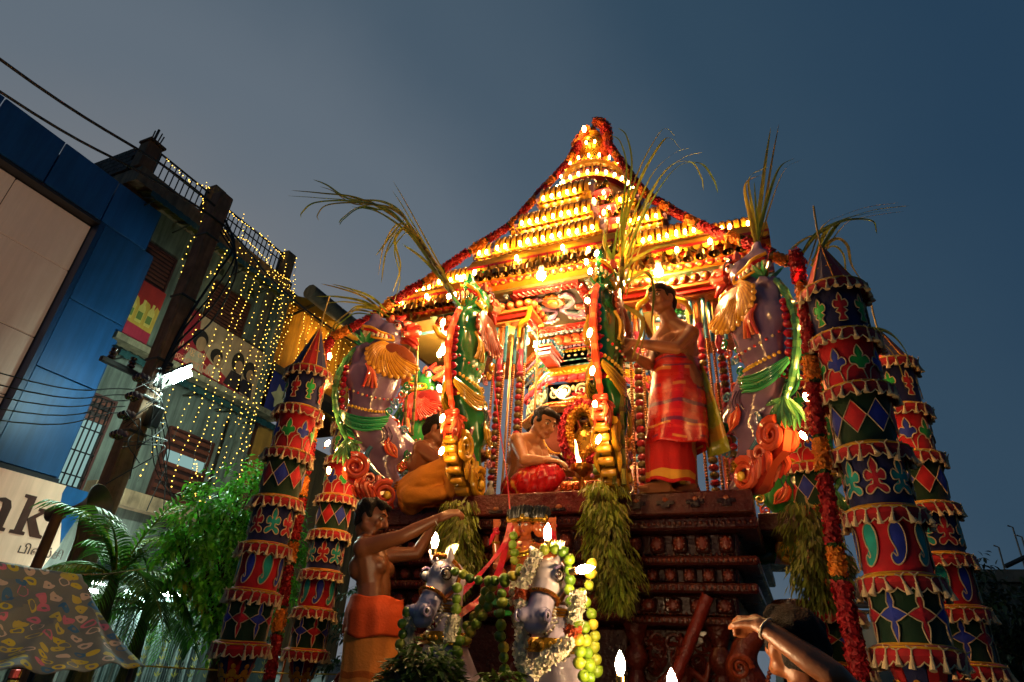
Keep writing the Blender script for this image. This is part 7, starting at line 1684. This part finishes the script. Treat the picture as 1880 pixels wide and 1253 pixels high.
b3 = empty('banner', (0, 0, 0)); tag(b3, 'dark blue banner with pale emblem beside the pilaster', 'banner', 'printed banners on the old building')
fprint(b3, XO+.25, [('sheet', [(10.7, 7.1), (12.0, 7.1), (12.0, 8.3), (10.7, 8.3)], 0, H('1A1E5A')), ('emblem', [(11.1 + .3*math.cos(k*.6283)*(1 if k % 2 else .55), 7.7 + .36*math.sin(k*.6283)*(1 if k % 2 else .55)) for k in range(10)], .006, H('B8A878'))])
# --- fairy light strings
rf = random.Random(11)
def fairy(P, label, n, sag=.0, size=.0105):
    root = empty('fairy_light_string', P[0]); tag(root, label, 'string lights', 'fairy lights on the old building'); P0 = Vector(P[0]); P = [Vector(p) for p in P]
    Q = catmull(P, 6) if len(P) > 2 else [P[0].lerp(P[1], k/12) for k in range(13)]
    Q = [q - P0 + Vector((rf.uniform(-.03, .03), rf.uniform(-.05, .05), 0)) for q in Q]
    m = MB(); m.tube(Q, .004, H('2A2A22'), 4); m.obj('wire', M_BLACK, root)
    m = MB(); R = resample(Q, max(.02, sum((Q[i+1]-Q[i]).length for i in range(len(Q)-1))/n))
    for p in R:
        if rf.random() < .12: continue
        s = size*rf.uniform(.75, 1.25); m.ball(p + Vector((rf.uniform(-.02, .02), rf.uniform(-.03, .03), 0)), s, (1, .7, .2), 6, 4)
    tag(m.obj('lights', E_FAIRY, root), kind='stuff')
us_ = [6.95, 7.25, 7.75, 8.15, 8.5, 8.8, 9.1, 9.35, 9.55, 9.72, 9.86, 9.98, 10.1, 10.2]
for k, u in enumerate(us_):
    x = XO + .78; zb = rf.choice((4.6, 4.9, 5.4, 6.2, 7.2, 4.4)) if u > 7.5 else rf.uniform(7.2, 8.6)
    fairy([(XO+.6, u-.1, 11.5 if k % 3 == 0 else 10.5), (x+.05, u, 10.2), (x, u+rf.uniform(-.1, .1), (10.2+zb)/2), (x, u+rf.uniform(-.12, .12), zb)], 'yellow fairy light strand hanging down the old building', int((10.6-zb)*rf.uniform(7, 11)))
for k in range(9):
    u = 10.75 + .26*k; fairy([(XO+.8, u, 10.2), (XO+.8, u+.03, 9.3), (XO+.8, u+.06, rf.uniform(7.4, 8.6))], 'fairy light strand hanging before the yellow wall', rf.randint(14, 24))
fairy([(XO+.25, 5.9, 11.6), (XO+.3, 6.6, 11.45), (XO+.3, 7.2, 11.7), (XO+.3, 8.0, 11.5), (XO+.3, 9.0, 11.6), (XO+.3, 9.9, 11.5)], 'fairy lights wound along the roof railing', 60)
fairy([(XO+.35, 6.9, 11.3), (XO+.5, 7.6, 10.8), (XO+.6, 8.6, 10.9), (XO+.6, 9.6, 10.7), (XO+.6, 10.2, 10.8)], 'fairy lights along the slab edge below the railing', 60)
fairy([(XO+.8, 8.9, 5.1), (XO+.8, 9.1, 4.5), (XO+.8, 9.3, 4.4), (XO+.8, 9.5, 4.6)], 'knot of fairy lights before the open door', 26)
fairy([(XO+.1, 7.7, 10.1), (XO+.2, 7.9, 9.4), (XO+.2, 8.1, 9.8), (XO+.2, 8.3, 9.0), (XO+.2, 8.3, 8.6)], 'tangled fairy lights on the green wall above the red banner', 30)

# ------------------------------------------------------------------ utility pole, cables, street lamp, loudspeaker
PX, PY = -9.5, 6.02
pole = empty('utility_pole', (PX, PY, 0)); tag(pole, 'square concrete utility pole tangled with black cables', 'utility pole')
m = MB(); m.rbox((0, 0, 4.85), (.30, .30, 9.7), H('8A6A50'), .03); m.obj('shaft', M_CONC, pole, False)
for z in (8.6, 7.2, 5.9, 5.2, 4.6):
    m = MB(); m.rbox((0, 0, z), (.33, .33, .05), H('3A3A38'), .01); m.obj('steel_band', M_METAL, pole, False)
m = MB(); m.rbox((-.05, -.3, 5.55), (.08, 1.2, .09), H('2E2A26'), .01); m.obj('cross_arm', M_METAL, pole, False)
mi = MB(); mi.lathe([(.02, 0), (.06, .02), (.06, .05), (.035, .07), (.06, .09), (.06, .12), (.035, .14), (.05, .16), (.05, .19), (.01, .2)], H('3A2418'), 12); me_i = mi.mesh('insulator', M_PORC)
for k in range(4):
    for j in range(2): put('insulator', me_i, pole, (.22 - .5*j*0, -.35 - .08*j, 4.4 + .32*k), (0, rad(80), 0))
for k in range(3): put('insulator', me_i, pole, (-.05, -.75 + .35*k, 5.6))
m = MB(); m.rbox((.24, .1, 4.9), (.16, .2, .36), H('2E2E2C'), .02); m.obj('junction_box', M_METAL, pole, False)
rw = random.Random(17)
def cable(P, r, label, n=8, col=H('0E0E0E')):
    P = [Vector(p) for p in P]; o = P[0]; m = MB(); m.tube([p-o for p in (catmull(P, n) if len(P) > 2 else P)], r, col, 6)
    return tag(m.obj('cable', M_BLACK, None, True, o), label, 'cable', 'overhead cables')
cable([(PX, -3.5, 8.9), (PX, 2.09, 8.93), (PX, 4.72, 9.32), (PX+.1, 6.1, 9.28)], .024, 'upper thick cable rising to the pole top across the sky'); cable([(PX, -3.5, 8.2), (PX, 2.3, 8.47), (PX, 4.55, 8.9), (PX+.2, 6.2, 8.95), (PX+.2, 7.9, 8.58), (PX+.2, 10.6, 8.65), (PX+.2, 16, 9.6)], .022, 'lower thick cable sagging past the pole toward the yellow shopfront')
for k in range(4):
    a = .3*k; cable([(PX+.18, PY+.1, 9.1-.1*k), (PX+.35+.1*k, PY+.35, 8.6-.2*k), (PX+.3, PY+.25+.08*k, 7.9-.3*k), (PX+.18, PY+.05, 6.6-.2*k), (PX+.19, PY-.05+.04*k, 5.4)], .018 if k else .026, 'cable loop %s hanging down the pole' % ('drooping widest', 'second from the top', 'third from the top', 'hanging lowest')[k])
for k in range(5):
    cable([(PX, -3.0, 4.3-.22*k), (PX, 3.9, 4.72-.16*k), (PX+.05, PY-.3, 5.25-.1*k)], .010, ('topmost', 'second', 'middle', 'fourth', 'lowest')[k] + ' thin service line crossing the blue cladding')
for k in range(5):
    cable([(PX+.1, PY+.2, 5.3-.12*k), (PX-.6, 7.2, 4.7-.12*k), (XO+.4, 8.4+.4*k, 4.0-.05*k)], .010, ('first', 'second', 'third', 'fourth', 'fifth')[k] + ' service line from the pole down to the old building')
for k in range(14):
    p = Vector((PX+.2, PY-.1+rw.uniform(-.2, .2), rw.uniform(4.3, 5.7))); cable([p, p+Vector((rw.uniform(0, .3), rw.uniform(-.4, .4), rw.uniform(-.4, .2))), p+Vector((rw.uniform(0, .2), rw.uniform(-.4, .4), rw.uniform(-.8, -.2)))], .008, 'short loose wire in the tangle on the pole')
lampo = empty('street_lamp', (PX+.15, PY+.1, 5.35)); tag(lampo, 'blazing white street lamp on a bracket of the utility pole', 'street lamp')
m = MB(); m.tube([(0, 0, 0), (.05, .06, .14), (.08, .1, .26)], .03, H('4A4A46'), 8); m.obj('bracket', M_METAL, lampo)
m = MB(); Mh = frame((.12, .16, .40), (.32, .42, .5)); m.rbox((0, 0, .075), (.50, .22, .06), H('5A5E5C'), .02, Mh); m.obj('lamp_head', M_METAL, lampo, False)
m = MB(); m.tube([Mh @ Vector((-.16, 0, -.02)), Mh @ Vector((.16, 0, -.02))], .085, (1, 1, 1), 12); m.obj('led_tube', E_STREET, lampo)
horn = empty('horn_loudspeaker', (-9.3, 5.62, 3.3)); tag(horn, 'dark horn loudspeaker pointing up the street below the bank sign', 'loudspeaker')
Hm = zframe((0, 0, 0), (.72, .28, .22)); m = MB(); m.lathe([(.05, -.28), (.06, -.12), (.10, .02), (.18, .14), (.28, .22), (.30, .23), (.29, .235), (.27, .215), (.17, .13), (.08, .0), (.02, -.05)], H('4A463E'), 24, Hm, capb=False); m.obj('bell', M_METAL, horn)
m = MB(); m.lathe([(.09, -.5), (.10, -.46), (.10, -.30), (.06, -.27)], H('5A5048'), 16, Hm); m.tube([(0, 0, -.05), (-.05, .1, -.4), (-.1, .2, -1.2)], .025, H('6A4A34'), 6); m.obj('driver_unit', M_METAL, horn)
m = MB(); m.tube([(0, 0, 0), (.0, .0, 3.3)], .07, H('7A5238'), 10); tag(m.obj('wooden_post', M_CONC, None, True, (-9.55, 5.46, 0)), 'brown wooden post carrying the horn loudspeaker', 'post')
# ------------------------------------------------------------------ shop at street level under the old building
shop = empty('street_shop', (0, 0, 0)); tag(shop, 'small shop with grey folding shutters and lit awning edge', 'shop')
XS = -10.9
fpart(shop, 'awning_edge', M_PANEL, XS, [(6.9, 10.2, 2.50, 2.60, -.5, .35)], H('B8C0BC')); fpart(shop, 'awning_fascia', M_PANEL, XS, [(6.9, 10.2, 2.605, 2.80, -.4, .30)], H('4A5650'))
fpart(shop, 'back_wall', M_WALL, XS, [(6.9, 8.0, 0, 2.49, -1.3, -1.2)], H('B8BCB0')); fpart(shop, 'side_wall', M_WALL, XS, [(9.75, 11.6, 0, 2.49, -1.2, .1)], H('6A7A70'))
me = MB(); fbox(me, 0, 0, .13, 0, 2.46, 0, .02, H('54625E')); fbox(me, 0, .0, .022, 0, 2.46, .02, .055, H('7A8884')); fbox(me, 0, .075, .09, 0, 2.46, .02, .04, H('6A7A76')); me = me.mesh('shutter_leaf', M_METAL, False)
for k in range(13): put('shutter_leaf', me, shop, (XS - .02 - .05*(k % 2), 7.85 + .145*k, 0))
fpart(shop, 'rack_back', M_PAINT, XS, [(7.1, 7.8, .6, 2.1, -1.1, -1.05)], H('3A3A3A'))
rp = random.Random(5)
for r_ in range(9):
    for c_ in range(6):
        m = MB(); u = 7.1 + .115*c_ + rp.uniform(-.01, .01); v = .7 + .15*r_; fbox(m, XS, u, u+.10, v, v+.13, -1.04, -.96 + rp.uniform(0, .03), rp.choice((H('C85A1E'), H('D8A03A'), H('C8C8C8'), H('4A4A8A'), H('C83A2A'), H('D8D0A0'))), .01); m.obj('goods_packet', M_PRINT, shop, False)
m = MB(); m.tube([(0, -.28, 0), (0, .28, 0)], .035, (1, 1, 1), 10); t = empty('tube_lamp', (XS+.30, 8.45, 2.46)); tag(t, 'bright white lamp under the shop awning edge', 'lamp'); m.obj('tube', E_TUBE, t)
m = MB(); m.rbox((0, 0, .05), (.09, .7, .04), H('C8C8C8'), .008); m.obj('fitting', M_METAL, t, False)
m = MB(); m.tube([(0, -.25, 0), (0, .25, 0)], .03, (1, 1, 1), 10); t = empty('tube_lamp', (XS-.6, 7.5, 2.40)); tag(t, 'white lamp inside the shop above the goods rack', 'lamp'); m.obj('tube', E_TUBE, t)
# dried leaf festoon (toran) strung in front of the shutters
root = empty('leaf_festoon', (-9.6, 8.0, 1.95)); tag(root, 'row of bushy green tufts with dry leaf tails strung before the shop', 'festoon'); rt = random.Random(9)
m = MB(); m.tube(catmull([(0, -.6, .06), (0, .4, .0), (0, 1.6, .02), (0, 2.6, .1)], 5), .006, H('B8B08A'), 5); m.obj('string', M_COTTON, root)
for k in range(9):
    y = -.4 + .33*k; m = MB()
    for i in range(150):
        a, b = rt.uniform(0, 6.28), rt.uniform(-1, 1); p = (.10*math.cos(a)*rt.random(), y + .16*math.sin(a)*rt.random(), -.02 - .26*rt.random()); m.leaf(p, (rt.uniform(-1, 1), rt.uniform(-1, 1), rt.uniform(-1, .3)), (rt.uniform(-1, 1), 0, 1), .06, .013, jit(H('2E4A1E'), .4, rt), .2, .2, 2)
    m.obj('leaf_tuft', M_LEAF, root, False); m = MB(); m.tube([(0, y, -.2), (.02, y+.02, -.8)], .004, H('A8A068'), 4)
    for i in range(5):
        z = -.3 - .12*i
        for s in (-1, 0, 1): m.leaf((.01, y, z), (rt.uniform(-.2, .2), s*.5, .7 - .2*abs(s)), (1, 0, 0), .10, .012, jit(H('A8A04A'), .2, rt), 0, .2, 2)
    m.obj('dry_leaf_tail', M_DRYLEAF, root, False)
# rolling back wall of stalls beyond
for k, (x, y, w, h, c) in enumerate(((-8.6, 10.6, 1.2, 1.5, '8A9290'), (-7.2, 11.6, 1.4, 1.2, '5A6A66'), (-5.9, 12.5, 1.2, 1.3, '7A8480'))):
    m = MB(); m.rbox((x, y, h/2), (w, .8, h), H(c), .03); m.rbox((x, y-.1, h+.05), (w+.2, 1.1, .06), H('A8B0AC'), .02); tag(m.obj('market_stall', M_METAL, None, False), ('pale', 'dark grey', 'mid grey')[k] + ' metal market stall behind the cloth drums', 'stall', 'stalls along the street')
m = MB(); m.box((0, 0, .55), (.03, .4, 1.1), H('D86A1E')); m.box((.002, 0, .55), (.03, .34, 1.02), H('C8C8B8')); tag(m.obj('notice_board', M_PRINT, None, False, (-7.4, 8.6, 1.0), (0, rad(14), rad(-40))), 'orange framed notice board leaning by the stalls', 'board')

# ------------------------------------------------------------------ patterned cloth canopy in the corner
def canopy():
    m = bpy.data.materials.new('ring_print_cloth'); m.use_nodes = True; N = m.node_tree.nodes; L = m.node_tree.links; p = N['Principled BSDF']; p.inputs['Roughness'].default_value = .7
    uv = N.new('ShaderNodeAttribute'); uv.attribute_name = 'print'
    nz = N.new('ShaderNodeTexNoise'); nz.inputs['Scale'].default_value = 9; L.new(uv.outputs['Vector'], nz.inputs['Vector'])
    mixv = N.new('ShaderNodeMix'); mixv.data_type = 'VECTOR'; mixv.inputs['Factor'].default_value = .035
    L.new(uv.outputs['Vector'], mixv.inputs['A']); L.new(nz.outputs['Color'], mixv.inputs['B'])
    vo = N.new('ShaderNodeTexVoronoi'); vo.voronoi_dimensions = '2D'; vo.inputs['Scale'].default_value = 9.5; vo.inputs['Randomness'].default_value = .6; L.new(mixv.outputs['Result'], vo.inputs['Vector'])
    sep = N.new('ShaderNodeSeparateColor'); L.new(vo.outputs['Color'], sep.inputs['Color'])
    r = N.new('ShaderNodeValToRGB'); r.color_ramp.interpolation = 'CONSTANT'; e = r.color_ramp.elements; e[0].color = (.55, .52, .05, 1); e[0].position = 0; e[1].position = .28; e[1].color = (.55, .50, .42, 1)
    for q, c in ((.52, (.55, .18, .28)), (.68, (.03, .16, .35)), (.82, (.5, .48, .1))): x = e.new(q); x.color = (*c, 1)
    L.new(sep.outputs['Red'], r.inputs['Fac'])
    inner = N.new('ShaderNodeMath'); inner.operation = 'MULTIPLY_ADD'; inner.inputs[1].default_value = -.34; inner.inputs[2].default_value = .31; L.new(sep.outputs['Green'], inner.inputs[0])
    gt = N.new('ShaderNodeMath'); gt.operation = 'GREATER_THAN'; L.new(vo.outputs['Distance'], gt.inputs[0]); L.new(inner.outputs[0], gt.inputs[1])
    lt = N.new('ShaderNodeMath'); lt.operation = 'LESS_THAN'; lt.inputs[1].default_value = .36; L.new(vo.outputs['Distance'], lt.inputs[0])
    mu = N.new('ShaderNodeMath'); mu.operation = 'MULTIPLY'; L.new(gt.outputs[0], mu.inputs[0]); L.new(lt.outputs[0], mu.inputs[1])
    mx = N.new('ShaderNodeMix'); mx.data_type = 'RGBA'; mx.inputs['A'].default_value = (.15, .20, .20, 1); L.new(mu.outputs[0], mx.inputs['Factor']); L.new(r.outputs['Color'], mx.inputs['B']); L.new(mx.outputs['Result'], p.inputs['Base Color'])
    root = empty('cloth_canopy', (-5, 2.5, 2)); tag(root, 'grey cloth canopy printed with coloured rings in the lower corner', 'canopy')
    NU, NV = 70, 40; mb = MB(); uvs = []
    A, B, C, D = Vector((-5.9, .6, 2.02)), Vector((-5.35, 3.36, 2.07)), Vector((-4.75, 3.72, 1.46)), Vector((-4.45, .6, 1.30))
    for j in range(NV+1):
        for i in range(NU+1):
            u, v = i/NU, j/NV; P = (A.lerp(B, u)).lerp(D.lerp(C, u), v)
            d = math.hypot((1-u)*1.3, v)     # folds radiate from the tied corner B and gather at C
            an = math.atan2(v, (1-u)*1.6 + .02); sag = -.10*math.sin(math.pi*u)*math.sin(math.pi*min(1, v*1.1)) - .05*math.sin(math.pi*v)
            fold = .040*math.sin(an*19)*min(1, d*1.8)*(1-v*.5) + .022*math.sin(an*41 + 1)*min(1, d*2) + .03*math.sin(u*9+v*5)*v*(1-u)
            mb.v.append(tuple(P + Vector((.3, 0, .8))*fold + Vector((.1, 0, sag))- Vector((-5, 2.5, 2)))); uvs.append((u*2.9, v*1.15, 0))
    W = NU+1
    for j in range(NV):
        for i in range(NU): mb.f.append((j*W+i, (j+1)*W+i, (j+1)*W+i+1, j*W+i+1)); mb.c.append((.3, .3, .3)); mb.m.append(0)
    o = mb.obj('cloth', m, root); at = o.data.attributes.new('print', 'FLOAT_VECTOR', 'POINT'); at.data.foreach_set('vector', np.array(uvs, np.float32).ravel())
    o.modifiers.new('t', 'SOLIDIFY').thickness = .004
    mb = MB(); mb.tube([Vector((-4.75, 3.72, 1.46)) - Vector((-5, 2.5, 2)), Vector((-4.2, 4.6, 1.46)) - Vector((-5, 2.5, 2)), Vector((-3.5, 5.6, 1.5)) - Vector((-5, 2.5, 2))], .006, H('A89A3A'), 5); mb.tube([(-.35, .86, .07), (-.5, 1.2, .12), (-1.6, 2.4, .35)], .006, H('8A7A3A'), 5); mb.obj('guy_rope', M_COTTON, root)
    mb = MB(); mb.tube([(-.36, .85, .06), (-.36, .85, -2.0)], .02, H('4A4A4A'), 8); mb.tube([(.24, 1.2, -.56), (.24, 1.2, -2.0)], .02, H('4A4A4A'), 8); mb.obj('pole', M_METAL, root)
canopy()

# ------------------------------------------------------------------ palm plant
def palm(base, label):
    root = empty('palm_plant', base); tag(root, label, 'palm'); rng = random.Random(31)
    m = MB()
    for k in range(5): a = k*1.3; m.tube([(0.1*math.cos(a), .1*math.sin(a), -2.1), (.08*math.cos(a), .08*math.sin(a), -1.0), (.02*math.cos(a), .02*math.sin(a), .1)], [.05, .045, .03], jit(H('5A6A3A'), .2, rng), 8)
    m.obj('trunk', M_CONC, root)
    for k in range(19):
        az = k*2.39 + rng.uniform(-.3, .3); L = rng.uniform(.95, 1.5); el = rng.uniform(.5, 1.35) if k > 5 else rng.uniform(.0, .5)
        m = MB(); pts = []; p = Vector((0, 0, 0)); d = Vector((math.cos(az)*math.cos(el), math.sin(az)*math.cos(el), math.sin(el)))
        for i in range(13): pts.append(p.copy()); p = p + d*(L/12); d = (d + Vector((0, 0, -.13))).normalized()
        m.tube(pts, [.014*(1-i/14) + .002 for i in range(13)], H('7A8A2E'), 5)
        c = rng.choice((H('4A8A2A'), H('5E9430'), H('8AA032'), H('3A7024')))
        for i in range(2, 13):
            t = i/12; dd = (pts[min(12, i)] - pts[i-1]).normalized(); sd = dd.cross(Vector((0, 0, 1)))
            sd = sd.normalized() if sd.length > 1e-4 else Vector((1, 0, 0))
            for s in (-1, 1):
                for h in (0, .5):
                    q = pts[i].lerp(pts[i-1], h); m.leaf(q, dd*.75 + sd*s + Vector((0, 0, .12 - .3*t)), Vector((0, 0, 1)) + sd*s*.3, .34*(1 - .55*abs(t-.45)), .017, jit(c, .2, rng), .35, .3, 4)
        m.obj('frond', M_LEAF, root, False)
palm((-7.4, 5.15, 2.25), 'areca palm with lit fronds before the old building')
palm((-7.9, 6.1, 2.0), 'darker palm behind, near the shop awning')

# ------------------------------------------------------------------ leafy trees
def tree(base, h, crown, n, leaf, label, col, seed, bare=.15, limbs=9):
    """crown: list of (centre, radius) lumps relative to base"""
    root = empty('leafy_tree', base); tag(root, label, 'tree', 'street trees'); rng = random.Random(seed)
    m = MB(); m.tube(catmull([(0, 0, 0), (.05, .03, h*.4), (-.03, .05, h*.75)], 5), [.11]*4 + [.09]*4 + [.07]*3, H('4A3A2A'), 10); m.obj('trunk', M_CONC, root)
    for c, r in crown:
        m = MB(); c = Vector(c); st = Vector((0, 0, h*.6)); mid = st.lerp(c, .55) + Vector((rng.uniform(-.1, .1), rng.uniform(-.1, .1), -.1)); m.tube(catmull([st, mid, c], 5), [.05, .045, .04, .036, .032, .028, .024, .02, .016, .012, .008], H('40322A'), 6)
        for k in range(5): m.tube([mid.lerp(c, .5), c + Vector((rng.uniform(-r, r), rng.uniform(-r, r), rng.uniform(-r, r)))*.8], [.014, .004], H('40322A'), 5)
        m.obj('limb', M_CONC, root)
    m = MB(); tot = sum(r**2 for _, r in crown)
    for c, r in crown:
        twigs = max(6, int(n*r*r/tot/9))
        for _ in range(twigs):
            v = Vector((rng.gauss(0, 1), rng.gauss(0, 1), rng.gauss(0, 1))).normalized(); p = Vector(c) + v*r*(rng.uniform(.45, 1.08)); d = (v + Vector((rng.uniform(-.5, .5), rng.uniform(-.5, .5), rng.uniform(-.9, .1)))).normalized(); tone = rng.uniform(.6, 1.25); sd = d.orthogonal().normalized(); up = d.cross(sd)
            for k in range(9):
                t = k/9; an = k*2.4; o = sd*math.cos(an) + up*math.sin(an); cc = tuple(x*tone for x in jit(col, .2, rng))
                m.leaf(p + d*t*leaf*2.6, d*.7 + o + Vector((0, 0, -.35)), o*.3 + Vector((0, 0, 1)), leaf*rng.uniform(.75, 1.2), leaf*rng.uniform(.2, .28), cc, .25, .25, 3)
    tag(m.obj('crown', M_LEAF, root, False), kind='stuff')
tree((-6.7, 6.3, 0), 3.0, [((.2, -.5, 3.35), .42), ((.15, -.85, 2.95), .35), ((.2, -.2, 3.1), .5), ((.25, .15, 2.75), .5), ((.2, -.55, 2.6), .42), ((.3, -.25, 2.25), .40), ((.3, .3, 2.3), .35), ((.1, .35, 3.2), .35), ((.25, -.1, 1.9), .28), ((.1, -1.0, 2.65), .25)], 7000, .10, 'bright green lit leafy tree between palm and cloth drums', H('6AC038'), 41)
tree((-5.2, 7.6, 0), 2.6, [((.2, 0, 2.7), .55), ((.5, -.3, 2.2), .5), ((-.3, .2, 2.3), .5), ((.6, .2, 1.7), .45), ((0, -.3, 1.7), .4)], 3200, .08, 'dark leafy tree behind the two cloth drums', H('1E3A14'), 43)
DG = H('2A3A22')
tree((3.3, 14.2, 0), 3.2, [((-.5, 0, 3.3), .6), ((-.2, 0, 2.7), .7), ((.3, .2, 3.0), .6), ((-.7, -.1, 2.4), .55), ((.2, -.1, 2.1), .7), ((-.45, 0, 3.7), .35), ((.7, 0, 2.5), .6)], 2600, .15, 'dusky tree beyond the cloth drums near the parapet', DG, 45)
tree((4.6, 13.2, 0), 2.9, [((-.3, 0, 2.7), .6), ((.2, 0, 2.3), .7), ((.6, .2, 2.8), .6), ((-.6, -.1, 2.1), .55), ((.3, -.1, 1.8), .7)], 2200, .15, 'dusky tree at the right edge of the picture', DG, 47)

# ------------------------------------------------------------------ far side of the street: house with parapet, bus, rods
far = empty('far_house', (0, 0, 0)); tag(far, 'dark flat-roofed house with rods and antenna behind the trees', 'house')
m = MB(); m.box((6.3, 18, 1.9), (7.4, 4, 3.8), H('4A4A4A')); m.obj('wall', M_WALL, far, False); m = MB(); m.box((6.3, 15.96, 3.92), (7.5, .2, .24), H('5A5652')); m.obj('parapet', M_CONC, far, False)
m = MB(); m.box((5.0, 15.5, 3.55), (1.0, .8, .08), H('A8A8A4')); m.obj('window_hood', M_CONC, far, False)
for k, (x, h) in enumerate(((4.1, .5), (4.45, .9), (4.55, .7), (4.75, .95))):
    m = MB(); m.tube([(x, 16, 4.0), (x+.02, 16, 4.0+h), (x-.06, 16, 4.04+h)], .018, H('6A6A66'), 5); m.obj('rod', M_METAL, far)
m = MB(); m.tube([(4.1, 15.9, 4.1), (6.2, 15.9, 5.1)], .05, H('2A2A2A'), 6); m.tube([(4.9, 15.9, 4.5), (4.7, 15.9, 5.0)], .03, H('2A2A2A'), 5); m.obj('beam', M_METAL, far)
for k in range(4):
    x = 3.6 + 1.3*k; m = MB(); m.box((x, 15.99, 2.4), (.7, .06, 1.0), H('1A1C20')); w = m.obj('window', M_PORC, far, False)
bus = empty('parked_bus', (.9, 9.6, 0)); tag(bus, 'old white and green bus with roof rails behind the corner drums', 'bus')
m = MB(); P = [(-1.25, .5), (1.25, .5), (1.28, 1.5), (1.2, 2.1), (1.02, 2.34), (.6, 2.44), (-.6, 2.44), (-1.02, 2.34), (-1.2, 2.1), (-1.28, 1.5)]
m.prism(P, 0, 5.5, H('A8ACA0')); m.obj('body', M_PANEL, bus, False)
m = MB(); m.rbox((0, -.01, 1.72), (2.0, .03, .42), H('3A4444'), .012); m.obj('windscreen', M_PORC, bus, False)
m = MB(); m.rbox((0, -.012, 1.44), (2.44, .03, .05), H('2A3A34'), .01); m.rbox((0, -.012, 1.2), (2.44, .03, .3), H('3A6A4A'), .01); m.obj('waist_band', M_PANEL, bus, False)
m = MB()
for dx in (-.09, .02, .13): m.prism([(-.55+dx, 1.98), (-.47+dx, 1.98), (-.44+dx, 2.14), (-.5+dx, 2.2), (-.57+dx, 2.12)], -.03, -.015, H('1E5A34'))
m.obj('leaf_emblem', M_PRINT, bus, False)
for z, y in ((2.52, .1), (2.62, .4), (2.70, .8)):
    m = MB(); m.tube(catmull([(-1.0, y, z-.12), (-.7, y, z), (0, y, z+.04), (.7, y, z), (1.0, y, z-.12)], 5), .028, H('5A4A3E'), 6); m.obj('roof_rail', M_METAL, bus)
for sx in (-1, 1):
    m = MB(); m.lathe([(.2, -.12), (.48, -.12), (.5, -.08), (.5, .08), (.48, .12), (.2, .12)], H('141414'), 22, Matrix.Translation((sx*1.1, 1.0, .5)) @ Matrix.Rotation(rad(90), 4, 'Y')); m.obj('wheel', M_BLACK, bus)
    m = MB(); m.lathe([(.10, 0), (.11, .02), (.10, .04)], H('C8C8C0'), 14, Matrix.Translation((sx*.9, -.02, .85)) @ Matrix.Rotation(rad(90), 4, 'X')); m.obj('headlight', M_PORC, bus)
# ------------------------------------------------------------------ labels: tell look-alikes apart by their order
def order_labels():
    bpy.context.view_layer.update()
    inv = SC.camera.matrix_world.inverted(); by = {}
    for o in SC.objects:
        if o.parent is None and 'label' in o: by.setdefault(o['label'], []).append(o)
    W = 'first second third fourth fifth sixth seventh eighth ninth tenth eleventh twelfth thirteenth fourteenth fifteenth sixteenth seventeenth eighteenth nineteenth twentieth'.split()
    tens = {20: 'twenty', 30: 'thirty', 40: 'forty', 50: 'fifty'}
    def word(i):
        if i < 20: return W[i]
        t, r = (i+1)//10*10, (i+1) % 10
        return tens[t] + '-' + W[r-1] if r else tens[t][:-1] + 'ieth'
    for lab, L in by.items():
        if len(L) < 2: continue
        L.sort(key=lambda o: (lambda p: p.x/-p.z)(inv @ o.matrix_world.translation))
        for i, o in enumerate(L): o['label'] = word(i) + ' from the left: ' + lab
order_labels()
